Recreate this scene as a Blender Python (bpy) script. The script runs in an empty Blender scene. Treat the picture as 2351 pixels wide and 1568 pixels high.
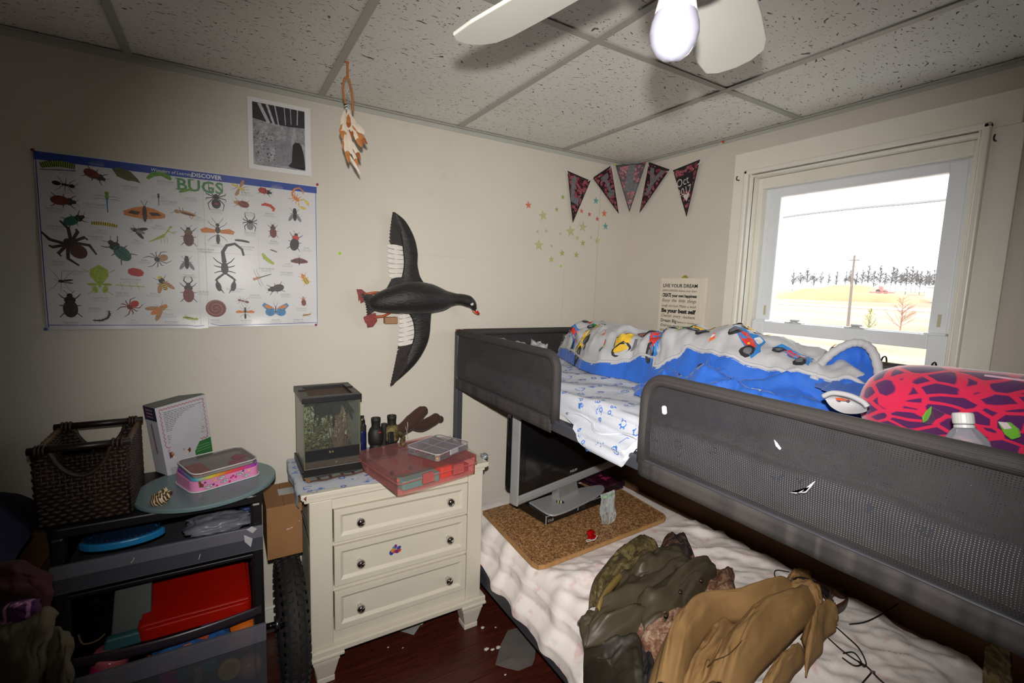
import bpy, bmesh, math, random
from mathutils import Vector as V, Matrix, noise as NZ
sc = bpy.context.scene
COL = sc.collection
rnd = random.Random(11)
PI = math.pi

# ---------------------------------------------------------------- camera, sky, flash, exposure
CAM = V((0.245, -2.152, 1.518)); YAW, PITCH, ROLL, FOC = 0.5476, -0.1151, 0.0340, 0.9312
_f = V((math.sin(YAW)*math.cos(PITCH), math.cos(YAW)*math.cos(PITCH), math.sin(PITCH)))
_r = V((math.cos(YAW), -math.sin(YAW), 0)); _u = _r.cross(_f)
RGT = _r*math.cos(ROLL) + _u*math.sin(ROLL); UPV = -_r*math.sin(ROLL) + _u*math.cos(ROLL); FWD = _f
cd = bpy.data.cameras.new('camera'); cd.sensor_width = 36.0; cd.lens = FOC*18.0; cd.clip_start = 0.02; cd.clip_end = 2000
cam = bpy.data.objects.new('camera', cd); COL.objects.link(cam)
cam.matrix_world = Matrix(((RGT.x, UPV.x, -FWD.x, CAM.x), (RGT.y, UPV.y, -FWD.y, CAM.y), (RGT.z, UPV.z, -FWD.z, CAM.z), (0, 0, 0, 1)))
sc.camera = cam
SKY = 7.5
w = bpy.data.worlds.new('overcast_sky'); sc.world = w; w.use_nodes = True
bg = w.node_tree.nodes['Background']; bg.inputs[0].default_value = (0.95, 0.975, 1.0, 1); bg.inputs[1].default_value = SKY
def lamp(name, kind, loc, aim, energy, color=(1, 1, 1), **kw):
    ld = bpy.data.lights.new(name, kind); ld.energy = energy; ld.color = color
    for k, v in kw.items(): setattr(ld, k, v)
    o = bpy.data.objects.new(name, ld); COL.objects.link(o); o.location = loc
    o.rotation_euler = (V(aim) - V(loc)).to_track_quat('-Z', 'Y').to_euler(); return o
# the camera's own flash, a hand above the lens
lamp('camera_flash', 'SPOT', CAM + V((0.0, 0, 0.10)), CAM + V((0, 0, 0.10)) + FWD + RGT*0.065 - UPV*0.14, 176, (1.0, 0.955, 0.90), spot_size=math.radians(104), spot_blend=1.0, shadow_soft_size=0.016)
sc.view_settings.view_transform = 'Standard'; sc.view_settings.look = 'None'
sc.view_settings.exposure = 0.0; sc.view_settings.gamma = 1.0; sc.view_settings.use_curve_mapping = False
sc.cycles.use_denoising = True
sc.cycles.transparent_max_bounces = 24
sc.cycles.max_bounces = 10
sc.cycles.sample_clamp_indirect = 6.0

def P(px, py, ax, v):
    """point seen at photo pixel px,py on the plane coordinate[ax] = v"""
    d = RGT*((px-1175.5)/1175.5/FOC) + UPV*(-(py-784)/1175.5/FOC) + FWD
    t = (v-CAM[ax])/d[ax]
    return CAM + d*t

# ---------------------------------------------------------------- helpers
def lin(c):
    return tuple(((x/255)/12.92 if x/255 <= 0.04045 else ((x/255+0.055)/1.055)**2.4) for x in c[:3]) + (1,)
class NT:
    def __init__(s, name):
        s.m = bpy.data.materials.new(name); s.m.use_nodes = True; s.t = s.m.node_tree
        s.b = s.t.nodes['Principled BSDF']; s.out = s.t.nodes['Material Output']
    def n(s, typ, **kw):
        x = s.t.nodes.new(typ)
        for k, v in kw.items(): setattr(x, k, v)
        return x
    def l(s, a, b): s.t.links.new(a, b)
    def setb(s, **kw):
        for k, v in kw.items(): s.b.inputs[k.replace('_', ' ')].default_value = v
    def coord(s, scale=(1, 1, 1), kind='Object', rot=(0, 0, 0)):
        c = s.n('ShaderNodeTexCoord'); m = s.n('ShaderNodeMapping'); m.inputs['Scale'].default_value = scale; m.inputs['Rotation'].default_value = rot
        s.l(c.outputs[kind], m.inputs['Vector']); return m.outputs[0]
    def noise(s, vec, scale=5, detail=3, rough=0.5, dist=0):
        x = s.n('ShaderNodeTexNoise'); x.inputs['Scale'].default_value = scale; x.inputs['Detail'].default_value = detail
        x.inputs['Roughness'].default_value = rough; x.inputs['Distortion'].default_value = dist; s.l(vec, x.inputs['Vector']); return x.outputs['Fac']
    def ramp(s, fac, stops, interp='LINEAR'):
        x = s.n('ShaderNodeValToRGB'); x.color_ramp.interpolation = interp; e = x.color_ramp.elements
        while len(e) < len(stops): e.new(0.5)
        for el, (p, c) in zip(e, stops): el.position = p; el.color = c if len(c) == 4 else lin(c)
        s.l(fac, x.inputs[0]); return x.outputs[0]
    def mix(s, fac, a, b, typ='MIX'):
        x = s.n('ShaderNodeMix', data_type='RGBA', blend_type=typ)
        for sock, v in ((x.inputs[0], fac), (x.inputs[6], a), (x.inputs[7], b)):
            if hasattr(v, 'is_linked') or hasattr(v, 'links'): s.l(v, sock)
            else: sock.default_value = v
        return x.outputs[2]
    def math(s, op, a, b=0.0, c=None):
        x = s.n('ShaderNodeMath', operation=op)
        for i, v in enumerate((a, b, c)):
            if v is None: continue
            if hasattr(v, 'links'): s.l(v, x.inputs[i])
            else: x.inputs[i].default_value = v
        return x.outputs[0]
    def bump(s, h, strength=0.3, dist=0.002):
        x = s.n('ShaderNodeBump'); x.inputs['Strength'].default_value = strength; x.inputs['Distance'].default_value = dist
        s.l(h, x.inputs['Height']); s.l(x.outputs[0], s.b.inputs['Normal'])
MATS = {}
def M(name, rgb, rough=0.6, metal=0.0, var=0.08, scale=14, bump=0.15, bdist=0.001, bscale=None, coat=0.0, spec=0.5, trans=0.0, sheen=0.0, stretch=(1, 1, 1)):
    if name in MATS: return MATS[name]
    t = NT(name); c = lin(rgb); vec = t.coord(stretch)
    n = t.noise(vec, scale, 4, 0.6)
    lo = tuple(x*(1-var) for x in c[:3])+(1,); hi = tuple(min(1, x*(1+var)) for x in c[:3])+(1,)
    t.l(t.ramp(n, [(0.3, lo), (0.7, hi)]), t.b.inputs['Base Color'])
    t.setb(Roughness=rough, Metallic=metal, Coat_Weight=coat, Specular_IOR_Level=spec, Transmission_Weight=trans, Sheen_Weight=sheen)
    if bump: t.bump(t.noise(vec, bscale or scale*8, 3, 0.6), bump, bdist)
    MATS[name] = t.m; return t.m
def GLASSY(name, rgb=(235, 240, 240), alpha=0.2, rough=0.12, refl=0.5):
    """clear plastic or glass sheet: mostly lets light through, a gloss and a little body colour"""
    if name in MATS: return MATS[name]
    t = NT(name); tr = t.n('ShaderNodeBsdfTransparent'); tr.inputs[0].default_value = lin([min(255, 0.35*x+165) for x in rgb])
    c = t.noise(t.coord(), 12, 3); col = lin(rgb)
    t.l(t.ramp(c, [(0.3, tuple(x*0.9 for x in col[:3])+(1,)), (0.7, col)]), t.b.inputs['Base Color'])
    t.setb(Roughness=rough, Specular_IOR_Level=refl)
    mx = t.n('ShaderNodeMixShader'); fr = t.n('ShaderNodeFresnel'); fr.inputs[0].default_value = 1.4
    t.l(t.math('MINIMUM', t.math('ADD', t.math('MULTIPLY', fr.outputs[0], 0.8), alpha), 1.0), mx.inputs[0])
    t.l(tr.outputs[0], mx.inputs[1]); t.l(t.b.outputs[0], mx.inputs[2]); t.l(mx.outputs[0], t.out.inputs[0])
    MATS[name] = t.m; return t.m

class MB:
    """collects faces, builds one mesh object"""
    def __init__(s): s.v = []; s.f = []; s.m = []; s.cur = 0
    def mat(s, i): s.cur = i; return s
    def add(s, vs, fs):
        o = len(s.v); s.v += [V(x) for x in vs]
        for f in fs: s.f.append(tuple(i+o for i in f)); s.m.append(s.cur)
        return s
    def box(s, a, b, mtx=None):
        x0, y0, z0 = a; x1, y1, z1 = b
        vs = [V(p) for p in ((x0,y0,z0),(x1,y0,z0),(x1,y1,z0),(x0,y1,z0),(x0,y0,z1),(x1,y0,z1),(x1,y1,z1),(x0,y1,z1))]
        if mtx is not None: vs = [mtx @ p for p in vs]
        return s.add(vs, [(3,2,1,0),(4,5,6,7),(0,1,5,4),(1,2,6,5),(2,3,7,6),(3,0,4,7)])
    def hexa(s, bot, top):
        return s.add(list(bot)+list(top), [(3,2,1,0),(4,5,6,7),(0,1,5,4),(1,2,6,5),(2,3,7,6),(3,0,4,7)])
    def tube(s, pts, r, n=8, closed=False, cap=True):
        pts = [V(p) for p in pts]; N = len(pts); rr = r if hasattr(r, '__len__') else [r]*N
        up = None; rings = []
        for i, p in enumerate(pts):
            a = pts[(i-1) % N] if (closed or i > 0) else p; b = pts[(i+1) % N] if (closed or i < N-1) else p
            t = (b-a); t = t.normalized() if t.length > 1e-9 else V((0, 0, 1))
            if up is None: up = t.orthogonal().normalized()
            up = (up - t*up.dot(t)); up = up.normalized() if up.length > 1e-6 else t.orthogonal().normalized()
            bi = t.cross(up); rings.append([p + (up*math.cos(2*PI*k/n)+bi*math.sin(2*PI*k/n))*rr[i] for k in range(n)])
        vs = [q for ring in rings for q in ring]; fs = []
        for i in range(N if closed else N-1):
            j = (i+1) % N
            for k in range(n): fs.append((i*n+k, i*n+(k+1) % n, j*n+(k+1) % n, j*n+k))
        if cap and not closed: fs += [tuple(range(n-1, -1, -1)), tuple((N-1)*n+k for k in range(n))]
        return s.add(vs, fs)
    def lathe(s, prof, c, ax=(0, 0, 1), n=20, cap=True):
        """prof: list of (radius, height along ax)"""
        ax = V(ax).normalized(); a = ax.orthogonal().normalized(); b = ax.cross(a); c = V(c); vs = []; fs = []
        for r, h in prof:
            for k in range(n): vs.append(c + ax*h + (a*math.cos(2*PI*k/n)+b*math.sin(2*PI*k/n))*max(r, 1e-5))
        for i in range(len(prof)-1):
            for k in range(n): fs.append((i*n+k, i*n+(k+1) % n, (i+1)*n+(k+1) % n, (i+1)*n+k))
        if cap: fs += [tuple(range(n-1, -1, -1)), tuple((len(prof)-1)*n+k for k in range(n))]
        return s.add(vs, fs)
    def ball(s, c, r, n=14, m=9, mtx=None):
        rx, ry, rz = r if hasattr(r, '__len__') else (r, r, r); vs = []; fs = []
        for i in range(m+1):
            th = PI*i/m
            for k in range(n):
                p = V((rx*math.sin(th)*math.cos(2*PI*k/n), ry*math.sin(th)*math.sin(2*PI*k/n), rz*math.cos(th)))
                vs.append(V(c)+(mtx @ p if mtx is not None else p))
        for i in range(m):
            for k in range(n): fs.append((i*n+k, (i+1)*n+k, (i+1)*n+(k+1) % n, i*n+(k+1) % n))
        return s.add(vs, fs)
    def grid(s, fn, nu, nv, matfn=None):
        o = len(s.v); s.v += [V(fn(i/nu, j/nv)) for i in range(nu+1) for j in range(nv+1)]
        for i in range(nu):
            for j in range(nv):
                a = o+i*(nv+1)+j; s.f.append((a, a+nv+1, a+nv+2, a+1)); s.m.append(matfn((i+.5)/nu, (j+.5)/nv) if matfn else s.cur)
        return s
    def prism(s, pts, d):
        """flat polygon pts (3D), extruded by the vector d"""
        n = len(pts); pts = [V(p) for p in pts]; d = V(d)
        return s.add(pts+[p+d for p in pts], [tuple(range(n-1, -1, -1)), tuple(range(n, 2*n))]+[(i, (i+1) % n, n+(i+1) % n, n+i) for i in range(n)])
    def poly(s, pts):
        return s.add(pts, [tuple(range(len(pts)))])
    def build(s, name, mat, parent=None, smooth=False, label=None, cat=None, group=None, kind=None, bevel=0, sub=0, solid=0, offset=-1, loc=None, bseg=2, merge=False, angle=None):
        me = bpy.data.meshes.new(name); inv = None
        if parent is not None: org = parent['_o']; org = V(org)
        elif loc is not None: org = V(loc)
        else:
            xs = [p.x for p in s.v]; ys = [p.y for p in s.v]; zs = [p.z for p in s.v]
            org = V(((min(xs)+max(xs))/2, (min(ys)+max(ys))/2, min(zs)))
        me.from_pydata([tuple(p-org) for p in s.v], [], s.f)
        for m in (mat if isinstance(mat, (list, tuple)) else [mat]): me.materials.append(m)
        if any(s.m): me.polygons.foreach_set('material_index', s.m)
        bm = bmesh.new(); bm.from_mesh(me)
        if merge: bmesh.ops.remove_doubles(bm, verts=bm.verts, dist=1e-5)
        bmesh.ops.recalc_face_normals(bm, faces=bm.faces)
        bm.to_mesh(me); bm.free()
        if smooth: me.polygons.foreach_set('use_smooth', [True]*len(me.polygons))
        o = bpy.data.objects.new(name, me); COL.objects.link(o); o['_o'] = tuple(org)
        if parent is not None: o.parent = parent
        else: o.location = org
        if solid: md = o.modifiers.new('solid', 'SOLIDIFY'); md.thickness = solid; md.offset = offset
        if bevel:
            md = o.modifiers.new('bevel', 'BEVEL'); md.width = bevel; md.segments = bseg; md.limit_method = 'ANGLE'; md.angle_limit = math.radians(40)
        if sub: md = o.modifiers.new('sub', 'SUBSURF'); md.levels = sub; md.render_levels = sub
        if label: o['label'] = label
        if cat: o['category'] = cat
        if group: o['group'] = group
        if kind: o['kind'] = kind
        return o
def thing(name, label, cat, loc, group=None, kind=None):
    o = bpy.data.objects.new(name, None); COL.objects.link(o); o.location = loc; o['_o'] = tuple(loc); o.empty_display_size = 0.05
    if label: o['label'] = label
    if cat: o['category'] = cat
    if group: o['group'] = group
    if kind: o['kind'] = kind
    return o
def lerp(a, b, t): return a+(b-a)*t
def interp(xs, ys, x):
    if x <= xs[0]: return ys[0]
    for i in range(1, len(xs)):
        if x <= xs[i]: return lerp(ys[i-1], ys[i], (x-xs[i-1])/(xs[i]-xs[i-1]))
    return ys[-1]
def smooth_path(pts, k=8):
    """Catmull-Rom through 3D points"""
    pts = [V(p) for p in pts]; out = []
    for i in range(len(pts)-1):
        p0 = pts[max(i-1, 0)]; p1 = pts[i]; p2 = pts[i+1]; p3 = pts[min(i+2, len(pts)-1)]
        for j in range(k):
            t = j/k; out.append(0.5*((2*p1)+(p2-p0)*t+(2*p0-5*p1+4*p2-p3)*t*t+(3*p1-p0-3*p2+p3)*t**3))
    return out+[pts[-1]]
def along(pts, t):
    """point at fraction t of a polyline"""
    pts = [V(p) for p in pts]; L = [(pts[i+1]-pts[i]).length for i in range(len(pts)-1)]; d = t*sum(L)
    for i, l in enumerate(L):
        if d <= l or i == len(L)-1: return pts[i].lerp(pts[i+1], min(1, d/max(l, 1e-9)))
        d -= l
def fbm(x, y, z=0, o=4):
    return NZ.fractal(V((x, y, z)), 1.0, 2.0, o)
class Pl:
    """a flat frame: origin, right, up; maps 2D to 3D with a lift along the normal"""
    def __init__(s, o, r, u): s.o = V(o); s.r = V(r); s.u = V(u); s.n = s.r.cross(s.u).normalized()
    def __call__(s, x, y, h=0.0): return s.o + s.r*x + s.u*y + s.n*h
def text(S, string, x, y, size, mat, parent, h=0.0006, name='lettering', align='LEFT', squeeze=1.0, shear=0.0, bold=0.0, spacing=1.0, rot=0.0, label=None):
    """flat print of a string on the surface map S at 2D x,y"""
    cu = bpy.data.curves.new('text', 'FONT'); cu.body = string; cu.size = size; cu.align_x = align; cu.shear = shear; cu.offset = bold; cu.space_character = spacing
    cu.resolution_u = 2
    t = bpy.data.objects.new('text', cu); COL.objects.link(t)
    me = t.evaluated_get(bpy.context.evaluated_depsgraph_get()).to_mesh()
    mb = MB(); c, sn = math.cos(rot), math.sin(rot)
    vs = [S(x+(p.co.x*c*squeeze-p.co.y*sn), y+(p.co.x*sn*squeeze+p.co.y*c), h) for p in me.vertices]
    mb.add(vs, [tuple(f.vertices) for f in me.polygons])
    COL.objects.unlink(t); bpy.data.objects.remove(t); bpy.data.curves.remove(cu)
    return mb.build(name, mat, parent, label=label) if mb.f else None
# 2D print shapes on a surface map S (x, y, lift)
def ell(mb, S, cx, cy, rx, ry, rot=0, h=0.0006, n=14, a0=0, a1=2*PI):
    c, s = math.cos(rot), math.sin(rot); pts = []
    full = abs(a1-a0-2*PI) < 1e-6
    for k in range(n if full else n+1):
        a = a0+(a1-a0)*k/n; x, y = rx*math.cos(a), ry*math.sin(a); pts.append(S(cx+x*c-y*s, cy+x*s+y*c, h))
    return mb.poly(pts)
def pline(mb, S, pts, wd, h=0.0006, closed=False):
    """ribbon of width wd through 2D pts"""
    n = len(pts); L = []; R = []
    for i, p in enumerate(pts):
        a = pts[i-1] if (i > 0 or closed) else p; b = pts[(i+1) % n] if (i < n-1 or closed) else p
        dx, dy = b[0]-a[0], b[1]-a[1]; d = math.hypot(dx, dy) or 1; ww = (wd[i] if hasattr(wd, '__len__') else wd)/2
        L.append((p[0]-dy/d*ww, p[1]+dx/d*ww)); R.append((p[0]+dy/d*ww, p[1]-dx/d*ww))
    vs = [S(q[0], q[1], h) for q in L]+[S(q[0], q[1], h) for q in R]; fs = []
    for i in range(n if closed else n-1):
        j = (i+1) % n; fs.append((n+i, n+j, j, i))
    return mb.add(vs, fs)
def ring(mb, S, cx, cy, r, wd, h=0.0006, n=14):
    return pline(mb, S, [(cx+r*math.cos(2*PI*k/n), cy+r*math.sin(2*PI*k/n)) for k in range(n)], wd, h, True)
def polyfan(mb, S, pts, h=0.0006, rings=4, sub=4):
    """fills a star-shaped outline with small faces, so that it follows a curved surface"""
    q = []
    for i in range(len(pts)):
        (x0, y0), (x1, y1) = pts[i], pts[(i+1) % len(pts)]; q += [(lerp(x0, x1, k/sub), lerp(y0, y1, k/sub)) for k in range(sub)]
    cx = sum(p[0] for p in q)/len(q); cy = sum(p[1] for p in q)/len(q); n = len(q); vs = [S(cx, cy, h)]
    for r in range(1, rings+1): vs += [S(lerp(cx, x, r/rings), lerp(cy, y, r/rings), h) for x, y in q]
    fs = [(0, 1+k, 1+(k+1) % n) for k in range(n)]
    for r in range(rings-1): fs += [(1+r*n+k, 1+(r+1)*n+k, 1+(r+1)*n+(k+1) % n, 1+r*n+(k+1) % n) for k in range(n)]
    return mb.add(vs, fs)
def shape(mb, S, pts, cx, cy, sc_=1.0, rot=0, h=0.0006):
    c, s = math.cos(rot)*sc_, math.sin(rot)*sc_
    return mb.poly([S(cx+x*c-y*s, cy+x*s+y*c, h) for x, y in pts])
def pin(loc, d, rgb, label, name='push_pin'):
    d = V(d).normalized(); mb = MB()
    mb.lathe([(0.0022, 0), (0.0022, 0.003), (0.0045, 0.004), (0.0035, 0.009), (0.005, 0.0105), (0.005, 0.012)], loc, d, 10)
    return mb.build(name, M('pin_%d_%d_%d' % rgb, rgb, 0.3), label=label, cat='push pin', smooth=False, loc=loc)
# ---------------------------------------------------------------- room shell
H = 2.25; XR = 2.34; XL = -1.35; YF = -3.5
def wall_mat(name, rgb):
    t = NT(name); vec = t.coord(); n1 = t.noise(vec, 1.3, 4, 0.6); n2 = t.noise(vec, 9, 4, 0.6)
    c = lin(rgb); c2 = tuple(x*0.93 for x in c[:3])+(1,)
    base = t.ramp(n1, [(0.3, c2), (0.65, c)])
    dirt = t.ramp(n2, [(0.66, (0, 0, 0, 1)), (0.8, (1, 1, 1, 1))])
    t.l(t.mix(t.math('MULTIPLY', dirt, 0.16), base, lin((150, 132, 110))), t.b.inputs['Base Color'])
    t.setb(Roughness=0.55, Specular_IOR_Level=0.3); t.bump(t.noise(vec, 220, 3), 0.12, 0.0006); return t.m
WALL = wall_mat('cream_painted_wall', (206, 200, 188)); WALLR = wall_mat('cream_painted_panel', (206, 199, 188))
TRIM = M('white_gloss_paint', (226, 222, 210), 0.35, var=0.03, scale=6, bump=0.05)
# floor of dark red-brown boards
t = NT('dark_stained_boards'); vec = t.coord((1.2, 14, 14)); n = t.noise(vec, 4, 5, 0.6, 1.5)
t.l(t.ramp(n, [(0.25, (42, 14, 9)), (0.55, (72, 27, 17)), (0.8, (92, 38, 24))]), t.b.inputs['Base Color']); t.setb(Roughness=0.42); t.bump(n, 0.15, 0.001)
BOARD = t.m
fl = MB().box((XL, YF, -0.06), (XR, 0, -0.016)).build('floor', M('subfloor', (30, 16, 12)), kind='structure')
wd = 0.083; k = 0; y = 0.0
while y > YF:
    x = XL; off = rnd.uniform(0.4, 1.4)
    first = True
    while x < XR-0.01:
        x1 = min(XR, x+(off if first else rnd.uniform(1.1, 1.9))); first = False
        if XR-x1 < 0.25: x1 = XR
        zt = rnd.uniform(-0.0012, 0.0)
        MB().box((x+0.0008, max(YF, y-wd+0.0012), -0.016), (x1-0.0008, y-0.0012, zt)).build('floor_board', BOARD, fl)
        x = x1
    y -= wd
MB().box((XL-0.1, 0, 0), (XR+0.12, 0.1, H+0.05)).build('wall_back', WALL, kind='structure')
MB().box((XL-0.1, YF, 0), (XL, 0, H+0.05)).build('wall_left', M('wall_out_of_view', (200, 194, 184)), kind='structure')
MB().box((XL-0.1, YF-0.1, 0), (XR+0.12, YF, H+0.05)).build('wall_front', M('wall_out_of_view', (200, 194, 184)), kind='structure')
# right wall with the window opening
Y0, Y1, Z0, Z1 = -0.775, -1.566, 0.62, 2.062     # opening
wr = MB()
wr.box((XR, Y0, 0), (XR+0.12, 0, H+0.05)).box((XR, YF, 0), (XR+0.12, Y1, H+0.05)).box((XR, Y1, Z1), (XR+0.12, Y0, H+0.05)).box((XR, Y1, 0), (XR+0.12, Y0, Z0))
wr.build('wall_right', WALLR, kind='structure')
bb = MB().box((XL, -0.016, 0), (XR, 0, 0.105)).box((XL, -0.02, 0.105), (XR, 0, 0.122)).build('baseboard_back', TRIM, kind='structure', bevel=0.004)
MB().box((XR-0.016, YF, 0), (XR, -0.02, 0.12)).build('baseboard_right', TRIM, kind='structure', bevel=0.004)
# wall angle under the ceiling
ANG = M('grey_ceiling_grid', (176, 176, 168), 0.5, var=0.03)
MB().box((XL, -0.022, H-0.003), (XR, -0.0005, H)).box((XL, -0.003, H-0.021), (XR, 0, H)).build('trim_1', ANG, kind='structure')
MB().box((XR-0.022, YF, H-0.003), (XR-0.0005, -0.003, H)).box((XR-0.003, YF, H-0.016), (XR, -0.003, H)).build('trim_2', ANG, kind='structure')
# thin seams and battens of the wall panelling
SEAM = M('panel_seam', (196, 189, 177), 0.6)
p0 = P(1372, 560, 1, 0); MB().box((p0.x-0.004, -0.002, 0.3), (p0.x+0.004, 0, 2.1)).build('trim_3', SEAM, kind='structure')
p0 = P(1291, 700, 1, 0); MB().box((p0.x-0.0015, -0.0012, 0.9), (p0.x+0.0015, 0, 1.62)).build('trim_4', SEAM, kind='structure')
MB().box((1.02, -0.0012, 1.648), (1.45, 0, 1.6505)).build('trim_5', SEAM, kind='structure')

# ---------------------------------------------------------------- ceiling of lay-in tiles
t = NT('fissured_ceiling_tile'); vec = t.coord()
wn = t.n('ShaderNodeTexNoise'); wn.inputs['Scale'].default_value = 9; t.l(vec, wn.inputs['Vector'])
vr = t.n('ShaderNodeVectorMath', operation='MULTIPLY_ADD'); t.l(wn.outputs['Color'], vr.inputs[0]); vr.inputs[1].default_value = (0.10, 0.10, 0); t.l(vec, vr.inputs[2])
mp = t.n('ShaderNodeMapping'); mp.inputs['Scale'].default_value = (1, 3.2, 1); mp.inputs['Rotation'].default_value = (0, 0, 0.35); t.l(vr.outputs[0], mp.inputs['Vector'])
worm = t.ramp(t.noise(mp.outputs[0], 46, 1.5, 0.5), [(0.665, (0, 0, 0, 1)), (0.70, (1, 1, 1, 1))])
pit = t.ramp(t.noise(vec, 130, 1, 0.5), [(0.70, (0, 0, 0, 1)), (0.75, (1, 1, 1, 1))])
msk = t.math('MAXIMUM', worm, pit)
cl = t.ramp(t.noise(vec, 2.0, 3), [(0.3, (222, 220, 213)), (0.7, (232, 230, 223))])
t.l(t.mix(msk, cl, lin((104, 98, 92))), t.b.inputs['Base Color']); t.setb(Roughness=0.85, Specular_IOR_Level=0.15)
inv = t.math('SUBTRACT', 1.0, msk); t.bump(t.math('ADD', inv, t.math('MULTIPLY', t.noise(vec, 320, 2), 0.25)), 0.5, 0.002)
TILE = t.m
ce = MB().box((XL-0.1, YF-0.1, H+0.03), (XR+0.12, 0.1, H+0.05)).build('ceiling', M('ceiling_deck', (120, 118, 112)), kind='structure')
xs = [XL, -1.22, -0.61, 0.0, 0.61, 1.22, 1.83, XR]; ys = [0, -0.98, -2.2, -3.42, YF]
for i in range(len(xs)-1):
    for j in range(len(ys)-1):
        g = 0.0045
        dz = rnd.uniform(0.0005, 0.002)
        MB().box((xs[i]+g, ys[j+1]+g, H+0.003+dz), (xs[i+1]-g, ys[j]-g, H+0.018+dz)).build('ceiling_tile', TILE, ce)
TEE = M('grey_ceiling_tee', (168, 168, 160), 0.45, var=0.03)
for x in xs[1:-1]: MB().box((x-0.012, YF, H-0.0015), (x+0.012, -0.003, H+0.001)).box((x-0.002, YF, H), (x+0.002, -0.003, H+0.03)).build('ceiling_tee', TEE, ce)
for yy in ys[1:-1]:
    for i in range(len(xs)-1):
        MB().box((xs[i]+0.012, yy-0.012, H-0.0008), (xs[i+1]-0.012, yy+0.012, H+0.001)).box((xs[i]+0.012, yy-0.002, H), (xs[i+1]-0.012, yy+0.002, H+0.03)).build('ceiling_tee', TEE, ce)

# ---------------------------------------------------------------- window
WT = M('white_vinyl_window', (226, 230, 234), 0.35, var=0.02, bump=0.03)
wn = thing('window_1', None, None, (XR, (Y0+Y1)/2, Z0), kind='structure')
# flat casing boards on the wall
MB().box((XR-0.012, Y0, 0.5), (XR, -0.695, 2.165)).build('casing', TRIM, wn, bevel=0.002)
MB().box((XR-0.012, -1.66, 0.5), (XR, Y1, 2.062)).build('casing', TRIM, wn, bevel=0.002)
MB().box((XR-0.012, Y1-0.085, 2.0621), (XR, Y0, 2.165)).build('casing', TRIM, wn, bevel=0.002)
# stop mouldings round the opening
for a, b in (((XR-0.030, Y0-0.001, 0.55), (XR+0.01, Y0+0.020, Z1+0.018)), ((XR-0.030, Y1-0.020, 0.55), (XR+0.01, Y1+0.001, Z1+0.018))):
    MB().box(a, b).build('stop_moulding', TRIM, wn, bevel=0.006, bseg=3)
for y in (Y0-0.012, Y1+0.004): MB().box((XR-0.016, y, 0.6), (XR+0.012, y+0.008, Z1)).build('stop_moulding', TRIM, wn, bevel=0.003)
MB().box((XR-0.030, Y1-0.020, Z1-0.002), (XR+0.01, Y0+0.020, Z1+0.018)).build('stop_moulding', TRIM, wn, bevel=0.006, bseg=3)
MB().box((XR-0.016, Y1+0.004, Z1-0.014), (XR+0.012, Y0-0.004, Z1-0.006)).build('stop_moulding', TRIM, wn, bevel=0.003)
# jamb liners
JX = XR+0.12
MB().box((XR+0.004, Y0-0.012, Z0), (JX, Y0, Z1)).build('jamb', TRIM, wn); MB().box((XR+0.004, Y1, Z0), (JX, Y1+0.012, Z1)).build('jamb', TRIM, wn)
MB().box((XR+0.004, Y1+0.012, Z1-0.012), (JX, Y0-0.012, Z1)).build('head_jamb', TRIM, wn)
MB().box((XR-0.05, Y1-0.04, Z0-0.03), (JX, Y0+0.04, Z0)).build('window_sill', TRIM, wn, bevel=0.006)
# vinyl window frame: outer frame and two sashes
def frame_rect(mb, x0, x1, ya, yb, za, zb, wy, wz0, wz1):
    mb.box((x0, yb, za), (x1, yb+wy, zb)); mb.box((x0, ya-wy, za), (x1, ya, zb))
    mb.box((x0, yb+wy, zb-wz1), (x1, ya-wy, zb)); mb.box((x0, yb+wy, za), (x1, ya-wy, za+wz0)); return mb
FY0, FY1 = -0.803, -1.538
frame_rect(MB(), XR+0.084, XR+0.118, FY0+0.016, FY1-0.016, Z0+0.001, 2.049, 0.052, 0.03, 0.07).build('outer_frame', WT, wn, bevel=0.002)
frame_rect(MB(), XR+0.045, XR+0.083, Y0-0.0121, Y1+0.0121, Z0+0.001, 2.049, 0.022, 0.01, 0.048).build('blind_stop', TRIM, wn, bevel=0.002)
GL = GLASSY('window_glass', (240, 245, 246), 0.015, 0.02, 0.5)
us = frame_rect(MB(), XR+0.080, XR+0.112, -0.828, -1.514, 1.36, 1.998, 0.05, 0.04, 0.036).build('upper_sash', WT, wn, bevel=0.003)
MB().box((XR+0.094, -1.468, 1.396), (XR+0.098, -0.874, 1.966)).build('glass_pane', GL, us)
ls = frame_rect(MB(), XR+0.052, XR+0.080, -0.812, -1.530, Z0+0.03, 1.397, 0.055, 0.05, 0.052).build('lower_sash', WT, wn, bevel=0.003)
MB().box((XR+0.064, -1.48, Z0+0.075), (XR+0.068, -0.862, 1.35)).build('glass_pane', GL, ls)
for (a, b) in ((-0.828, -0.872), (-1.52, -1.468)):    # the narrow ledge caps at the ends of the meeting rail
    MB().box((XR+0.046, min(a, b)-0.004, 1.397), (XR+0.09, max(a, b)+0.004, 1.404)).build('rail_cap', WT, ls)
for yy in (-1.0, -1.24):      # cam locks on the meeting rail
    lk = MB().lathe([(0.022, 0), (0.022, 0.006), (0.014, 0.01)], (XR+0.066, yy, 1.397), n=16).box((XR+0.052, yy-0.036, 1.3965), (XR+0.08, yy+0.036, 1.402)).build('sash_lock', M('sash_lock_plastic', (196, 198, 200), 0.4), ls)
    MB().box((XR+0.05, yy-0.028, 1.407), (XR+0.062, yy+0.012, 1.414)).build('lock_lever', M('sash_lock_plastic', (196, 198, 200), 0.4), ls)
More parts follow.
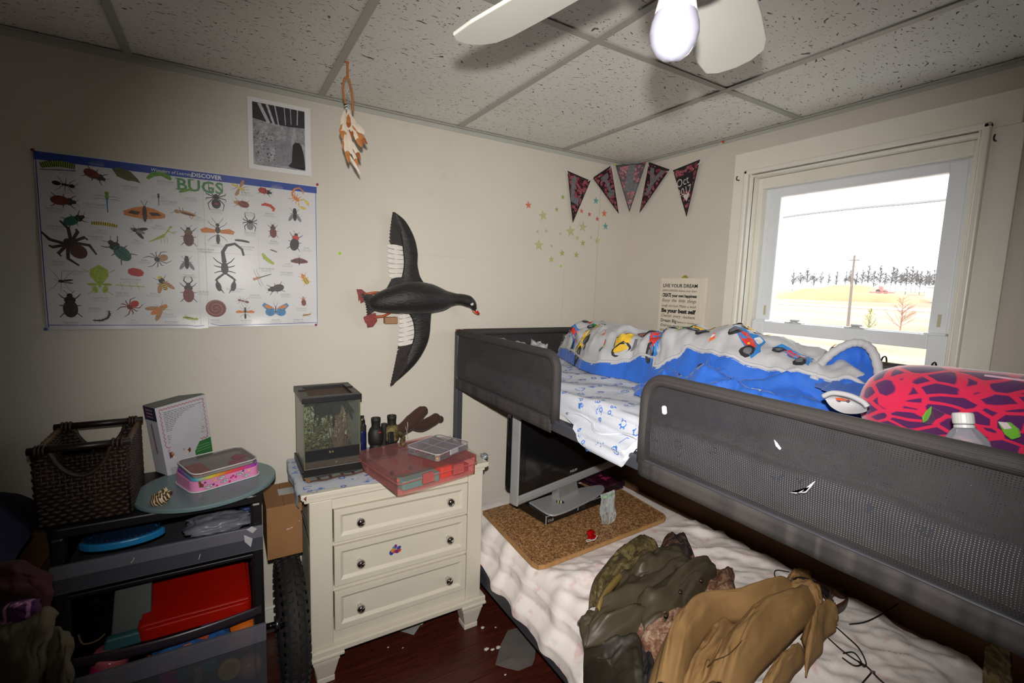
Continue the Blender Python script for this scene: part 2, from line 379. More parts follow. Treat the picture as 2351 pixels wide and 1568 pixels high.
for yy in (-0.851, -1.492):   # tilt latches on the upper sash stiles
    MB().box((XR+0.0785, yy-0.005, 1.425), (XR+0.081, yy+0.005, 1.47)).build('tilt_latch', M('tilt_latch_tan', (190, 180, 150), 0.5), us)
for yy in (-0.737+0.012, -1.598):    # small curtain hooks on the casing
    zz = 2.045 if yy > -1 else 2.02
    MB().tube(smooth_path([(XR-0.012, yy, zz), (XR-0.03, yy, zz), (XR-0.034, yy, zz+0.008), (XR-0.028, yy, zz+0.016)], 4), 0.0025, 6).build('curtain_hook', M('dark_steel', (60, 58, 55), 0.4, 0.8), label='small dark curtain hook on the window casing, ' + ('left of the window' if yy > -1 else 'right of the window'), cat='hook')

# ---------------------------------------------------------------- outside
def gz(x): return interp([3, 40, 75, 95, 130, 160, 210, 320], [-3.2, -3.2, -3.0, -1.7, -0.2, 1.7, 4.2, 6.0], x)
t = NT('dry_field'); vec = t.coord((1, 0.25, 1)); n1 = t.noise(vec, 0.12, 4, 0.6); n2 = t.noise(t.coord((1, 0.3, 1)), 0.8, 4, 0.7)
t.l(t.mix(n2, t.ramp(n1, [(0.38, (104, 78, 56)), (0.5, (124, 102, 80)), (0.62, (138, 124, 106))]), lin((108, 82, 58))), t.b.inputs['Base Color']); t.setb(Roughness=0.95)
g = MB(); g.grid(lambda u, v: (lambda x: V((x, -260+v*700, gz(x))))(3+u*400), 200, 8)
g.build('ground', t.m, kind='structure', smooth=True, loc=(3, 0, -3.2))
def far(px, py, x): p = P(px, py, 0, x); return p
# pale roads crossing the field
for i, (px0, py0, px1, py1, x0, x1) in enumerate(((1790, 752, 2160, 772, 62, 74), (1800, 700, 2160, 712, 118, 126))):
    g = MB(); g.grid(lambda u, v: (lambda x: V((x, -120+v*260, gz(x)+0.06)))(x0+(x1-x0)*u), 6, 8)
    g.build('road', M('pale_gravel', (168, 165, 160), 0.9), kind='structure', smooth=True)
# earth mound
mc = far(1935, 672, 150)
g = MB(); g.grid(lambda u, v: V((mc.x+(u-.5)*16, mc.y+(v-.5)*44, gz(mc.x)-1.5+6.2*max(0, math.sin(PI*u))**0.8*max(0, math.sin(PI*v))**0.7*(0.85+0.25*fbm(u*3, v*5)))), 24, 36)
g.build('earth_mound', M('tan_earth', (138, 108, 76), 0.95, scale=0.4, bscale=2), label='pale tan mound of earth in the field outside the window', cat='earth mound', smooth=True)
# bare winter trees
BARK = M('bare_bark', (92, 86, 84), 0.9, scale=3); 
def bare_tree(base, ht, name, label, cat, group, mat, spread=0.35, n=26, seed=0, tw=0.012, up=0.5, parts=True):
    r = random.Random(seed); base = V(base); tr = MB(); 
    top = base+V((r.uniform(-.04, .04)*ht, r.uniform(-.04, .04)*ht, ht)); 
    tr.tube([base-V((0, 0, 0.3)), base.lerp(top, 0.5)+V((0, r.uniform(-.02, .02)*ht, 0)), top], [tw*ht*1.6, tw*ht, tw*ht*0.25], 5)
    o = tr.build(name, mat, label=label, cat=cat, group=group, loc=base); cr = MB()
    for k in range(n):
        f = r.uniform(0.28, 0.95); a = r.uniform(0, 2*PI); p = base.lerp(top, f); L = ht*spread*(1.15-f)*r.uniform(0.6, 1.1)
        q = p+V((math.cos(a)*L, math.sin(a)*L, L*up*r.uniform(0.7, 1.6))); cr.tube([p, p.lerp(q, .5)+V((0, 0, -.04*L)), q], [tw*ht*.5, tw*ht*.35, tw*ht*.12], 3, cap=False)
        for j in range(4):
            p2 = p.lerp(q, r.uniform(.35, .95)); a2 = a+r.uniform(-1.3, 1.3); l2 = L*r.uniform(.25, .55)
            cr.tube([p2, p2+V((math.cos(a2)*l2, math.sin(a2)*l2, l2*r.uniform(.3, 1.2)))], [tw*ht*.25, tw*ht*.1], 3, cap=False)
    cr.build('branches', mat, o, kind=None); return o
tr_px = [1818, 1836, 1850, 1866, 1882, 1900, 1918, 1938, 1950, 1962, 1976, 1990, 2004, 2018, 2030, 2042, 2054, 2066, 2078, 2090, 2100, 2110, 2120, 2130, 2140, 2152, 2163]
for i, px in enumerate(tr_px):
    d = (190, 212, 234)[i % 3]; b = far(px, 674+max(0, (px-2050))*0.09, d); tp = far(px, rnd.uniform(606, 628) if px < 1900 or px > 1945 else rnd.uniform(625, 640), d)
    b.z = gz(d); ht = max(8, tp.z-b.z)
    bare_tree(b, ht, 'bare_tree', 'bare grey winter tree in the far tree line outside the window', 'tree', 'bare trees in the far tree line', BARK, 0.36 if px < 1900 else 0.29, 260, i, 0.0085, 0.7)
b = far(2068, 742, 60); b.z = gz(60)+0.4; tp = far(2068, 680, 60)
bare_tree(b, tp.z-b.z, 'bare_sapling', 'small bare orange-brown tree standing alone in the field, nearest the window', 'tree', None, M('orange_twigs', (124, 90, 68), 0.9), 0.42, 40, 71, 0.012, 0.7)
b = far(1996, 756, 52); b.z = gz(52)+0.3; tp = far(1996, 706, 52)
o = bare_tree(b, tp.z-b.z, 'young_tree', 'thin yellow-green young tree beside the bare tree in the field', 'tree', None, M('pale_green_twigs', (112, 112, 70), 0.9), 0.3, 30, 72, 0.012, 0.9)
lf = MB()
for k in range(240):
    f = rnd.uniform(0.15, 1); a = rnd.uniform(0, 2*PI); rr = rnd.uniform(0, .3)*(1.15-f)*(tp.z-b.z); c = b+V((math.cos(a)*rr, math.sin(a)*rr, f*(tp.z-b.z)))
    d1 = V((rnd.uniform(-1, 1), rnd.uniform(-1, 1), rnd.uniform(-1, 1))).normalized()*0.09; d2 = d1.orthogonal().normalized()*0.05
    lf.poly([c-d1, c+d2, c+d1, c-d2])
lf.build('leaves', M('yellow_green_leaves', (134, 128, 74), 0.8), o)
# utility pole and wire
b = far(1946, 760, 56); b.z = gz(56); tp = far(1962, 586, 56)
po = MB().tube([b, tp], [0.16, 0.11], 8).build('utility_pole', M('weathered_pole', (96, 84, 76), 0.9), label='leaning wooden utility pole outside the window', cat='pole', loc=b)
d = (tp-b).normalized(); MB().tube([tp-d*0.5+V((0, -0.5, 0)), tp-d*0.5+V((0, 0.5, 0))], 0.06, 6).build('crossarm', M('weathered_pole', (96, 84, 76), 0.9), po)
wp = [far(1700, 515, 15), far(1812, 496, 15), far(1960, 478, 15), far(2080, 467, 15), far(2186, 456, 15), far(2330, 440, 15)]
MB().tube(smooth_path(wp, 6), 0.042, 6).build('power_line', M('grey_cable', (112, 110, 110), 0.8), label='thick grey overhead cable crossing the sky outside the window', cat='cable')
# red tractor on the field edge
c = far(2025, 671, 140); b = V((c.x, c.y, c.z-0.3)); TS = 0.55; tr = thing('tractor', 'small red tractor working at the far edge of the field', 'tractor', b)
RED = M('tractor_red', (150, 84, 78), 0.5); BLK = M('tyre_black', (50, 48, 48), 0.8)
k_ = lambda x, y, z: b+V((x, y, z))*TS
MB().box(k_(-1, -1.6, .8), k_(1, 1.8, 1.9)).build('body', RED, tr, bevel=.1); MB().box(k_(-.8, -0.2, 1.9), k_(.8, 1.3, 3.3)).build('cab', RED, tr, bevel=.08)
MB().box(k_(-1.4, -4.2, .2), k_(1.4, 4.4, .75)).build('implement', RED, tr, bevel=.05)
for dy, r in ((-1.3, .6), (1.2, .9)):
    for dx in (-1.2, 1.0): MB().lathe([(r*TS, 0), (r*TS, .3*TS)], k_(dx, dy, r), (1, 0, 0), 14).build('wheel', BLK, tr)
# pale shed at the wood edge, far right
c = far(2152, 676, 150); b = V((c.x, c.y-2, c.z-0.8)); sh = thing('shed', 'white shed at the edge of the wood, far right of the window view', 'shed', b)
MB().box(b+V((-2.5, -3.5, 0)), b+V((2.5, 3.5, 2.4))).build('wall', M('shed_white', (168, 170, 174), 0.7), sh)
MB().prism([b+V((-2.8, -3.8, 2.4)), b+V((-2.8, 3.8, 2.4)), b+V((-2.8, 0, 3.8))], (5.6, 0, 0)).build('roof', M('shed_roof', (134, 138, 144), 0.6), sh)
# low yellow bushes right under the window
for k, px in enumerate((1795, 1845, 1895, 1955, 2015, 2080)):
    c = far(px, 790+0.02*(px-1800), 30); c = V((c.x, c.y, gz(30))); mb = MB()
    for j in range(150):
        a = rnd.uniform(0, 2*PI); rr = rnd.uniform(0, .36)**0.7*1.0; q = c+V((rr*math.cos(a), rr*math.sin(a), rnd.uniform(0.0, 1.1)*(1.0-rr*.6)))
        d1 = V((rnd.uniform(-1, 1), rnd.uniform(-1, 1), rnd.uniform(.2, 1))).normalized()*0.12; d2 = d1.orthogonal().normalized()*0.04
        mb.poly([q-d1, q+d2, q+d1, q-d2])
    mb.build('bush', M('straw_bush', (148, 134, 84), 0.9), label='straw-yellow bush growing below the window outside', cat='bush', group='straw-yellow bushes below the window')
# ---------------------------------------------------------------- insect poster on the back wall
WB = lambda px, py, y=0.0: P(px, py, 1, y)
pL, pR, pT, pB = -0.256, 0.591, H-0.350, H-0.924
PW, PH = pR-pL, pT-pB
PAPER = M('glossy_paper', (204, 203, 204), 0.35, var=0.02, bump=0.02)
pst = thing('insect_poster', 'large white insect chart with a blue top band pinned to the left wall', 'poster', ((pL+pR)/2, 0, pB))
pth = 0.004
def psurf(x, y, h=0.0):      # gently waved paper, x right, y up from its lower left corner
    yy = 0.003 + 0.004*math.sin(x*7.4+0.6)**2*(0.4+0.6*y/PH) + 0.002*math.sin(y*9) + max(0, (0.03-y))*0.18*math.sin(x*12)**2
    return V((pL+x, -yy-h, pB+y-0.004*max(0, 1-abs(x-0.42)/0.03)*(1 if y < 0.02 else 0)))
cutx = 0.453
MB().grid(lambda u, v: psurf(u*cutx, v*PH-0.004*(1-v)), 40, 30).build('poster_sheet', PAPER, pst, smooth=True)
MB().grid(lambda u, v: psurf(cutx+0.001+u*(PW-cutx-0.001), v*PH), 34, 30).build('poster_sheet', PAPER, pst, smooth=True)
PBLUE = M('print_blue', (34, 66, 150), 0.4, bump=0)
def ipx(px, py):             # photo pixel -> poster x, y
    p = P(px, py, 1, -0.004); return p.x-pL, p.z-pB
mb = MB(); mb.grid(lambda u, v: psurf(u*PW, PH-0.004-v*0.026, 0.0004), 60, 2); mb.build('title_band', PBLUE, pst)
mb = MB()
for pts in ([(0.004, 0.003), (0.004, PH-0.02)], [(PW-0.004, 0.004), (PW-0.004, PH-0.03)], [(0.004, 0.012), (0.44, 0.006)], [(0.462, 0.012), (0.49, 0.004), (PW-0.004, 0.012)]):
    q = []
    for i in range(len(pts)-1):
        for k in range(16): q.append((lerp(pts[i][0], pts[i+1][0], k/16), lerp(pts[i][1], pts[i+1][1], k/16)))
    pline(mb, psurf, q+[pts[-1]], 0.0022, 0.0005)
mb.build('border_line', PBLUE, pst)
PGREEN = M('print_green', (66, 128, 72), 0.4, bump=0); PWHITE = M('print_white', (226, 226, 226), 0.4, bump=0); PGREY = M('print_grey', (128, 126, 128), 0.5, bump=0)
PBLACK = M('print_black', (26, 25, 27), 0.4, bump=0)
x, y = ipx(345, 381); y = PH-.0175; text(psurf, 'Wonders of Learning', x, y-0.004, 0.0155, PWHITE, pst, 0.0008, shear=0.25, squeeze=.92, rot=-0.01)
x, y = ipx(439, 392); y = PH-.0175; text(psurf, 'DISCOVER', x, y-0.006, 0.020, PWHITE, pst, 0.0008, bold=0.0004)
x, y = ipx(404, 420); y = PH-.075; text(psurf, 'BUGS', x, y, 0.058, PGREEN, pst, 0.0006, squeeze=1.02, bold=.0012, name='title_lettering')
mb = MB()
for dx in (0.002, 0.040): 
    for dy in (0.0015, 0.0395): pline(mb, psurf, [(x+dx-0.004, y+dy), (x+dx+0.014, y+dy)], 0.0034, 0.0006)
mb.build('title_serifs', PGREEN, pst, kind='stuff')
CM = {'k': (28, 26, 27), 'br': (74, 46, 34), 'rd': (176, 40, 32), 'or': (196, 116, 42), 'ye': (206, 178, 62), 'gr': (92, 142, 52), 'lg': (150, 172, 62), 'te': (28, 92, 78), 'ol': (88, 84, 44), 'bl': (58, 122, 172), 'gy': (118, 118, 122), 'tn': (168, 122, 82), 'dk': (52, 40, 36), 'mr': (108, 42, 36), 'ng': (30, 44, 110)}
CK = list(CM); PM = [M('insect_ink_'+k, c, 0.45, var=0.25, scale=160, bump=0) for k, c in CM.items()]; CI = {k: i for i, k in enumerate(CK)}
K = 1/1100.0
def bug(kind, px, py, L, rot, c1, c2='k', **kw):
    """L: length in photo pixels; rot in degrees, 0 = head to the right"""
    cx, cy = ipx(px, py); L = L/1000*1.14; a = math.radians(rot); ca, sa = math.cos(a), math.sin(a); mb = MB(); r = random.Random(px*7+py)
    T = lambda x, y, h=0.0007: psurf(cx+(x*ca-y*sa)*L, cy+(x*sa+y*ca)*L, h)
    def legs(n, x0, x1, ln, col, w=0.034, bend=0.5, back=0.0):
        mb.mat(CI[col])
        for i in range(n):
            f = i/(n-1) if n > 1 else .5; x = lerp(x0, x1, f); d = lerp(-1, 1, f)
            for s in (-1, 1):
                kx = x+d*ln*0.35; ky = s*ln*0.62; ex = x+d*ln*0.75-back; ey = s*ln*bend*1.9
                pline(mb, T, [(x, s*0.02), (kx, ky), (ex, ey)], [w*1.2, w, w*0.6], 0.0005)
    def E(x, y, rx, ry, col, h=0.0007, ro=0, n=14): mb.mat(CI[col]); ell(mb, T, x, y, rx, ry, ro, h, n)
    def Ln(pts, w, col, h=0.0006): mb.mat(CI[col]); pline(mb, T, pts, w, h)
    if kind == 'beetle':
        legs(3, -0.18, 0.2, 0.34, c2); E(-0.12, 0, 0.33, 0.22, c1); E(0.22, 0, 0.14, 0.17, kw.get('c3', c2)); E(0.38, 0, 0.09, 0.09, c2); Ln([(-.44, 0), (.1, 0)], 0.015, c2, .0009)
        Ln([(.44, .04), (.58, .16)], .015, c2); Ln([(.44, -.04), (.58, -.16)], .015, c2)
        if kw.get('stripe'):
            for s in (-.12, -.06, .06, .12): Ln([(-.38, s*.9), (.08, s)], .03, kw['stripe'], .0009)
        if kw.get('spots'):
            for (x, y) in ((-.3, .1), (-.3, -.1), (-.1, .13), (-.1, -.13), (.03, .07), (.03, -.07)): E(x, y, .045, .045, 'k', .0009)
        if kw.get('jaw'):
            for s in (-1, 1): Ln([(.42, s*.05), (.56, s*.17), (.72, s*.13), (.76, s*.05)], [.05, .05, .04, .015], c2)
    elif kind == 'spider':
        mb.mat(CI[c2])
        for s in (-1, 1):
            for k, (an, ln) in enumerate(((.5, .62), (1.1, .5), (1.8, .48), (2.5, .62))):
                kx, ky = math.cos(an)*ln*.55+.1, s*(math.sin(an)*ln*.62+.06); ex, ey = math.cos(an*1.05)*ln+.1, s*math.sin(an*1.05)*ln*.78
                pline(mb, T, [(.1, s*.05), (kx, ky), (ex, ey)], [kw.get('w', .05), kw.get('w', .05), kw.get('w', .05)*.5], .0005)
        E(-.16, 0, .2, .17, c1); E(.12, 0, .12, .1, c2, .0008)
        if kw.get('mark'): E(-.16, 0, .04, .06, 'rd', .0009)
    elif kind == 'ant':
        legs(3, -.05, .12, .34, c2, .02); E(-.28, 0, .16, .1, c1); E(.02, 0, .14, .06, c1); E(.26, 0, .11, .09, c1); Ln([(.34, .03), (.5, .2)], .015, c2); Ln([(.34, -.03), (.52, -.12)], .015, c2)
    elif kind == 'moth':
        for s in (-1, 1):
            mb.mat(CI[c1]); mb.poly([T(.2, s*.03), T(.14, s*.3), T(-.02, s*.62), T(-.16, s*.6), T(-.22, s*.3), T(-.24, s*.04)])
            mb.mat(CI[c2]); mb.poly([T(.0, s*.12, .0009), T(.02, s*.4, .0009), T(-.08, s*.5, .0009), T(-.12, s*.2, .0009)])
            Ln([(.24, s*.02), (.42, s*.1)], .015, c2)
        E(-.06, 0, .3, .07, c2, .0010)
    elif kind == 'butterfly':
        for s in (-1, 1):
            mb.mat(CI['bl']); ell(mb, T, -.16, s*.24, .2, .22, 0, .0007); mb.poly([T(-.02, s*.03), T(.1, s*.14), T(.3, s*.5), T(.16, s*.6), T(-.06, s*.4)])
            mb.mat(CI['or']); mb.poly([T(.02, s*.06, .0009), T(.1, s*.16, .0009), T(.22, s*.44, .0009), T(.1, s*.5, .0009), T(-.0, s*.3, .0009)])
            for i in range(7): E(-.26+.035*i, s*(.2+.08*(i % 3)), .016, .02, 'k', .001, 0, 6)
            Ln([(.1, s*.02), (.34, s*.1)], .01, 'k')
        E(-.06, 0, .22, .025, 'dk', .001)
    elif kind == 'fly':
        for s in (-1, 1): mb.mat(CI[kw.get('wing', 'gy')]); ell(mb, T, -.14, s*.2, .3, .1, s*-.55, .0006)
        legs(3, -.05, .2, .3, c2, .02); E(-.1, 0, .26, .11, c1, .0009); E(.18, 0, .14, .13, c2, .0009); E(.34, 0, .09, .1, c1, .0009)
        if kw.get('stripe'):
            for x in (-.28, -.18, -.08, .02): Ln([(x, -.1), (x, .1)], .035, kw['stripe'], .0011)
    elif kind == 'wasp':
        for s in (-1, 1): mb.mat(CI[kw.get('wing', 'or')]); mb.poly([T(.08, s*.05), T(.16, s*.4), T(.06, s*.6), T(-.06, s*.54), T(-.04, s*.1)])
        legs(3, -.1, .15, .36, c2, .018); E(-.28, 0, .2, .07, c1, .0009); E(.08, 0, .14, .09, c1, .0009); E(.28, 0, .07, .07, c1, .0009); Ln([(.32, .03), (.55, .2)], .014, c2); Ln([(.32, -.03), (.55, -.2)], .014, c2)
    elif kind == 'dragonfly':
        for s in (-1, 1):
            for x in (.2, .08): mb.mat(CI['gy']); pline(mb, T, [(x, s*.03), (x+.02, s*.3), (x-.03, s*.5)], [.014, .022, .008], .0005)
        E(.2, 0, .14, .07, c1); Ln([(.1, 0), (-.5, 0)], [.06, .04], c2, .0008); E(.36, 0, .06, .08, c1)
    elif kind == 'larva':
        pts = kw['pts']; mb.mat(CI[c1]); pline(mb, T, pts, [kw['w']*(.5 if i in (0, len(pts)-1) else 1) for i in range(len(pts))], .0007)
        if kw.get('seg'):
            for i in range(len(pts)-1):
                for f in (.25, .75):
                    x, y = lerp(pts[i][0], pts[i+1][0], f), lerp(pts[i][1], pts[i+1][1], f); dx, dy = pts[i+1][0]-pts[i][0], pts[i+1][1]-pts[i][1]; d = math.hypot(dx, dy)
                    w = kw['w']*.5*kw.get('over', 1); Ln([(x-dy/d*w, y+dx/d*w), (x+dy/d*w, y-dx/d*w)], .025, c2, .0010)
    elif kind == 'scorpion':
        tail = kw['tail']; n = len(tail); E(0, 0, .2, .1, c1, .0009); Ln([(-.18, 0)]+tail, [.13]+[.1-.05*i/n for i in range(n)], c1)
        legs(4, -.1, .16, .3, c1, .03)
        for s in (-1, 1): Ln([(.18, s*.05), (.34, s*.24), (.46, s*.22)], [.06, .06, .06], c2); E(.56, s*.2, .15, .075, c2, .0009, -s*.2); Ln([(.62, s*.16), (.78, s*.06)], [.05, .01], c2, .0009)
    elif kind == 'leaf': mb.mat(CI[c1]); mb.poly([T(-.5, .1), T(-.3, .24), T(.1, .2), T(.38, -.02), T(.5, -.16), T(.3, -.14), T(.05, -.2), T(-.3, -.14)]); Ln([(-.48, .1), (.4, -.08)], .012, 'dk', .0009)
    elif kind == 'leafinsect':
        mb.mat(CI[c1]); mb.poly([T(.5, 0), T(.42, .1), T(.34, .24), T(.1, .26), T(-.1, .12), T(-.22, .05), T(-.22, -.05), T(-.1, -.12), T(.1, -.26), T(.34, -.24), T(.42, -.1)])
        for s in (-1, 1): E(-.2, s*.2, .05, .14, c1); E(-.38, s*.14, .13, .08, c1, .0007, s*.3); Ln([(-.2, 0), (-.2, s*.12)], .03, c1); Ln([(.2, s*.22), (.34, s*.46)], .02, c1); Ln([(-.44, s*.18), (-.56, s*.36)], .02, c1)
        E(-.26, 0, .06, .04, c1)
    elif kind == 'snail':
        R = .46; mb.mat(CI[c1]); sp = [((R-.028*i*.38)*math.cos(i*.38), (R-.028*i*.38)*math.sin(i*.38)) for i in range(42)]
        ell(mb, T, 0, 0, R*1.0, R*.98, 0, .0005, 22); Ln(sp, .02, c2, .0008)
        for i in range(0, 30): Ln([(sp[i][0]*1.06, sp[i][1]*1.06), (sp[i][0]*.94, sp[i][1]*.94)], .02, c2, .0009)
    elif kind == 'mantis':
        Ln([(-.5, -.2), (.1, .04)], [.03, .14], c1); Ln([(.06, .02), (.34, .34)], .05, c1); E(.38, .38, .06, .05, c1); Ln([(.26, .22), (.46, .08), (.56, .18), (.4, .16)], .035, c1)
        for x in (-.1, .02, .12): Ln([(x, -.04), (x+.06, -.12), (x+.02, -.3)], .018, c1)
    elif kind == 'stick':
        Ln([(-.5, .02), (.5, .0)], .03, c1)
        for x in (-.3, 0, .25): Ln([(x, 0), (x+.06, -.16)], .018, c1); Ln([(x, 0), (x-.05, .14)], .018, c1)
    elif kind == 'hopper':
        E(-.05, 0, .42, .1, c1); E(.36, .03, .12, .1, c1, .0009); Ln([(-.1, -.03), (-.3, .24), (-.42, -.2)], [.07, .05, .02], c1, .0008)
        for x in (.1, .24): Ln([(x, -.05), (x+.08, -.22)], .02, c2)
        Ln([(.44, .06), (.62, .2)], .014, c2); E(-.1, .02, .3, .04, c2, .0009)
    elif kind == 'mosq':
        legs(3, 0, .14, .5, c2, .012, .55); E(-.16, -.05, .2, .04, c1, .0008, .2); E(.08, .02, .1, .07, c1); Ln([(.16, .02), (.32, -.06)], .012, c2); mb.mat(CI['gy']); ell(mb, T, -.12, .05, .26, .05, -.1, .0005)
    return mb.build('insect_print', PM, pst)
def caterp(n=7, amp=.1, f=1): return [(-.5+i/(n-1), amp*math.sin(PI*i/(n-1)*f)) for i in range(n)]
bug('larva', 133, 381, 76, 5, 'lg', 'k', pts=caterp(9, .08), w=.22, seg=1); bug('larva', 133, 391, 78, 4, 'ng', pts=[(-.5, 0), (.5, .02)], w=.05)
bug('beetle', 217, 402, 58, -25, 'mr', 'dk'); bug('leaf', 291, 403, 72, -12, 'ol'); bug('larva', 365, 405, 60, 0, 'gr', 'gr', pts=[(-.5, -.18), (-.25, .08), (.1, .16), (.4, .02), (.5, -.1)], w=.24)
bug('ant', 148, 424, 62, -8, 'k', 'k'); bug('beetle', 145, 461, 62, -4, 'mr', 'dk'); bug('dragonfly', 246, 462, 66, 90, 'gr', 'bl'); bug('dragonfly', 364, 457, 40, 90, 'dk', 'mr')
bug('beetle', 170, 505, 58, 28, 'te', 'k'); bug('larva', 240, 516, 62, -4, 'ye', 'k', pts=caterp(7, .04), w=.16, seg=1); bug('moth', 332, 487, 84, 90, 'or', 'dk'); bug('hopper', 426, 437, 42, 22, 'gr', 'gr')
bug('hopper', 426, 489, 62, 168, 'tn', 'br'); bug('spider', 496, 459, 78, 90, 'k', 'k', mark=1, w=.035); bug('wasp', 549, 431, 50, -25, 'ye', 'k', wing='tn'); bug('beetle', 608, 439, 46, -12, 'rd', 'k', spots=1)
bug('scorpion', 680, 456, 62, -35, 'or', 'ye', tail=[(-.34, .12), (-.36, .4), (-.2, .62), (.05, .6), (.12, .46)]); bug('beetle', 555, 468, 50, 170, 'mr', 'tn'); bug('larva', 615, 475, 40, 0, 'rd', 'or', pts=[(-.5, .1), (-.2, .2), (.2, .12), (.46, -.12), (.4, -.34)], w=.26, seg=1)
bug('fly', 677, 494, 56, 90, 'k', 'k', wing='gy'); bug('fly', 318, 531, 48, 160, 'gy', 'k', wing='k'); bug('mantis', 372, 543, 72, 8, 'lg'); bug('beetle', 433, 544, 66, 90, 'mr', 'k', c3='ol', stripe='k'); bug('wasp', 500, 533, 82, 90, 'dk', 'dk')
bug('spider', 574, 514, 58, 90, 'gy', 'k', w=.05); bug('beetle', 627, 531, 50, 92, 'mr', 'br'); bug('beetle', 677, 556, 68, 80, 'k', 'dk', c3='rd', stripe='dk'); bug('larva', 556, 554, 44, -6, 'dk', 'k', pts=caterp(6, .04), w=.16, seg=1)
bug('spider', 168, 566, 112, 130, 'br', 'dk', w=.075); bug('beetle', 275, 576, 80, 130, 'te', 'k', c3='k'); bug('spider', 367, 594, 62, 200, 'tn', 'dk', w=.035); bug('fly', 429, 604, 54, 90, 'k', 'k'); 
bug('scorpion', 516, 616, 108, -88, 'k', 'k', tail=[(-.5, -.02), (-.7, .1), (-.76, .32), (-.6, .5), (-.4, .54)]); bug('larva', 628, 576, 24, -18, 'ol', pts=caterp(5, .02), w=.18); bug('larva', 616, 597, 44, -35, 'lg', 'ye', pts=[(-.6, .18), (-.3, 0), (.1, -.02), (.5, -.02)], w=.3, seg=1)
bug('moth', 687, 598, 46, 90, 'mr', 'k'); bug('leafinsect', 229, 640, 84, 90, 'lg'); bug('mosq', 146, 645, 62, 175, 'k', 'k'); bug('larva', 312, 626, 38, -10, 'rd', pts=caterp(5, .04), w=.62)
bug('stick', 300, 657, 72, -2, 'lg'); bug('fly', 375, 652, 62, 110, 'ye', 'k', wing='tn', stripe='k'); bug('dragonfly', 600, 636, 66, 200, 'tn', 'ol'); bug('beetle', 700, 641, 46, 120, 'ye', 'or', stripe='dk')
bug('beetle', 162, 702, 78, 90, 'dk', 'k', jaw=0); bug('larva', 235, 730, 46, 20, 'dk', 'br', pts=[(-.5, .02), (-.1, -.14), (.25, -.1), (.46, .1), (.5, .34)], w=.12, seg=1, over=2.2); bug('spider', 303, 702, 58, -140, 'rd', 'mr', w=.045)
bug('fly', 364, 712, 66, 35, 'or', 'tn', wing='tn'); bug('beetle', 433, 672, 70, 90, 'mr', 'dk', c3='dk', jaw=1); bug('hopper', 437, 731, 46, -12, 'lg', 'ol'); bug('snail', 496, 708, 64, 0, 'mr', 'tn')
bug('ant', 558, 691, 42, 165, 'mr', 'dk'); bug('wasp', 563, 717, 48, 90, 'dk', 'k', wing='or'); bug('butterfly', 633, 709, 72, 90, 'bl'); bug('beetle', 634, 662, 58, 195, 'dk', 'k'); bug('beetle', 697, 692, 36, 95, 'mr', 'tn'); bug('hopper', 704, 723, 32, 10, 'tn', 'ol')
caps = [('Northern Leaf', 152, 392), ('Luna Bug', 222, 373), ('Ant', 160, 438), ('Leaf Butterfly', 300, 430), ('Leaf Caterpillar', 380, 418), ('Giant Dragonfly', 220, 471), ('Desert Locust', 127, 480), ('Red Dragonfly', 388, 464), ('Leaf Insect', 437, 456), ('Hawk Moth', 334, 505), ('Lice', 230, 530), ('Green Beetle', 128, 521), ('Mite', 314, 554), ('Mantis', 365, 520), ('Dung Beetle', 220, 545), ('Tarantula', 134, 602), ('Spider', 332, 599), ('Dengue Mosquito', 172, 624), ('Wood Ant', 585, 679), ('Red Velvet Mites', 300, 643), ('Stick Insect', 282, 674), ('Leaf Mantis', 232, 685), ('Centipede', 217, 709), ('Tiger Beetle', 164, 742), ('Tick', 305, 737), ('Wasp', 352, 675), ('Termite', 388, 723), ('Grasshopper', 394, 740), ('Hornet', 566, 444), ('Ladybird', 636, 426), ('May Bug', 573, 490), ('Flea', 458, 501), ('Silkworm', 618, 492), ('Black Widow', 497, 483), ('Wasp', 501, 561), ('Black Spider', 575, 536), ('Common Earwig', 565, 568), ('Bedbug', 628, 555), ('Longhorn Beetle', 472, 574), ('House Fly', 434, 633), ('Firefly', 704, 571), ('Locust', 660, 607), ('Water Dragonfly', 612, 618), ('Emperor Scorpion', 541, 665), ('Stag Beetle', 467, 671), ('Potato Beetle', 658, 627), ('Cockroach', 655, 677), ('Millipede', 494, 736), ('Butterfly', 633, 736), ('Cockroach', 692, 709), ('Bombardier', 566, 737), ('Robber Fly', 685, 735)]
mb = MB()
for s, px, py in caps:
    x, y = ipx(px, py); text(psurf, s, x, y, 0.0082, PGREY, pst, 0.0006, align='CENTER', name='caption')
    for k in range(3):
        wv = rnd.uniform(.016, .024); pline(mb, psurf, [(x-wv, y-0.0035-k*.003), (x+wv, y-0.0035-k*.003)], 0.0009, .0006)
mb.build('small_print', M('print_light_grey', (168, 166, 168), 0.5, bump=0), pst, kind='stuff')
mb = MB()     # fold creases
for fx in (0.16, 0.43, 0.63): pline(mb, psurf, [(fx, 0.01+k*.0185) for k in range(30)], 0.0012, .0003)
pline(mb, psurf, [(0.01+k*.0275, 0.28) for k in range(31)], 0.0012, .0003)
mb.build('fold_crease', M('paper_crease', (198, 197, 197), 0.5, bump=0), pst)
pin(WB(79, 347)+V((0, -0.006, 0)), (0, -1, 0), (110, 40, 52), 'dark red push pin at the upper left corner of the insect poster')
pin(WB(727, 425)+V((0, -0.006, 0)), (0, -1, 0), (150, 44, 84), 'magenta push pin at the upper right corner of the insect poster')
pin(WB(108, 755)+V((0, -0.006, 0)), (0, -1, 0), (36, 92, 150), 'blue push pin at the lower left corner of the insect poster')
pin(WB(724, 745)+V((0, -0.006, 0)), (0, -1, 0), (140, 34, 76), 'magenta push pin at the lower right corner of the insect poster')

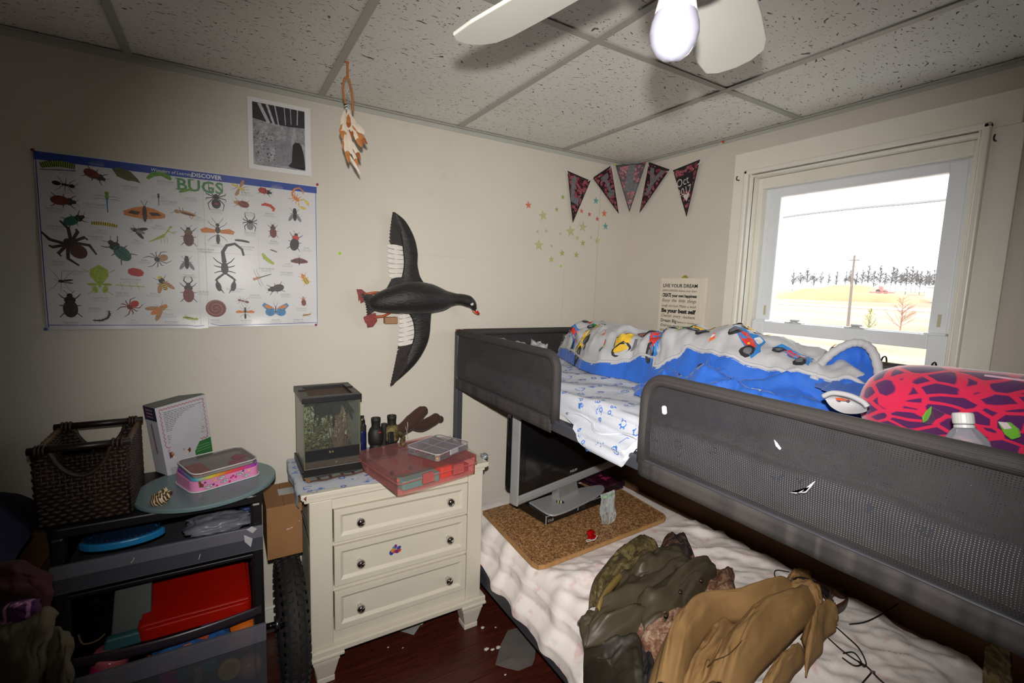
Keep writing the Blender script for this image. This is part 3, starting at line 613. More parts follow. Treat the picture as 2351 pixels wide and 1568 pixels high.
# ---------------------------------------------------------------- black and white print
fx0, fx1, fz0, fz1 = 0.349, 0.571, H-0.316, H-0.052
bw = thing('paper_print', 'white sheet with a black and white woodland picture taped above the insect poster', 'print', ((fx0+fx1)/2, 0, fz0))
S = Pl((fx0, -0.002, fz0), (1, 0, 0), (0, 0, 1))
cv = lambda x, y, h=0.0: S(x, y, h)+V((0, -0.006*max(0, (x-.14)/.08)**2*max(0, 1-y/.1)-0.004*max(0, .03-y)/.03*max(0, (x-.08)/.14), 0))
W_, H_ = fx1-fx0, fz1-fz0
MB().grid(lambda u, v: cv(u*W_, v*H_), 16, 16).build('sheet', M('plain_paper', (222, 220, 220), 0.6, var=0.02, bump=0.02), bw, smooth=True)
t = NT('grey_woodland_print'); vec = t.coord((1, 1, 1)); n1 = t.noise(vec, 26, 5, 0.7); n2 = t.noise(vec, 120, 3, 0.7)
t.l(t.ramp(t.math('ADD', t.math('MULTIPLY', n1, 0.7), t.math('MULTIPLY', n2, 0.3)), [(0.3, (92, 92, 96)), (0.5, (142, 142, 148)), (0.7, (196, 196, 200))]), t.b.inputs['Base Color']); t.setb(Roughness=0.5)
i0, i1, j0, j1 = 0.016, 0.200, 0.018, 0.248
MB().grid(lambda u, v: cv(lerp(i0, i1, u), lerp(j0, j1, v), .0004), 14, 14).build('picture', t.m, bw)
G1 = M('bw_dark', (38, 38, 42), 0.5, var=.5, scale=90, bump=0); G2 = M('bw_mid', (128, 128, 134), 0.5, var=.25, scale=70, bump=0); G3 = M('bw_light', (178, 178, 184), 0.5, var=.2, scale=60, bump=0); G4 = M('bw_black', (16, 16, 18), 0.5, var=.3, scale=60, bump=0)
fl_ = lambda x, y, h: cv(lerp(i0, i1, x), lerp(j0, j1, y), h)
mb = MB(); mb.poly([fl_(0, 1, .0007), fl_(0, .74, .0007), fl_(.25, .715, .0007), fl_(.5, .7, .0007), fl_(.72, .70, .0007), fl_(1, .72, .0007), fl_(1, 1, .0007)]); mb.build('dark_trees_print', G1, bw)
mb = MB()
for (a, b, ww) in (((.12, 1), (.30, .70), .03), ((.27, 1), (.40, .69), .022), ((.42, 1), (.49, .68), .012), ((.60, 1), (.62, .72), .008), ((.72, 1), (.73, .74), .007), ((.86, 1), (.85, .75), .01)): pline(mb, fl_, [a, b], ww*2, .0009)
mb.build('pale_trunks_print', G3, bw)
mb = MB(); mb.poly([fl_(.40, .44, .0007), fl_(.72, .46, .0007), fl_(.76, .2, .0007), fl_(.70, .04, .0007), fl_(.42, .04, .0007)]); mb.build('snow_bank_print', G2, bw)
mb = MB(); mb.poly([fl_(*p, .001) for p in ((.75, .40), (.80, .455), (.88, .46), (.93, .41), (.97, .28), (1, .05), (.98, .01), (.70, .03), (.66, .05), (.73, .12))]); mb.build('dark_animal_print', G4, bw)
mb = MB(); pline(mb, fl_, [(.05, .03), (.05, .0), (.5, .0)], .004, .0005)
for i in range(70):
    x, y = rnd.uniform(.02, .42), rnd.uniform(.03, .55); ell(mb, fl_, x, y, rnd.uniform(.004, .02), rnd.uniform(.003, .012), 0, .0008, 6)
mb.build('leaf_litter_print', G1, bw, kind='stuff')

# ---------------------------------------------------------------- dreamcatcher hanging from the ceiling
dp = P(797, 140, 2, H); dy = dp.y
dc = thing('dreamcatcher', 'tan dreamcatcher with cream and rust feathers hanging from the ceiling near the left wall', 'dreamcatcher', (dp.x, dy, P(820, 392, 1, dy).z))
D = lambda px, py, dd=0.0: P(px, py, 1, dy+dd)
CORD = M('tan_suede', (172, 108, 58), 0.8, bump=.3)
MB().tube([dp, D(797, 178)], 0.0028, 6).tube([dp+V((.002, 0, 0)), D(800, 178)], 0.0016, 6).build('hanging_cord', CORD, dc)
hp = [D(*p) for p in ((793, 238), (788, 215), (787, 198), (790, 183), (795, 178), (801, 184), (805, 198), (809, 218), (810, 238), (809, 255))]
MB().tube(smooth_path(hp, 5), 0.0036, 7).build('hoop', CORD, dc, smooth=True)
mb = MB(); c0 = D(798, 210)
for p in ((790, 190), (804, 195), (808, 215), (807, 235), (791, 230), (789, 205)): mb.tube([D(*p), c0+V((rnd.uniform(-.004, .004), 0, rnd.uniform(-.008, .008)))], 0.0006, 4)
mb.build('web', M('pale_thread', (196, 180, 150), 0.8), dc)
mb = MB()
a, b = D(793, 240), D(796, 250)
for k in range(4):
    q0 = a.lerp(b, k/4); q1 = a.lerp(b, (k+1)/4-.03); MB().tube([q0, q1], 0.0048, 8).build('bead', M('bead_black' if k % 2 == 0 else 'bead_white', (24, 24, 26) if k % 2 == 0 else (226, 226, 226), 0.3), dc)
FE = [M('feather_cream', (214, 200, 182), 0.8, var=.06, scale=60), M('feather_rust', (176, 112, 58), 0.8, var=.2, scale=60), M('feather_brown', (150, 84, 40), 0.8, var=.2, scale=60)]
def feather(base, tip, wdt, parent, c=(0, 1), seed=0, depth=0.004, name='feather'):
    r = random.Random(seed); mb = MB(); base = V(base); tip = V(tip); ax = tip-base; side = ax.cross(V((0, 1, 0))).normalized(); n = 11
    for s in (-1, 1):
        pr = None
        for i in range(n+1):
            f = i/n; wv = wdt*math.sin(PI*min(1, f*0.93+.06))**.7*(.55+.45*f)*(1+r.uniform(-.14, .14)); p = base+ax*f+V((0, -depth*math.sin(PI*f), 0)); q = p+side*s*wv+V((0, .3*wv, 0))+ax*.05
            if pr: mb.cur = c[0] if f < 0.66 else c[1]; mb.add([pr[0], pr[1], q, p], [(0, 1, 2, 3)])
            pr = (p, q)
    mb.cur = c[0]; mb.tube([base, base+ax*.5+V((0, -depth-.0006, 0)), tip], [.0011, .0008, .0003], 4)
    return mb.build(name, FE, parent, solid=0.0004)
fe = [((792, 252), (788, 296), 9, 0, 0), ((800, 250), (806, 300), 10, 0, 0), ((804, 262), (818, 300), 8, 0, 1), ((795, 270), (786, 318), 8, 0, 1), ((806, 280), (836, 306), 9, 0, 0), ((797, 285), (792, 345), 10, 0, 1), ((808, 282), (830, 336), 10, 0, 1), ((812, 295), (842, 330), 7, 1, 2), ((800, 300), (806, 352), 8, 0, 0), ((790, 300), (800, 372), 7, 0, 1), ((805, 320), (827, 366), 6, 0, 2), ((803, 335), (822, 380), 5, 0, 1), ((786, 285), (782, 308), 6, 1, 1), ((800, 262), (800, 292), 7, 1, 2), ((798, 350), (826, 398), 4, 0, 0), ((794, 262), (808, 318), 9, 0, 2), ((788, 320), (795, 356), 5, 1, 1)]
for i, (a, b, wv, c0_, c1_) in enumerate(fe): feather(D(*a, -.002*(i % 5)), D(*b, -.003*(i % 5)), wv*0.00075*2.0, dc, (c0_, c1_), i)
MB().tube([dp+V((-.009, 0, -.004)), dp+V((.006, 0, -.004))], 0.0032, 6).build('hook', CORD, dc)

# ---------------------------------------------------------------- mounted duck on the wall
dk = thing('mounted_duck', 'stuffed black sea duck mounted on the wall with wings spread', 'stuffed duck', (1.0, 0, 1.05))
BLKF = M('black_plumage', (24, 21, 21), 0.55, var=.5, scale=50, bump=.7, bdist=.004, bscale=130, stretch=(.35, 1, 1), sheen=.1)
Q = lambda px, py, y: P(px, py, 1, y)
# one continuous body: rump -> back -> neck -> head, flattened against the wall side
spine = [(848, 697, .020, .05), (866, 695, .040, .055), (895, 690, .056, .062), (930, 685, .070, .068), (962, 684, .074, .070), (990, 686, .068, .068), (1013, 688, .054, .064), (1032, 687, .036, .062), (1048, 687, .027, .062), (1062, 688, .027, .064), (1075, 692, .029, .066), (1084, 699, .022, .067), (1089, 708, .013, .068), (1091, 713, .008, .068)]
pts = smooth_path([Q(a, b, -d) for a, b, r, d in spine], 4); N = len(pts)
rad = [interp([i*4 for i in range(len(spine))], [s[2] for s in spine], i) for i in range(N)]
mb = MB(); mb.tube(pts, rad, 16); o = mb.build('body', BLKF, dk, smooth=True)
for vtx in o.data.vertices:
    wy = vtx.co.y+0
    if wy > -0.012: vtx.co.y = -0.012+(wy+0.012)*0.1
# tail fan
tl = MB()
for k in range(9):
    f = k/8; base = Q(lerp(862, 866, f), lerp(680, 708, f), -.045); tip = Q(lerp(830, 842, f)+3*math.sin(PI*f), lerp(676, 722, f), -.03); sd = V((0, 0, .0055))
    MB().prism([base-sd*.6, base+sd*.6, tip+sd+V((.004, 0, 0)), tip-V((.002, 0, 0)), tip-sd+V((.004, 0, 0))], (0, -.0012*(1+k % 2), 0)).build('tail_feather', BLKF, dk)
# wings: dark covert sheet plus single flight feathers
FW = M('white_wing_feather', (214, 208, 200), 0.7, var=.08, scale=60, bump=.4, bscale=200); FD = M('dark_wing_feather', (40, 32, 30), 0.6, var=.35, scale=40, bump=.5, bscale=160)
def wing(lead, inner, yb, yt):
    """lead: leading edge pixels root->tip; inner: covert edge pixels root->tip"""
    A = smooth_path([Q(a, b, lerp(yb, yt, i/(len(lead)-1))) for i, (a, b) in enumerate(lead)], 6); B = smooth_path([Q(a, b, lerp(yb, yt, i/(len(inner)-1))) for i, (a, b) in enumerate(inner)], 6)
    def S(u, v):
        p = along(A, u).lerp(along(B, u), v); return p+V((0, -0.010*math.sin(PI*min(1, v*.8+.1))-.003+.0012*fbm(u*18, v*9), 0))
    MB().grid(S, 30, 10).build('wing_covert', BLKF, dk, smooth=True, solid=0.004)
wing([(985, 662), (966, 640), (958, 610), (958, 580), (950, 545), (930, 508), (905, 487)], [(905, 672), (920, 640), (926, 606), (924, 575), (920, 545), (910, 515), (903, 490)], -.045, -.022)
wing([(990, 706), (988, 735), (985, 770), (975, 800), (955, 832), (925, 862), (897, 885)], [(925, 706), (944, 730), (950, 760), (946, 786), (934, 815), (918, 845), (899, 882)], -.045, -.022)
def flight(base, tip, wv, mat, k, y):
    base = Q(*base, y); tip = Q(*tip, y+.006); ax = tip-base; sd = ax.cross(V((0, 1, 0))).normalized()*wv
    mb = MB(); pts = [base-sd*.7, base+sd*.7, base+ax*.6+sd, base+ax*.9+sd*.75, tip+sd*.12, base+ax*.93-sd*.7, base+ax*.6-sd]
    mb.prism(pts, (0, -.0010, 0)); return mb.build('wing_feather', mat, dk)
for k in range(8):      # upper wing: white secondaries, then the dark primaries that sweep to the tip
    f = k/7; flight((lerp(936, 938, f), lerp(572, 642, f)), (lerp(888, 894, f)-2*math.sin(PI*f), lerp(564, 646, f)), .0105, FW, k, -.030-.0016*(k % 2))
for k in range(11):
    f = k/10; flight((lerp(944, 924, f), lerp(600, 530, f)), (lerp(893, 902, f**1.6), lerp(560, 486, f**.9)), .0105, FD, k, -.026-.0012*k)
for k in range(5):      # tertials at the upper wing root
    f = k/4; flight((lerp(930, 940, f), lerp(640, 668, f)), (lerp(896, 884, f), lerp(646, 666, f)), .0125, BLKF, k, -.050-.0015*k)
for k in range(8):      # lower wing
    f = k/7; flight((lerp(942, 958, f), lerp(712, 782, f)), (lerp(915, 912, f)+1.5*math.sin(PI*f), lerp(718, 792, f)), .0105, FW, k, -.034-.0016*(k % 2))
for k in range(12):
    f = k/11; flight((lerp(966, 934, f), lerp(768, 832, f)), (lerp(912, 896, f), lerp(800, 887, f**.9)), .0105, FD, k, -.028-.0011*k)
# head details
WHITE = M('white_patch', (206, 206, 204), 0.6); 
mb = MB(); hy = -.090; pline(mb, lambda x, y, h: Q(x, y, hy), [(1081, 690), (1083, 697), (1086, 700)], 3.0); ring(mb, lambda x, y, h: Q(x, y, hy), 1083.5, 698, 2.6, 1.8)
mb.build('eye_patch', WHITE, dk, solid=.004, offset=0)
MB().ball(Q(1083.5, 698, -.088), .0028, 8, 6).build('eye', M('pale_eye', (120, 124, 126), 0.15), dk, smooth=True)
RB = M('red_bill', (206, 44, 38), 0.35, bump=.05); OB = M('orange_bill', (206, 122, 84), 0.4, bump=.05)
MB().tube([Q(1088, 708, -.068), Q(1094, 715, -.066), Q(1100, 721, -.064)], [.011, .009, .005], 10).build('bill', RB, dk, smooth=True)
MB().tube([Q(1086, 712, -.066), Q(1092, 718, -.064), Q(1098, 722, -.064)], [.007, .006, .003], 8).build('lower_bill', OB, dk, smooth=True)
MB().ball(Q(1094, 712, -.076), (.005, .003, .006), 8, 6).build('bill_patch', WHITE, dk, smooth=True)
RF = M('red_web', (124, 44, 42), 0.5, var=.3, scale=40); OF = M('orange_shank', (170, 84, 50), 0.5)
def foot(web, shank, y):
    mb = MB(); mb.prism([Q(*p, y) for p in web], (0, -.003, 0)); o = mb.build('webbed_foot', RF, dk)
    MB().tube([Q(*p, y-.002) for p in shank], [.006]*(len(shank)-1)+[.004], 8).build('shank', OF, dk, smooth=True)
foot([(818, 664), (830, 664), (840, 672), (836, 692), (828, 696), (826, 686), (823, 692), (822, 678)], [(836, 676), (860, 672), (886, 671)], -.028)
foot([(846, 722), (862, 718), (866, 736), (856, 750), (843, 752), (842, 744), (838, 740), (836, 734), (834, 728)], [(858, 728), (880, 726), (900, 716)], -.026)
MB().box(Q(884, 744, -.03)+V((0, 0, 0)), Q(914, 728, -.03)+V((0, .03, 0))).build('mount_block', M('raw_wood', (150, 112, 78), 0.7, var=.15), dk, bevel=.004)

# ---------------------------------------------------------------- star stickers
SG = (176, 180, 132); stars = [
 (1247, 495, 11, SG, 12, 'large pale green star sticker, upper left one of the four large stars'), (1338, 521, 10.5, SG, -6, 'large pale green star sticker, rightmost of the four large stars'), (1310, 531, 11.5, SG, 10, 'large pale green star sticker beside the rightmost large star'), (1237, 563, 12, SG, 2, 'large pale green star sticker, lowest of the four large stars'),
 (1213, 471, 8, (206, 112, 84), 8, 'orange star sticker nearest the duck, far left of the stars'), (1387, 490, 7, (206, 116, 88), 6, 'orange star sticker just below the second pennant'), (1335, 484.5, 5, (206, 108, 80), 0, 'small orange star sticker right of the first pennant tip'),
 (1353, 492, 4.8, (184, 96, 98), 0, 'small pink star sticker, upper of the two pink stars'), (1371, 502.5, 4.8, (186, 94, 100), 5, 'small pink star sticker, lower of the two pink stars'),
 (1368, 461, 6.8, (92, 158, 160), 0, 'teal star sticker between the first two pennants'), (1390, 519.5, 6.8, (92, 158, 158), 5, 'teal star sticker near the room corner, lower of the two teal stars'),
 (1292, 452.5, 5, (142, 166, 92), 0, 'small bright green star sticker nearest the ceiling, left of the first pennant'), (1278, 481, 5, (148, 166, 96), 8, 'small bright green star sticker above the large upper left star'),
 (1234, 531.5, 4, SG, 0, 'tiny green star sticker, left of a tiny pair above the lowest large star'), (1254, 530, 4.3, SG, 12, 'tiny green star sticker, right of a tiny pair below the upper left large star'), (1286, 536.5, 3.6, SG, 20, 'tiny green star sticker left of the two large neighbouring stars'), (1325.5, 546.5, 4.6, SG, 5, 'tiny green star sticker just below the two large neighbouring stars'), (1357, 545.5, 3.4, SG, 0, 'tiniest green star sticker, right of the large stars'),
 (1371, 553, 6.6, (172, 172, 112), 8, 'medium pale yellow star sticker, rightmost of the medium stars'), (1338, 558, 6.6, (170, 172, 112), 0, 'medium pale yellow star sticker under the rightmost large star'), (1266, 564.5, 3.6, SG, 0, 'tiny green star sticker beside the lowest large star'), (1290.5, 581, 6.8, (166, 170, 106), 8, 'medium pale yellow star sticker above the lime dot'), (1323, 585, 6.6, (166, 170, 106), -4, 'medium pale yellow star sticker, lower right of the cluster'), (1266, 595.5, 7, (174, 174, 116), 6, 'medium pale yellow star sticker, lowest of all the stars')]
for px, py, r, col, ro, lab in stars:
    c = WB(px, py); rr = (WB(px+r, py)-c).length*0.96; pts = []
    for k in range(10):
        a = math.radians(90+ro)+k*PI/5; q = rr if k % 2 == 0 else rr*.42; pts.append((c.x+q*math.cos(a), -0.0005, c.z+q*math.sin(a)))
    MB().prism(pts, (0, -.0012, 0)).build('star_sticker', M('sticker_%d_%d_%d' % col, col, 0.5, bump=0, var=.05), label=lab, cat='sticker', group='star stickers on the wall')
LIME = M('lime_tack', (150, 214, 24), 0.4)
for px, py, lab in ((780, 581.5, 'lime green round wall tack between the poster and the duck'), (1287, 611, 'lime green round wall tack below the star stickers')):
    c = WB(px, py); MB().lathe([(.0062, 0), (.0062, .002), (.003, .003), (.002, .006)], (c.x, -.0005, c.z), (0, -1, 0), 12).build('wall_tack', LIME, label=lab, cat='tack')

# ---------------------------------------------------------------- pennant banner across the corner
bn = thing('pennant_banner', 'black and crimson five pennant banner with silver letters strung across the corner', 'banner', (2.1, -0.1, 1.9))
t = NT('crimson_swirl_print'); vec = t.coord((1, 1, 1)); vo = t.n('ShaderNodeTexVoronoi'); vo.inputs['Scale'].default_value = 62; t.l(vec, vo.inputs['Vector'])
rg = t.ramp(t.math('FRACT', t.math('MULTIPLY', vo.outputs['Distance'], 3.0)), [(0.0, (160, 20, 70)), (0.34, (150, 22, 66)), (0.44, (190, 160, 150)), (0.54, (190, 160, 150)), (0.62, (130, 16, 56))])
bk = t.ramp(vo.outputs['Distance'], [(0.48, (0, 0, 0, 1)), (0.55, (1, 1, 1, 1))]); sel = t.ramp(vo.outputs['Color'], [(0.3, (0, 0, 0, 1)), (0.32, (1, 1, 1, 1))])
t.l(t.mix(bk, t.mix(sel, lin((96, 12, 42)), rg), lin((40, 12, 26))), t.b.inputs['Base Color']); t.setb(Roughness=0.5)
PENN = t.m; PEDGE = M('pennant_black', (26, 22, 26), 0.6); CHALK = M('chalk_grey_letter', (104, 104, 108), 0.8, var=.25, scale=60); CHW = M('chalk_white', (190, 186, 184), 0.8)
def pennant(a, b, tip, letter):
    a, b, tip = V(a), V(b), V(tip); nrm = (b-a).cross(tip-a).normalized(); nrm = nrm if nrm.dot(CAM-a) > 0 else -nrm
    mb = MB(); mb.prism([a, b, tip], nrm*-.001); o = mb.build('pennant', PEDGE, bn)
    c = (a+b+tip)/3; k = .9; S3 = lambda p: c+(p-c)*k+nrm*.0006
    MB().poly([S3(a), S3(b), S3(tip)]).build('swirl_print', PENN, o)
    r = (b-a); wdt = r.length; r.normalize(); m = (a+b)/2; u = (m-tip); ht = u.length; u.normalize()
    F = lambda x, y, h=0.0: m+r*x*wdt-u*y*ht+nrm*(.0012+h)
    mb = MB(); B = lambda pts, w: pline(mb, F, pts, w, 0)
    if letter == 'L': mb.poly([F(-.30, .10), F(-.10, .05), F(-.10, .47), F(.14, .45), F(.10, .60), F(-.22, .58)])
    elif letter == 'M': mb.poly([F(-.06, .02), F(.16, .02), F(.09, .40), F(.26, .42), F(.20, .58), F(-.19, .55)])
    elif letter == 'I': mb.poly([F(-.18, .10), F(.20, .08), F(.20, .18), F(.08, .20), F(.08, .46), F(.18, .46), F(.14, .58), F(-.16, .58), F(-.16, .47), F(-.06, .46), F(-.06, .20), F(-.18, .20)])
    elif letter == 'Y': mb.poly([F(-.34, .08), F(-.14, .08), F(-.0, .26), F(.18, .06), F(.34, .06), F(.10, .36), F(.06, .62), F(-.10, .62), F(-.08, .36)])
    if mb.f: mb.build('letter', CHALK, o)
    if letter == 'D':
        MB().poly([F(-.30, .18, 0), F(.28, .16, 0), F(.22, .50, 0), F(-.16, .52, 0)]).build('dark_patch', PEDGE, o)
        T = lambda x, y, h=0.0: m+r*x-u*y*-1+nrm*(.0018+h)
        text(lambda x, y, h: m+r*x+u*y+nrm*(.0018+h), 'Oct', -.058, -.105, .062, CHW, o, squeeze=.8, rot=.1); text(lambda x, y, h: m+r*x+u*y+nrm*(.0018+h), '2017', -.050, -.155, .055, CHW, o, squeeze=.8, rot=.14)
        mb = MB(); mb.poly([F(*p, .0008) for p in ((.02, .70), (-.10, .60), (-.08, .555), (-.02, .55), (.01, .58), (.05, .545), (.11, .545), (.12, .59))]); mb.build('heart', CHW, o)
B0 = lambda px, py: P(px, py, 1, -.012); R0 = lambda px, py: P(px, py, 0, XR-.014)
c3 = (B0(1413, 379), R0(1483, 374))
pennant(B0(1303, 392), B0(1356, 415), B0(1315, 512), 'L'); pennant(B0(1361, 408), B0(1403, 380), B0(1421, 491), 'I')
tp3 = P(1445, 487, 0, XR-.05); pennant(c3[0], c3[1], tp3, 'M'); pennant(R0(1490, 372), R0(1537, 389), R0(1468, 489), 'Y'); pennant(R0(1545, 391), R0(1607, 366), R0(1576, 498), 'D')
RIB = M('white_ribbon', (206, 204, 200), 0.7)
for pts in ([B0(1266, 348), B0(1304, 398)], [B0(1350, 416), B0(1362, 408)], [B0(1401, 388), B0(1404, 378), B0(1414, 382)], [R0(1478, 380), R0(1486, 374), R0(1490, 382)], [R0(1530, 394), R0(1548, 396)], [R0(1602, 378), R0(1660, 326)]):
    MB().tube(pts, .0026, 6).build('ribbon', RIB, bn)
pin(B0(1266, 348)+V((0, .006, 0)), (0, -1, 0), (176, 190, 160), 'pale green push pin at the left end of the pennant banner'); pin(R0(1660, 326)+V((.008, 0, 0)), (-1, 0, 0), (206, 62, 44), 'red push pin at the window end of the pennant banner')
pin(B0(1411, 378)+V((0, .002, 0)), (0, -1, 0), (206, 172, 70), 'yellow push pin at the left corner of the middle pennant'); pin(R0(1483, 375)+V((.002, 0, 0)), (-1, 0, 0), (206, 72, 60), 'red push pin at the right corner of the middle pennant')

# ---------------------------------------------------------------- plaque with sayings
ya, yb_, za, zb = -0.303, -0.600, 1.12, 1.592
pq = thing('sayings_plaque', 'cream wooden plaque printed with black sayings beside the window', 'plaque', (XR, (ya+yb_)/2, za))
t = NT('whitewashed_board'); vec = t.coord((20, 20, 1.2)); n = t.noise(vec, 3, 4, 0.6)
t.l(t.ramp(n, [(0.3, (214, 204, 184)), (0.6, (222, 214, 198)), (0.8, (206, 184, 160))]), t.b.inputs['Base Color']); t.setb(Roughness=0.6); PQ = t.m
MB().box((XR-.020, yb_, za), (XR-.001, ya, zb)).build('board', PQ, pq, bevel=.002)
tc = P(1573, 633, 0, XR-.01); MB().prism([(XR-.012, tc.y+.022, zb), (XR-.012, tc.y-.022, zb), (XR-.012, tc.y-.006, zb+.014), (XR-.012, tc.y+.006, zb+.014)], (.004, 0, 0)).build('hanger', M('brass_hanger', (170, 160, 70), 0.4, .6), pq)
S = Pl((XR-.0205, ya, 0), (0, -1, 0), (0, 0, 1))
INK = M('plaque_ink', (34, 33, 36), 0.6, bump=0); INK2 = M('plaque_ink_soft', (84, 82, 82), 0.6, bump=0)
def fit(s, xa, xb, z, size, **kw):
    o = text(S, s, 0, 0, size, INK, pq, **kw)
    xs_ = [-(v.co.y+pq.location.y-ya) for v in o.data.vertices]; k = (xb-xa)/(max(xs_)-min(xs_)); mn = min(xs_)
    for v in o.data.vertices:
        x = -(v.co.y+pq.location.y-ya); v.co.y = ya-pq.location.y-(xa+(x-mn)*k); v.co.z += z
    return o
xa, xb = .022, .245
fit('LIVE YOUR DREAM', xa, xb, 1.542, .026, bold=.0005)
for s, x0, x1, z, sz, kw in (('SHOW COMPASSION', xa, .125, 1.519, .016, {}), ('follow your heart', .13, xb, 1.519, .016, dict(shear=.3)), ('CREATE', xa, .080, 1.491, .027, dict(bold=.0012)), ('your own happiness', .086, xb, 1.491, .021, dict(bold=.001)), ('Enjoy  the  little  things', xa, xb, 1.464, .025, dict(shear=.35)),
    ('Laugh out loud', xa, .13, 1.437, .02, {}), ('Make a wish', .138, xb, 1.437, .02, dict(shear=.35)), ('Be your best self', xa, xb, 1.407, .029, dict(bold=.0016)), ('Cherish  every  moment', xa, xb, 1.381, .023, dict(shear=.35)), ('Dream Big', xa, .128, 1.354, .024, dict(bold=.0004)), ('Believe in miracles', .134, xb, 1.354, .015, {}), ('Embrace every possibility', xa, xb, 1.328, .024, dict(shear=.35)), ('REMEMBER TO BREATHE', xa, xb, 1.302, .018, {})):
    fit(s, x0, x1, z, sz, **kw)

# ---------------------------------------------------------------- ceiling fan with a bare bulb
fc = V((0.734, -1.726, 0)); fz = 1.956; FS = .923
fan = thing('ceiling_fan', 'white five blade ceiling fan with one bare bulb, partly above the frame', 'ceiling fan', (fc.x, fc.y, 1.9))
FWH = M('white_fan_enamel', (226, 224, 214), 0.35, var=.02, bump=.03); FBL = M('white_fan_blade', (222, 222, 212), 0.4, var=.03, scale=5, bump=.04)
MB().lathe([(.06, 0), (.075, .02), (.075, .06), (.05, .07)], fc+V((0, 0, H-.07)), n=24).lathe([(.012, 0), (.012, .14)], fc+V((0, 0, H-.2)), n=12).build('canopy', FWH, fan, smooth=True)
MB().lathe([(.03, -.05), (.085, -.045), (.10, -.01), (.10, .05), (.085, .09), (.04, .11), (.02, .14)], fc+V((0, 0, fz+.03)), n=28).build('motor_housing', FWH, fan, smooth=True)
MB().lathe([(.02, -.04), (.05, -.03), (.05, .02), (.03, .03)], fc+V((0, 0, fz-.03)), n=20).build('light_fitter', FWH, fan, smooth=True)
tilt = math.radians(-13)
for k in range(5):
    a = math.radians(27.5+72*k+(2.5 if k == 1 else 0)); d = V((math.cos(a), math.sin(a), 0)); s = V((-math.sin(a), math.cos(a), 0)); sn = s*math.cos(tilt)+V((0, 0, math.sin(tilt)))
    out = [(.13, -.045), (.17, -.052), (.30, -.060), (.40, -.062), (.44, -.055), (.462, -.03), (.468, .0), (.460, .035), (.44, .056), (.38, .062), (.28, .060), (.17, .052), (.13, .045)]
    up = d.cross(sn)
    o = MB().prism([fc+V((0, 0, fz))+d*x*FS+sn*y*FS for x, y in out], up*.006).build('blade', FBL, fan, bevel=.002)
    MB().prism([fc+V((0, 0, fz+.004))+d*x+sn*y+up*.006 for x, y in ((.07, -.02), (.12, -.03), (.2, -.025), (.21, 0), (.2, .025), (.12, .03), (.07, .02))], up*.005).build('blade_iron', FWH, fan, bevel=.001)
bc = V((0.747, -1.699, 1.843)); bd = (V((fc.x, fc.y, fz-.005))-bc).normalized(); bd = V((bd.x*.15, bd.y*.15, 1)).normalized()
MB().lathe([(.022, .060), (.020, .09), (.030, .10), (.030, .135)], bc, bd, 18).build('lamp_holder', FWH, fan, smooth=True)
t = NT('unlit_frosted_bulb'); t.setb(Base_Color=lin((160, 160, 176)), Roughness=0.12, Subsurface_Weight=0.0, Coat_Weight=0.6); t.l(t.ramp(t.noise(t.coord(), 22, 3), [(0.35, (150, 150, 168)), (0.7, (164, 164, 180))]), t.b.inputs['Base Color'])
BULB = t.m
MB().lathe([(.0, -.0312), (.011, -.030), (.0202, -.024), (.0276, -.013), (.0308, .0), (.030, .011), (.0258, .024)], bc, bd, 28, cap=False).build('bulb_globe', BULB, fan, smooth=True)
MB().lathe([(.0262, .023), (.024, .035), (.0207, .051), (.0193, .069)], bc, bd, 24).build('bulb_base', FWH, fan, smooth=True)
# ---------------------------------------------------------------- bunk bed of dark tube and mesh fabric
bx0, bx1, by0, by1, bz = 1.210, 2.205, -0.045, -2.030, 1.305
bed = thing('bunk_bed', 'dark grey metal bunk bed with mesh fabric sides in the corner by the window', 'bunk bed', ((bx0+bx1)/2, (by0+by1)/2, 0))
STEEL = M('dark_grey_powder_coat', (62, 63, 70), 0.5, var=.04, bump=.05)
t = NT('dark_woven_sleeve'); vec = t.coord(); wv = t.n('ShaderNodeTexWave'); wv.inputs['Scale'].default_value = 190; wv.inputs['Distortion'].default_value = 1.0; t.l(vec, wv.inputs['Vector'])
t.l(t.mix(wv.outputs['Fac'], lin((42, 39, 39)), lin((62, 58, 57))), t.b.inputs['Base Color']); t.setb(Roughness=.75); t.bump(wv.outputs['Fac'], .4, .0006); SLEEVE = t.m
def mesh_mat(name, per, thr, c1, c2):
    t = NT(name); tc = t.n('ShaderNodeTexCoord'); sp = t.n('ShaderNodeSeparateXYZ'); t.l(tc.outputs['Object'], sp.inputs[0])
    k = 2*PI/per; a = t.math('MULTIPLY', t.math('ADD', sp.outputs[0], sp.outputs[1]), k*.5); b = t.math('MULTIPLY', sp.outputs[2], k*.62)
    pr = t.math('MULTIPLY', t.math('COSINE', a), t.math('COSINE', b)); hole = t.math('GREATER_THAN', t.math('ABSOLUTE', pr), thr)
    t.l(t.mix(t.noise(t.coord(), 30, 2), lin(c1), lin(c2)), t.b.inputs['Base Color']); t.setb(Roughness=.7)
    tr = t.n('ShaderNodeBsdfTransparent'); mx = t.n('ShaderNodeMixShader'); t.l(hole, mx.inputs[0]); t.l(t.b.outputs[0], mx.inputs[1]); t.l(tr.outputs[0], mx.inputs[2]); t.l(mx.outputs[0], t.out.inputs[0]); return t.m
MESH = mesh_mat('dark_mesh_fabric', .0046, .87, (38, 36, 38), (52, 49, 51))
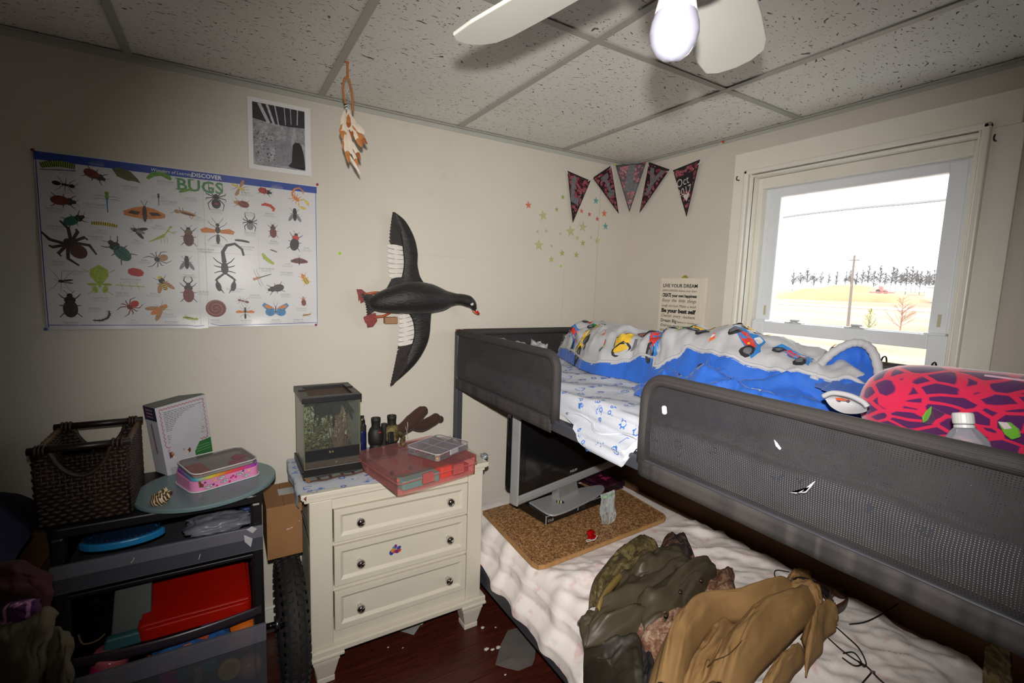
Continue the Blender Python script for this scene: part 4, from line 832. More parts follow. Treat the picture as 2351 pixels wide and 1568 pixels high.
for x in (bx0, bx1):
    for y in (by0, by1):
        sx = .018 if x == bx0 else -.018; z1 = bz-.012
        MB().box((x-.0 if sx > 0 else x-.036, y-.018, 0), (x+.036 if sx > 0 else x, y+.018, z1)).build('post', STEEL, bed, bevel=.006)
        MB().box((x+.003 if sx > 0 else x-.033, y-.015, z1), (x+.033 if sx > 0 else x-.003, y+.015, z1+.009)).build('post_cap', M('orange_cap', (176, 98, 62), .5), bed, bevel=.003)
fx = bx0+.012; bkx = bx1-.018
R_ = .0165
# rails with fabric sleeves
def corner(y0, z0, y1, z1, r, k=6):     # path going y0->corner->down
    pass
p1 = [V((fx, by0-.012, bz-.018))]+[V((fx, lerp(by0, -.79, i/8), bz-.018)) for i in range(1, 9)]+[V((fx, -.80-.052*math.sin(a), bz-.070+.052*math.cos(a))) for a in [PI/2*i/7 for i in range(8)]]+[V((fx, -.853, z)) for z in (1.2, 1.13, 1.05)]
MB().tube(p1, R_, 12).build('guard_rail', SLEEVE, bed, smooth=True)
p2 = [V((fx, -1.262, z)) for z in (1.05, 1.13, 1.2)]+[V((fx, -1.322+.060*math.cos(a), bz-.078+.060*math.sin(a))) for a in [PI/2*i/7 for i in range(8)]]+[V((fx, lerp(-1.33, by1+.012, i/8), bz-.018)) for i in range(9)]
MB().tube(p2, R_, 12).build('guard_rail', SLEEVE, bed, smooth=True)
MB().tube([(bx0+.036, by0, bz-.018), (bx1-.036, by0, bz-.018)], R_, 12).build('end_rail', SLEEVE, bed, smooth=True)
MB().tube([(bx0+.036, by1, bz-.018), (bx1-.036, by1, bz-.018)], R_, 12).build('end_rail', SLEEVE, bed, smooth=True)
MB().tube([(bkx, by0-.02, bz-.018), (bkx, by1+.02, bz-.018)], R_, 12).build('back_rail', SLEEVE, bed, smooth=True)
# beams
MB().box((bx0+.002, by1+.018, 1.022), (bx0+.036, by0-.018, 1.064)).build('side_beam', STEEL, bed, bevel=.006)
MB().box((bx1-.036, by1+.018, 1.014), (bx1-.002, by0-.018, 1.064)).build('side_beam', STEEL, bed, bevel=.006)
for y in (by0, by1): MB().box((bx0+.036, y-.015, 1.016), (bx1-.036, y+.015, 1.06)).build('end_beam', STEEL, bed, bevel=.005)
MB().box((bx0+.002, by1+.018, .166), (bx0+.04, by0-.018, .240)).build('lower_side_beam', STEEL, bed, bevel=.008)
MB().box((bx1-.04, by1+.018, .166), (bx1-.002, by0-.018, .240)).build('lower_side_beam', STEEL, bed, bevel=.008)
for y in (by0, by1): MB().box((bx0+.036, y-.015, .17), (bx1-.036, y+.015, .236)).build('lower_end_beam', STEEL, bed, bevel=.005)
for zz in (.226, 1.024):
    for i in range(14):
        y = lerp(by0-.09, by1+.09, i/13); MB().box((bx0+.04, y-.026, zz), (bx1-.04, y+.026, zz+.009)).build('slat', M('pale_slat', (186, 160, 124), .6), bed)
# mesh cloth panels, slightly slack, sewn under the beam
def sag(y, z): return .006*math.sin((z-1.0)/.3*PI)+.004*fbm(y*5, z*7)
def panel(ya, yb, rc, side):
    top = bz-.022; bot = 1.058
    def S(u, v):
        y = lerp(ya, yb, u); zt = top
        d = (abs(y-yb) if side == 1 else abs(y-ya))
        if d < rc: zt = top-rc+math.sqrt(max(0, rc*rc-(rc-d)**2))
        z = lerp(bot, zt, v); return V((fx-.004-sag(y, z)*(1 if 0 < v < 1 else .2), y, z))
    MB().grid(S, 50, 12).build('mesh_panel', MESH, bed, smooth=True)
    def S2(u, v): y = lerp(ya, yb, u); return V((fx-.0165-.003*fbm(y*9, 1), y, lerp(1.017, 1.062, v)))
    MB().grid(S2, 40, 3).build('fabric_hem', SLEEVE, bed, smooth=True, solid=.003)
panel(by0-.018, -.853, .05, 1); panel(-1.262, by1+.012, .06, 0)
MB().grid(lambda u, v: V((lerp(bx0+.03, bx1-.03, u), by0+.004-.5*sag(u*3, lerp(1.0, 1.29, v)), lerp(1.0, bz-.022, v))), 30, 8).build('mesh_panel', MESH, bed, smooth=True)
MB().grid(lambda u, v: V((bkx+.002, lerp(by0-.02, by1+.02, u), lerp(1.0, bz-.022, v))), 40, 8).build('mesh_panel', MESH, bed, smooth=True)
MB().grid(lambda u, v: V((lerp(bx0+.03, bx1-.03, u), by1-.004, lerp(1.0, bz-.022, v))), 30, 8).build('mesh_panel', MESH, bed, smooth=True)
# little tears in the mesh where the white sheet shows, and a stuck scrap
TORN = M('white_cotton_scrap', (212, 214, 220), .8)
def patch(pts, name='torn_patch'):
    MB().prism([P(*p, 0, fx-.014) for p in pts], (.002, 0, 0)).build(name, TORN, bed, label='white tear in the dark mesh')
patch([(1850, 1128), (1868, 1108), (1858, 1118), (1840, 1126), (1828, 1133), (1812, 1130), (1836, 1131)]); patch([(1838, 1131), (1860, 1112), (1872, 1104), (1862, 1118), (1850, 1131)])
patch([(1777, 1010), (1783, 1016), (1793, 1030), (1790, 1033), (1781, 1024)])
o = MB().lathe([(.004, 0), (.0065, .003), (.0065, .018), (.004, .022)], P(1526, 951, 0, fx-.015), (-.1, .1, 1), 10).build('doll_shoe', M('white_plastic', (214, 216, 220), .35), label='tiny white plastic toy piece stuck in the mesh at the panel corner', cat='toy')

# ---------------------------------------------------------------- printed cotton: doodle helper
BLUEINK = M('blue_doodle_ink', (48, 106, 190), .7, bump=0, var=.2)
def doodles(S, parent, n, box, seed, size=.05, name='doodle_print', thin=.0022, mat=None, skip=None):
    r = random.Random(seed); mb = MB(); placed = []
    for k in range(n*6):
        if len(placed) >= n: break
        x, y = r.uniform(box[0], box[2]), r.uniform(box[1], box[3])
        if any((x-a)**2+(y-b)**2 < (size*.85)**2 for a, b in placed): continue
        if skip and skip(x, y): continue
        placed.append((x, y)); a = r.uniform(-.6, .6)+(PI if r.random() < .5 else 0); s = size*r.uniform(.7, 1.15); c, sn = math.cos(a)*s, math.sin(a)*s
        T = lambda u, v, h=.0008: S(x+u*c-v*sn, y+u*sn+v*c, h); kind = r.randrange(6)
        w = thin/s
        if kind == 0:      # lorry
            pline(mb, T, [(-.5, -.12), (.5, -.12), (.5, .06), (.3, .1), (.22, .26), (.0, .26), (-.0, .02), (-.5, .02), (-.5, -.12)], w)
            for u in (-.3, .3): ring(mb, T, u, -.16, .11, w*1.3, .0008, 9)
            ell(mb, T, -.3, -.16, .05, .05, 0, .0008, 7)
        elif kind == 1:    # wheels
            ring(mb, T, 0, 0, .2, w*1.4, .0008, 10); ring(mb, T, 0, 0, .1, w, .0008, 8)
            pline(mb, T, [(.3, .1), (.5, .1), (.5, -.05)], w)
        elif kind == 2:    # dump bed, filled
            mb.poly([T(-.4, 0), T(.3, -.02), T(.42, .16), T(-.3, .18)]); ring(mb, T, -.2, -.1, .1, w*1.4, .0008, 9); ring(mb, T, .2, -.1, .1, w*1.4, .0008, 9)
        elif kind == 3:    # dashes
            for q in range(5): u0 = r.uniform(-.5, .4); v0 = r.uniform(-.3, .3); pline(mb, T, [(u0, v0), (u0+r.uniform(.06, .2), v0+r.uniform(-.05, .05))], w*1.3)
        elif kind == 4:    # gear
            ring(mb, T, 0, 0, .17, w*1.5, .0008, 9)
            for q in range(7): b = q*2*PI/7; pline(mb, T, [(.19*math.cos(b), .19*math.sin(b)), (.27*math.cos(b), .27*math.sin(b))], w*1.8)
        else:              # digger arm
            pline(mb, T, [(-.4, -.1), (-.1, .3), (.2, .16), (.4, -.06), (.28, -.16)], w*1.5); ring(mb, T, -.3, -.2, .1, w, .0008, 9); pline(mb, T, [(-.5, -.3), (.1, -.3)], w)
    return mb.build(name, mat or BLUEINK, parent, kind='stuff')
SHEETW = M('white_cotton_sheet', (192, 196, 206), .85, var=.03, scale=9, bump=.2, bscale=420, bdist=.0006)

# ---------------------------------------------------------------- upper mattress and printed sheet
um = thing('upper_mattress', 'upper bunk mattress in a white sheet printed with blue vehicles', 'mattress', (1.71, -1.04, 1.034))
MB().box((1.256, by1+.03, 1.036), (2.165, by0-.03, 1.150)).build('mattress_core', M('mattress_ticking', (204, 204, 206), .8), um, bevel=.02)
def us_(x, y, h=0.0):
    """x: arc length from the wall side across the mattress, y: distance towards the camera"""
    yy = by0-.032-y; xt = 2.172-x; Ltop = .905
    fold = .0045*math.sin(x*26+y*17+1.8*fbm(x*3, y*3))*max(0, min(1, (x-.35)/.3)) + .006*fbm(x*6, y*5, 2)+.004*abs(fbm(x*13+y*6, y*3, 5))
    open_ = max(0, min(1, (y-.79)/.09))*max(0, min(1, (1.163-y)/.014))
    if x <= Ltop: p = V((xt, yy, 1.158+fold)); n = V((0, 0, 1))
    else:
        d = x-Ltop; r = .022; qa = r*PI/2
        if d < qa: a = d/r; p = V((1.273-r*math.sin(a), yy, 1.158-r+r*math.cos(a)))+V((-.25*fold, 0, fold*.7)); n = V((-math.sin(a), 0, math.cos(a)))
        else:
            e = d-qa; out = open_*max(0, min(1, (e-.045)/.025))*.050
            p = V((1.251-out-.25*fold-.006*open_*math.sin(e*160+yy*8), yy, 1.136-e)); n = V((-1, 0, 0))
    return p+n*h
def us_len(y):      # how far the sheet hangs at distance y
    o = max(0, min(1, (y-.895)/.08))*max(0, min(1, (1.149-y)/.012)); return .905+.0346+.060+.058*o**.6
MB().grid(lambda u, v: us_(us_len(u*1.90)*(v**.85), u*1.90), 150, 90).build('fitted_sheet', SHEETW, um, smooth=True)
doodles(us_, um, 250, (.45, .03, 1.045, 1.30), 5, .055, skip=lambda x, y: x > .955 and not .93 < y < 1.14)
doodles(us_, um, 150, (.10, 1.2, .93, 1.9), 6, .055)
MB().tube([us_(.985-.012*math.sin(k*.4), .81+k*.016, .003) for k in range(22)], .004, 6).build('elastic_hem', SHEETW, um, smooth=True)

# ---------------------------------------------------------------- comforter bunched along the wall side
GREYC = M('grey_cotton', (176, 176, 180), .85, var=.04, scale=10, bump=.25, bscale=380, bdist=.0006, sheen=.1); BLUEC = M('royal_blue_lining', (30, 92, 186), .75, var=.14, scale=10, bump=.25, bscale=300, bdist=.0006, sheen=.15)
cf = thing('comforter', 'grey comforter with cartoon vehicles and a bright blue lining bunched on the upper bunk', 'comforter', (1.75, -.9, 1.158))
ys_ = [-.13, -.20, -.30, -.42, -.55, -.66, -.79, -.90, -1.0, -1.14, -1.24, -1.325, -1.42, -1.50, -1.56]
zc_ = [1.22, 1.305, 1.345, 1.350, 1.335, 1.345, 1.318, 1.352, 1.380, 1.392, 1.378, 1.350, 1.325, 1.32, 1.30]
xf_ = [1.76, 1.72, 1.68, 1.63, 1.58, 1.56, 1.60, 1.60, 1.57, 1.55, 1.56, 1.60, 1.62, 1.64, 1.66]
def cprof(y): return interp([-q for q in ys_], zc_, -y), interp([-q for q in ys_], xf_, -y)
def cs(x, y, h=0.0):
    """x: 0 front foot .. 1 wall side; y: distance from the left end"""
    yy = -.13-y; zc, xf = cprof(yy); xb = 2.16; X = lerp(xf, xb, x); top = zc-1.165; xc = .26+.05*math.sin(y*7)
    s = x/xc if x < xc else 1-(x-xc)/(1-xc)*.85
    hgt = top*math.sin(PI/2*max(0, min(1, s)))**.75
    lip = .014*max(0, min(1, (x-.07-.03*math.sin(y*9))/.02))*max(0, 1-x*1.6)
    f = .018*fbm(x*4.5, y*6, 3)+.020*abs(fbm(x*6+y*4, y*9, 1))+.007*math.sin(y*46+x*13+4*fbm(x*3, y*4, 8))*min(1, x*6)
    env = min(1, (x+.02)*9)*(1 if x < .9 else (1-x)*10)
    return V((X-lip-.6*f*env*(1 if x < .3 else .2), yy+.02*fbm(x*5, y*5, 4), 1.166+hgt+lip*.6+f*env+h))
def csn(x, y, h=0.0):
    e = .004; p = cs(x, y); n = (cs(x+e, y)-p).cross(cs(x, y+e)-p); n = n.normalized() if n.length > 0 else V((0, 0, 1))
    if n.z < 0: n = -n
    return p+n*h
tb = lambda y: .026+.008*math.sin(y*9)+.03*max(0, math.sin((y-.45)*5.5))**2*(1 if y < .8 else 0)+.085*max(0, min(1, (y-.80)/.15))**1.5
LC = 1.43
MB().grid(lambda u, v: cs(lerp(tb(u*LC)-.004, 1, v), u*LC), 150, 60).build('grey_cover', GREYC, cf, smooth=True)
MB().grid(lambda u, v: cs(lerp(0, tb(u*LC)+.002, v), u*LC), 150, 10).build('blue_lining', BLUEC, cf, smooth=True)
# crumpled blue underside turned towards the room
def bl_(u, v, h=0.0):
    y = lerp(.80, 1.44, u); yy = -.13-y; env = (math.sin(PI*min(1, max(0, u*.97+.015))))**.45*math.sin(PI*min(1, max(.0, v*.93)))**.6
    xa = lerp(1.64, 1.33, math.sin(PI*min(1, u*.75+.12)))-.02*math.sin(u*19); xb = 1.80
    w = fbm(u*2.2, v*1.6, 2); rid = .062*(.5+.5*math.cos(2*PI*(v*2.6+u*1.5+.6*w)))**1.6*(.6+.7*NZ.noise(V((u*4, v*2, 3))))+.036*(.5+.5*math.cos(2*PI*(v*5.5-u*3+.9*fbm(u*3, v*2, 7))))**3+.004*fbm(u*14, v*10)
    return V((lerp(xa, xb, v)+.02*fbm(u*6, v*6, 1), yy+.02*fbm(u*5, v*5, 9), 1.168+env*(.045+.095*v*v+rid)))
MB().grid(bl_, 130, 60).build('blue_lining', BLUEC, cf, smooth=True)
# upturned corner: a grey rolled edge arching over the blue inside
E_ = [P(*p, 0, x) for p, x in (((1868, 872), 1.66), ((1880, 842), 1.70), ((1905, 815), 1.73), ((1935, 796), 1.75), ((1962, 787), 1.76), ((1988, 792), 1.76), ((2006, 812), 1.75), ((2016, 845), 1.74), ((2020, 880), 1.72), ((2018, 908), 1.70))]
arc = smooth_path(E_, 6); ap = [V((2.02, lerp(-1.30, -1.50, i/(len(arc)-1)), lerp(1.19, 1.185, i/(len(arc)-1)))) for i in range(len(arc))]
bot_ = smooth_path([P(1868, 886, 0, 1.64), P(1900, 900, 0, 1.60), P(1950, 914, 0, 1.60), P(1995, 920, 0, 1.62), P(2018, 912, 0, 1.68)], 6)
def hood(u, v, out):
    i = u*(len(arc)-1); k = int(min(i, len(arc)-2)); p = arc[k].lerp(arc[k+1], i-k)
    if out: q = ap[k]; mid = p.lerp(q, v); mid.z += .05*math.sin(PI*v)
    else: q = along(bot_, u); mid = p.lerp(q, v)+V((.085*math.sin(PI*v)**.8*math.sin(PI*u)**.6, 0, 0)); mid += V((.007*math.sin(u*34+2*v)*math.sin(PI*v), 0, 0))
    return mid+V((0, .004*math.sin(u*40+v*5)*v, .005*math.sin(u*60)*v*(1-v)))
MB().grid(lambda u, v: hood(u, v, False), 60, 20).build('blue_lining', BLUEC, cf, smooth=True)
MB().grid(lambda u, v: hood(u, v, True)+V((.004, 0, .006)), 50, 16).build('grey_cover', GREYC, cf, smooth=True)
MB().tube([cs(tb(y)+.003, y, .002) for y in [LC*k/120 for k in range(121)]], .0065, 7).build('hem', GREYC, cf, smooth=True)
MB().tube(arc, [.0115+.001*math.sin(i*1.9) for i in range(len(arc))], 10).build('rolled_edge', GREYC, cf, smooth=True)
# little turned-back grey triangles in the blue
def tri(pts, x, name='turned_corner'):
    q = [P(*p, 0, x) for p in pts]; MB().prism(q, (.012, 0, .004)).build(name, GREYC, cf, bevel=.003)
tri([(1694, 903), (1722, 894), (1746, 898), (1720, 906)], 1.52)
# right end of the comforter beyond the roll
MB().grid(lambda u, v: V((lerp(1.75, 2.14, v), -1.53-.30*u, 1.172+.085*(1-u)**.6*math.sin(PI*(v*.9+.1))+.012*fbm(u*5, v*6)+.01*abs(math.sin(u*14+v*5)))), 30, 24).build('grey_cover', GREYC, cf, smooth=True)
# cartoon vehicle prints on the grey side
PC = {'red': (206, 52, 40), 'blue': (44, 120, 190), 'yel': (216, 176, 48), 'grn': (34, 116, 72), 'ora': (226, 98, 48), 'blk': (38, 38, 42), 'wht': (206, 208, 212), 'dgy': (100, 100, 106)}
PCI = {k: i for i, k in enumerate(PC)}; PCM = [M('vehicle_ink_'+k, c, .7, bump=0) for k, c in PC.items()]
def vehicle(kind, x, y, s, rot, S=None, parent=None):
    """x,y in comforter surface coordinates; s metres"""
    S = S or csn; mb = MB(); c, sn = math.cos(rot), math.sin(rot); sx = s/.55
    # u runs along the bed, v up the slope; x coordinate is normalised so scale it
    T = lambda u, v, h=.0025: S(x+(u*sn+v*c)*sx, y+(u*c-v*sn)*s, h)
    def pl(pts, col, h=.0025): mb.mat(PCI[col]); polyfan(mb, T, pts, h)
    def whl(u, v, r=.14): C_ = lambda q: [(u+q*math.cos(2*PI*k/10), v+q*math.sin(2*PI*k/10)) for k in range(10)]; mb.mat(PCI['blk']); polyfan(mb, T, C_(r), .0045, 3, 1); mb.mat(PCI['dgy']); polyfan(mb, T, C_(r*.55), .006, 2, 1)
    def ol(pts, col='blk', w=.035, h=.0040): mb.mat(PCI[col]); pline(mb, T, pts, w, h)
    if kind == 'car':
        pl([(-.5, 0), (-.42, .2), (-.2, .26), (-.08, .46), (.22, .46), (.36, .24), (.5, .18), (.52, 0)], 'blue'); pl([(-.3, .02), (-.22, .2), (.1, .24), (.3, .18), (.34, .02)], 'red', .0032); pl([(-.06, .28), (0, .42), (.18, .42), (.26, .27)], 'wht', .0034); whl(-.3, 0); whl(.32, 0)
    elif kind == 'digger':
        pl([(-.4, .0), (-.4, .18), (-.1, .2), (-.05, .42), (.2, .42), (.24, .0)], 'yel'); ol([(.2, .3), (.42, .5), (.58, .2)], 'yel', .07); pl([(0, .24), (.02, .38), (.14, .38), (.16, .24)], 'wht', .0034); whl(-.26, -.02, .15); whl(.12, -.02, .15); ol([(-.4, .0), (-.4, .18), (-.1, .2), (-.05, .42), (.2, .42), (.24, .0)])
    elif kind == 'tractor':
        pl([(-.36, .02), (-.36, .3), (.1, .32), (.1, .02)], 'grn'); pl([(.02, .3), (.02, .56), (.3, .56), (.3, .3)], 'grn'); pl([(.07, .34), (.07, .51), (.25, .51), (.25, .34)], 'wht', .0034); whl(-.24, .02, .14); mb.mat(PCI['yel']); ell(mb, T, .2, .08, .2, .2, 0, .0034, 14); mb.mat(PCI['grn']); ell(mb, T, .2, .08, .11, .11, 0, .0042, 10)
    elif kind == 'truck':
        pl([(-.5, .05), (-.46, .36), (.08, .36), (.1, .05)], 'ora'); pl([(.12, .05), (.12, .3), (.32, .3), (.42, .16), (.42, .05)], 'red'); pl([(.17, .17), (.17, .27), (.28, .27), (.34, .17)], 'wht', .0034); whl(-.32, .02, .11); whl(.24, .02, .11); ol([(-.5, .05), (.42, .05)], 'dgy', .05)
    elif kind == 'cone':
        pl([(-.16, 0), (0, .5), (.16, 0)], 'ora'); pl([(-.1, .14), (-.05, .3), (.05, .3), (.1, .14)], 'wht', .0034)
    elif kind == 'bulldozer':
        pl([(-.3, .1), (-.3, .3), (.0, .32), (.02, .5), (.2, .5), (.22, .1)], 'yel'); mb.mat(PCI['blk']); ell(mb, T, -.05, .02, .34, .11, 0, .0032, 14); mb.mat(PCI['yel']); ell(mb, T, -.05, .02, .24, .06, 0, .0040, 12); pl([(.3, -.06), (.44, .0), (.4, .3), (.3, .24)], 'dgy'); ol([(-.3, .1), (-.3, .3), (.0, .32), (.02, .5), (.2, .5)])
    elif kind == 'light':
        pl([(-.05, 0), (-.05, .4), (.05, .4), (.05, 0)], 'dgy'); 
        for q, cc in enumerate(('red', 'yel', 'grn')): mb.mat(PCI[cc]); ell(mb, T, 0, .33-.13*q, .045, .05, 0, .0036, 8)
    return mb.build('vehicle_print', PCM, parent or cf)
for a in (('digger', .10, .05, .12, .2), ('truck', .24, .16, .13, .1), ('car', .09, .21, .12, -.5), ('tractor', .22, .33, .11, .4), ('digger', .08, .36, .14, .7), ('light', .06, .52, .09, 0), ('cone', .14, .49, .06, .3), ('truck', .24, .66, .13, -.1), ('bulldozer', .08, .62, .12, .2), ('tractor', .20, .84, .13, .1), ('car', .13, .74, .13, -.8), ('digger', .23, .93, .15, -.1), ('truck', .37, .76, .10, .2), ('car', .20, 1.10, .13, -.6), ('digger', .36, 1.05, .12, -.3), ('car', .19, 1.24, .13, -.4), ('cone', .16, 1.02, .06, .5), ('light', .17, 1.13, .08, .4), ('tractor', .37, .45, .09, .2), ('car', .42, .98, .09, .3), ('cone', .07, .28, .06, -.3)):
    vehicle(*a)
hs = lambda x, y, h=0: hood(max(0, min(1, y)), max(0, min(1, x)), True)+V((-.5*h, 0, .012+h))
vehicle('tractor', .12, .22, .16, .2, lambda x, y, h=0: hs(x, y, h*2)); vehicle('car', .10, .05, .14, -.4, lambda x, y, h=0: hs(x, y, h*2))

ta_ = smooth_path([P(*p, 0, 1.44) for p in ((1890, 910), (1912, 902), (1950, 908), (1980, 922), (1992, 934))], 5); tb_ = smooth_path([P(*p, 0, 1.455) for p in ((1893, 914), (1908, 934), (1935, 948), (1968, 950), (1990, 944))], 5)
def tf(u, v, h=0): p = along(ta_, u).lerp(along(tb_, u), v); return p+V((.035*math.sin(PI*v)*math.sin(PI*u)-h, 0, 0))
MB().grid(tf, 30, 12).build('turned_corner', GREYC, cf, smooth=True); MB().tube(ta_, .006, 7).build('turned_hem', GREYC, cf, smooth=True)
vehicle('truck', .5, .4, .30, .3, lambda x, y, h=0: tf(max(0, min(1, y)), max(0, min(1, 1-x)), .006+h))

# ---------------------------------------------------------------- plush bolster, bottle, bag and wire caddy on the upper bunk
t = NT('magenta_giraffe_plush'); vec = t.coord((1, 1, 1)); nz = t.n('ShaderNodeTexNoise'); nz.inputs['Scale'].default_value = 5; t.l(vec, nz.inputs['Vector'])
va = t.n('ShaderNodeVectorMath', operation='MULTIPLY_ADD'); t.l(nz.outputs['Color'], va.inputs[0]); va.inputs[1].default_value = (.06, .06, .06); t.l(vec, va.inputs[2])
mp = t.n('ShaderNodeMapping'); mp.inputs['Scale'].default_value = (1, .8, 1.7); mp.inputs['Rotation'].default_value = (.5, 0, 0); t.l(va.outputs[0], mp.inputs['Vector'])
vo = t.n('ShaderNodeTexVoronoi', feature='DISTANCE_TO_EDGE'); vo.inputs['Scale'].default_value = 23; t.l(mp.outputs[0], vo.inputs['Vector'])
t.l(t.ramp(vo.outputs['Distance'], [(.085, (214, 24, 74)), (.12, (78, 14, 84))]), t.b.inputs['Base Color']); t.setb(Roughness=.9, Sheen_Weight=.5); t.bump(t.noise(vec, 300, 2), .4, .002); PLUSH = t.m
bp0, bp1 = V((1.625, -1.688, 1.268)), V((1.640, -2.016, 1.275)); ax = (bp1-bp0).normalized()
pb = thing('plush_bolster', 'magenta and purple spotted plush bolster at the near end of the upper bunk', 'plush toy', (1.63, -1.84, 1.16))
prof = [(.0, -.085), (.045, -.078), (.075, -.055), (.095, -.02), (.103, .03), (.104, .12), (.104, .20), (.101, .235), (.085, .27), (.05, .285), (.0, .292)]
MB().lathe(prof, bp0, ax, 40, cap=False).build('body', PLUSH, pb, smooth=True, sub=1)
LEAFG = M('lime_plush', (104, 172, 44), .9, sheen=.3); LEAFP = M('purple_plush', (84, 18, 86), .9, sheen=.3)
e0 = P(2150, 962, 0, 1.512)
ea = [P(2118, 972, 0, 1.505), P(2116, 958, 0, 1.50), P(2125, 944, 0, 1.497), P(2138, 932, 0, 1.495), P(2136, 950, 0, 1.492), P(2128, 966, 0, 1.495)]
MB().prism(ea, (.006, 0, 0)).build('ear_lining', LEAFG, pb, bevel=.002)
MB().hexa([P(2122, 974, 0, 1.51), P(2140, 934, 0, 1.50), P(2172, 950, 0, 1.525), P(2150, 972, 0, 1.535)], [P(2124, 970, 0, 1.525), P(2142, 938, 0, 1.52), P(2170, 952, 0, 1.535), P(2150, 970, 0, 1.54)]).build('ear', LEAFP, pb, bevel=.004)
MB().prism([P(2290, 970, 0, 1.515), P(2318, 970, 0, 1.515), P(2338, 986, 0, 1.515), P(2342, 1004, 0, 1.515), P(2322, 1010, 0, 1.515), P(2306, 998, 0, 1.515)], (.008, 0, 0)).build('ear_lining', LEAFG, pb, bevel=.002)
MB().prism([P(2290, 968, 0, 1.514), P(2312, 970, 0, 1.514), P(2324, 984, 0, 1.514), P(2305, 986, 0, 1.514)], (.003, 0, 0)).build('ear_tip', M('white_plush', (206, 196, 200), .9), pb, bevel=.001)
MB().box(bp0+V((-.035, -.27, .098)), bp0+V((.035, -.14, .102))).build('care_label', M('satin_label', (206, 170, 190), .4), pb, bevel=.001)
bt = thing('water_bottle', 'clear plastic water bottle with a white cap beside the plush bolster', 'bottle', (1.33, -1.872, 1.16))
ba = V((1.325, -1.905, 1.165)); bdir = V((.02, .03, .12)).normalized()
MB().lathe([(.030, .0), (.033, .004), (.033, .06), (.031, .064), (.033, .068), (.033, .10), (.030, .118), (.020, .134), (.0125, .142), (.0125, .150)], ba, bdir, 22, cap=False).build('bottle_body', GLASSY('clear_bottle', (220, 222, 232), .22, .08, .6), bt, smooth=True)
MB().lathe([(.0145, .147), (.0150, .149), (.0150, .163), (.0135, .166), (0, .166)], ba, bdir, 20).build('bottle_cap', M('cap_white', (200, 202, 200), .4), bt)
MB().lathe([(.0142, .140), (.0142, .145)], ba, bdir, 20).build('cap_ring', M('cap_white', (200, 202, 200), .4), bt)
wb = thing('wire_caddy', 'black wire caddy hooked over the back rail of the upper bunk', 'wire rack', (2.13, -1.49, 1.2)); WIRE = M('black_wire', (24, 24, 26), .4, .5)
wx = bkx-.045
for y in (-1.43, -1.565):
    MB().tube(smooth_path([(bkx+.025, y, bz-.03), (bkx+.014, y, bz+.012), (bkx-.016, y, bz+.012), (bkx-.026, y, bz-.03), (bkx-.026, y, 1.215)], 4), .0026, 6).build('hook', WIRE, wb, smooth=True)
for z in (1.272, 1.25, 1.23, 1.205): MB().tube([(bkx-.026, -1.42, z), (bkx-.026, -1.58, z)], .0022, 6).build('wire', WIRE, wb)
MB().tube(smooth_path([(bkx-.026, -1.57, 1.20), (bkx-.05, -1.59, 1.21), (bkx-.055, -1.60, 1.25), (bkx-.05, -1.585, 1.285), (bkx-.026, -1.565, 1.29)], 5), .0026, 6).build('loop', WIRE, wb, smooth=True)
def crumple(c, r, name, mat, label, cat, seed=0, amp=.35, freq=2.2, n=36, m=22, group=None, sq=1.0, parent=None, flat=None):
    mb = MB(); c = V(c)
    for i in range(m+1):
        th = PI*i/m
        for k in range(n):
            d = V((math.sin(th)*math.cos(2*PI*k/n), math.sin(th)*math.sin(2*PI*k/n), math.cos(th))); q = d*freq+V((seed*3.1, 0, 0))
            f = 1+amp*(NZ.fractal(q, 1, 2, 4)*.9+.5*abs(NZ.noise(q*2.3))-.2); p = V((d.x*r[0], d.y*r[1], d.z*r[2]))*f
            if flat is not None: p.z = max(p.z, flat)
            mb.v.append(c+p)
    for i in range(m):
        for k in range(n): mb.f.append((i*n+k, (i+1)*n+k, (i+1)*n+(k+1) % n, i*n+(k+1) % n)); mb.m.append(0)
    return mb.build(name, mat, parent, smooth=True, label=label, cat=cat, group=group)
CRINK = GLASSY('crinkled_clear_bag', (214, 214, 220), .38, .25, .6)
crumple((1.36, -.30, 1.215), (.085, .17, .055), 'plastic_bag', CRINK, 'crumpled clear plastic bag behind the mesh at the wall end of the upper bunk', 'plastic bag', 3, .55, 2.4, flat=-.045)
crumple((1.325, -.585, 1.232), (.045, .07, .06), 'plastic_bag', CRINK, 'smaller crumpled clear bag beside the larger one behind the mesh', 'plastic bag', 8, .5, 2.4, flat=-.065)

# ---------------------------------------------------------------- lower bunk: mattress, flowered sheet, brown board behind
lm = thing('lower_mattress', 'lower bunk mattress in a rumpled white sheet with faint pink flowers', 'mattress', (1.71, -1.05, .236))
MB().box((1.262, by1+.03, .238), (2.155, by0-.04, .405)).build('mattress_core', M('mattress_ticking', (204, 204, 206), .8), lm, bevel=.03)
t = NT('faded_flower_sheet'); vec = t.coord(); n1 = t.ramp(t.noise(vec, 16, 3, .6), [(.58, (0, 0, 0, 1)), (.70, (1, 1, 1, 1))]); n2 = t.ramp(t.noise(t.coord((1, 1, 1), rot=(.4, .9, .2)), 15, 3, .6), [(.62, (0, 0, 0, 1)), (.72, (1, 1, 1, 1))])
t.l(t.mix(t.math('MULTIPLY', n2, .25), t.mix(t.math('MULTIPLY', n1, .42), lin((238, 230, 226)), lin((210, 142, 138))), lin((140, 170, 150))), t.b.inputs['Base Color']); t.setb(Roughness=.85, Sheen_Weight=.1); t.bump(t.noise(vec, 380, 2), .2, .0006); FLOW = t.m
def ridge(a): return (1-abs(a))**2
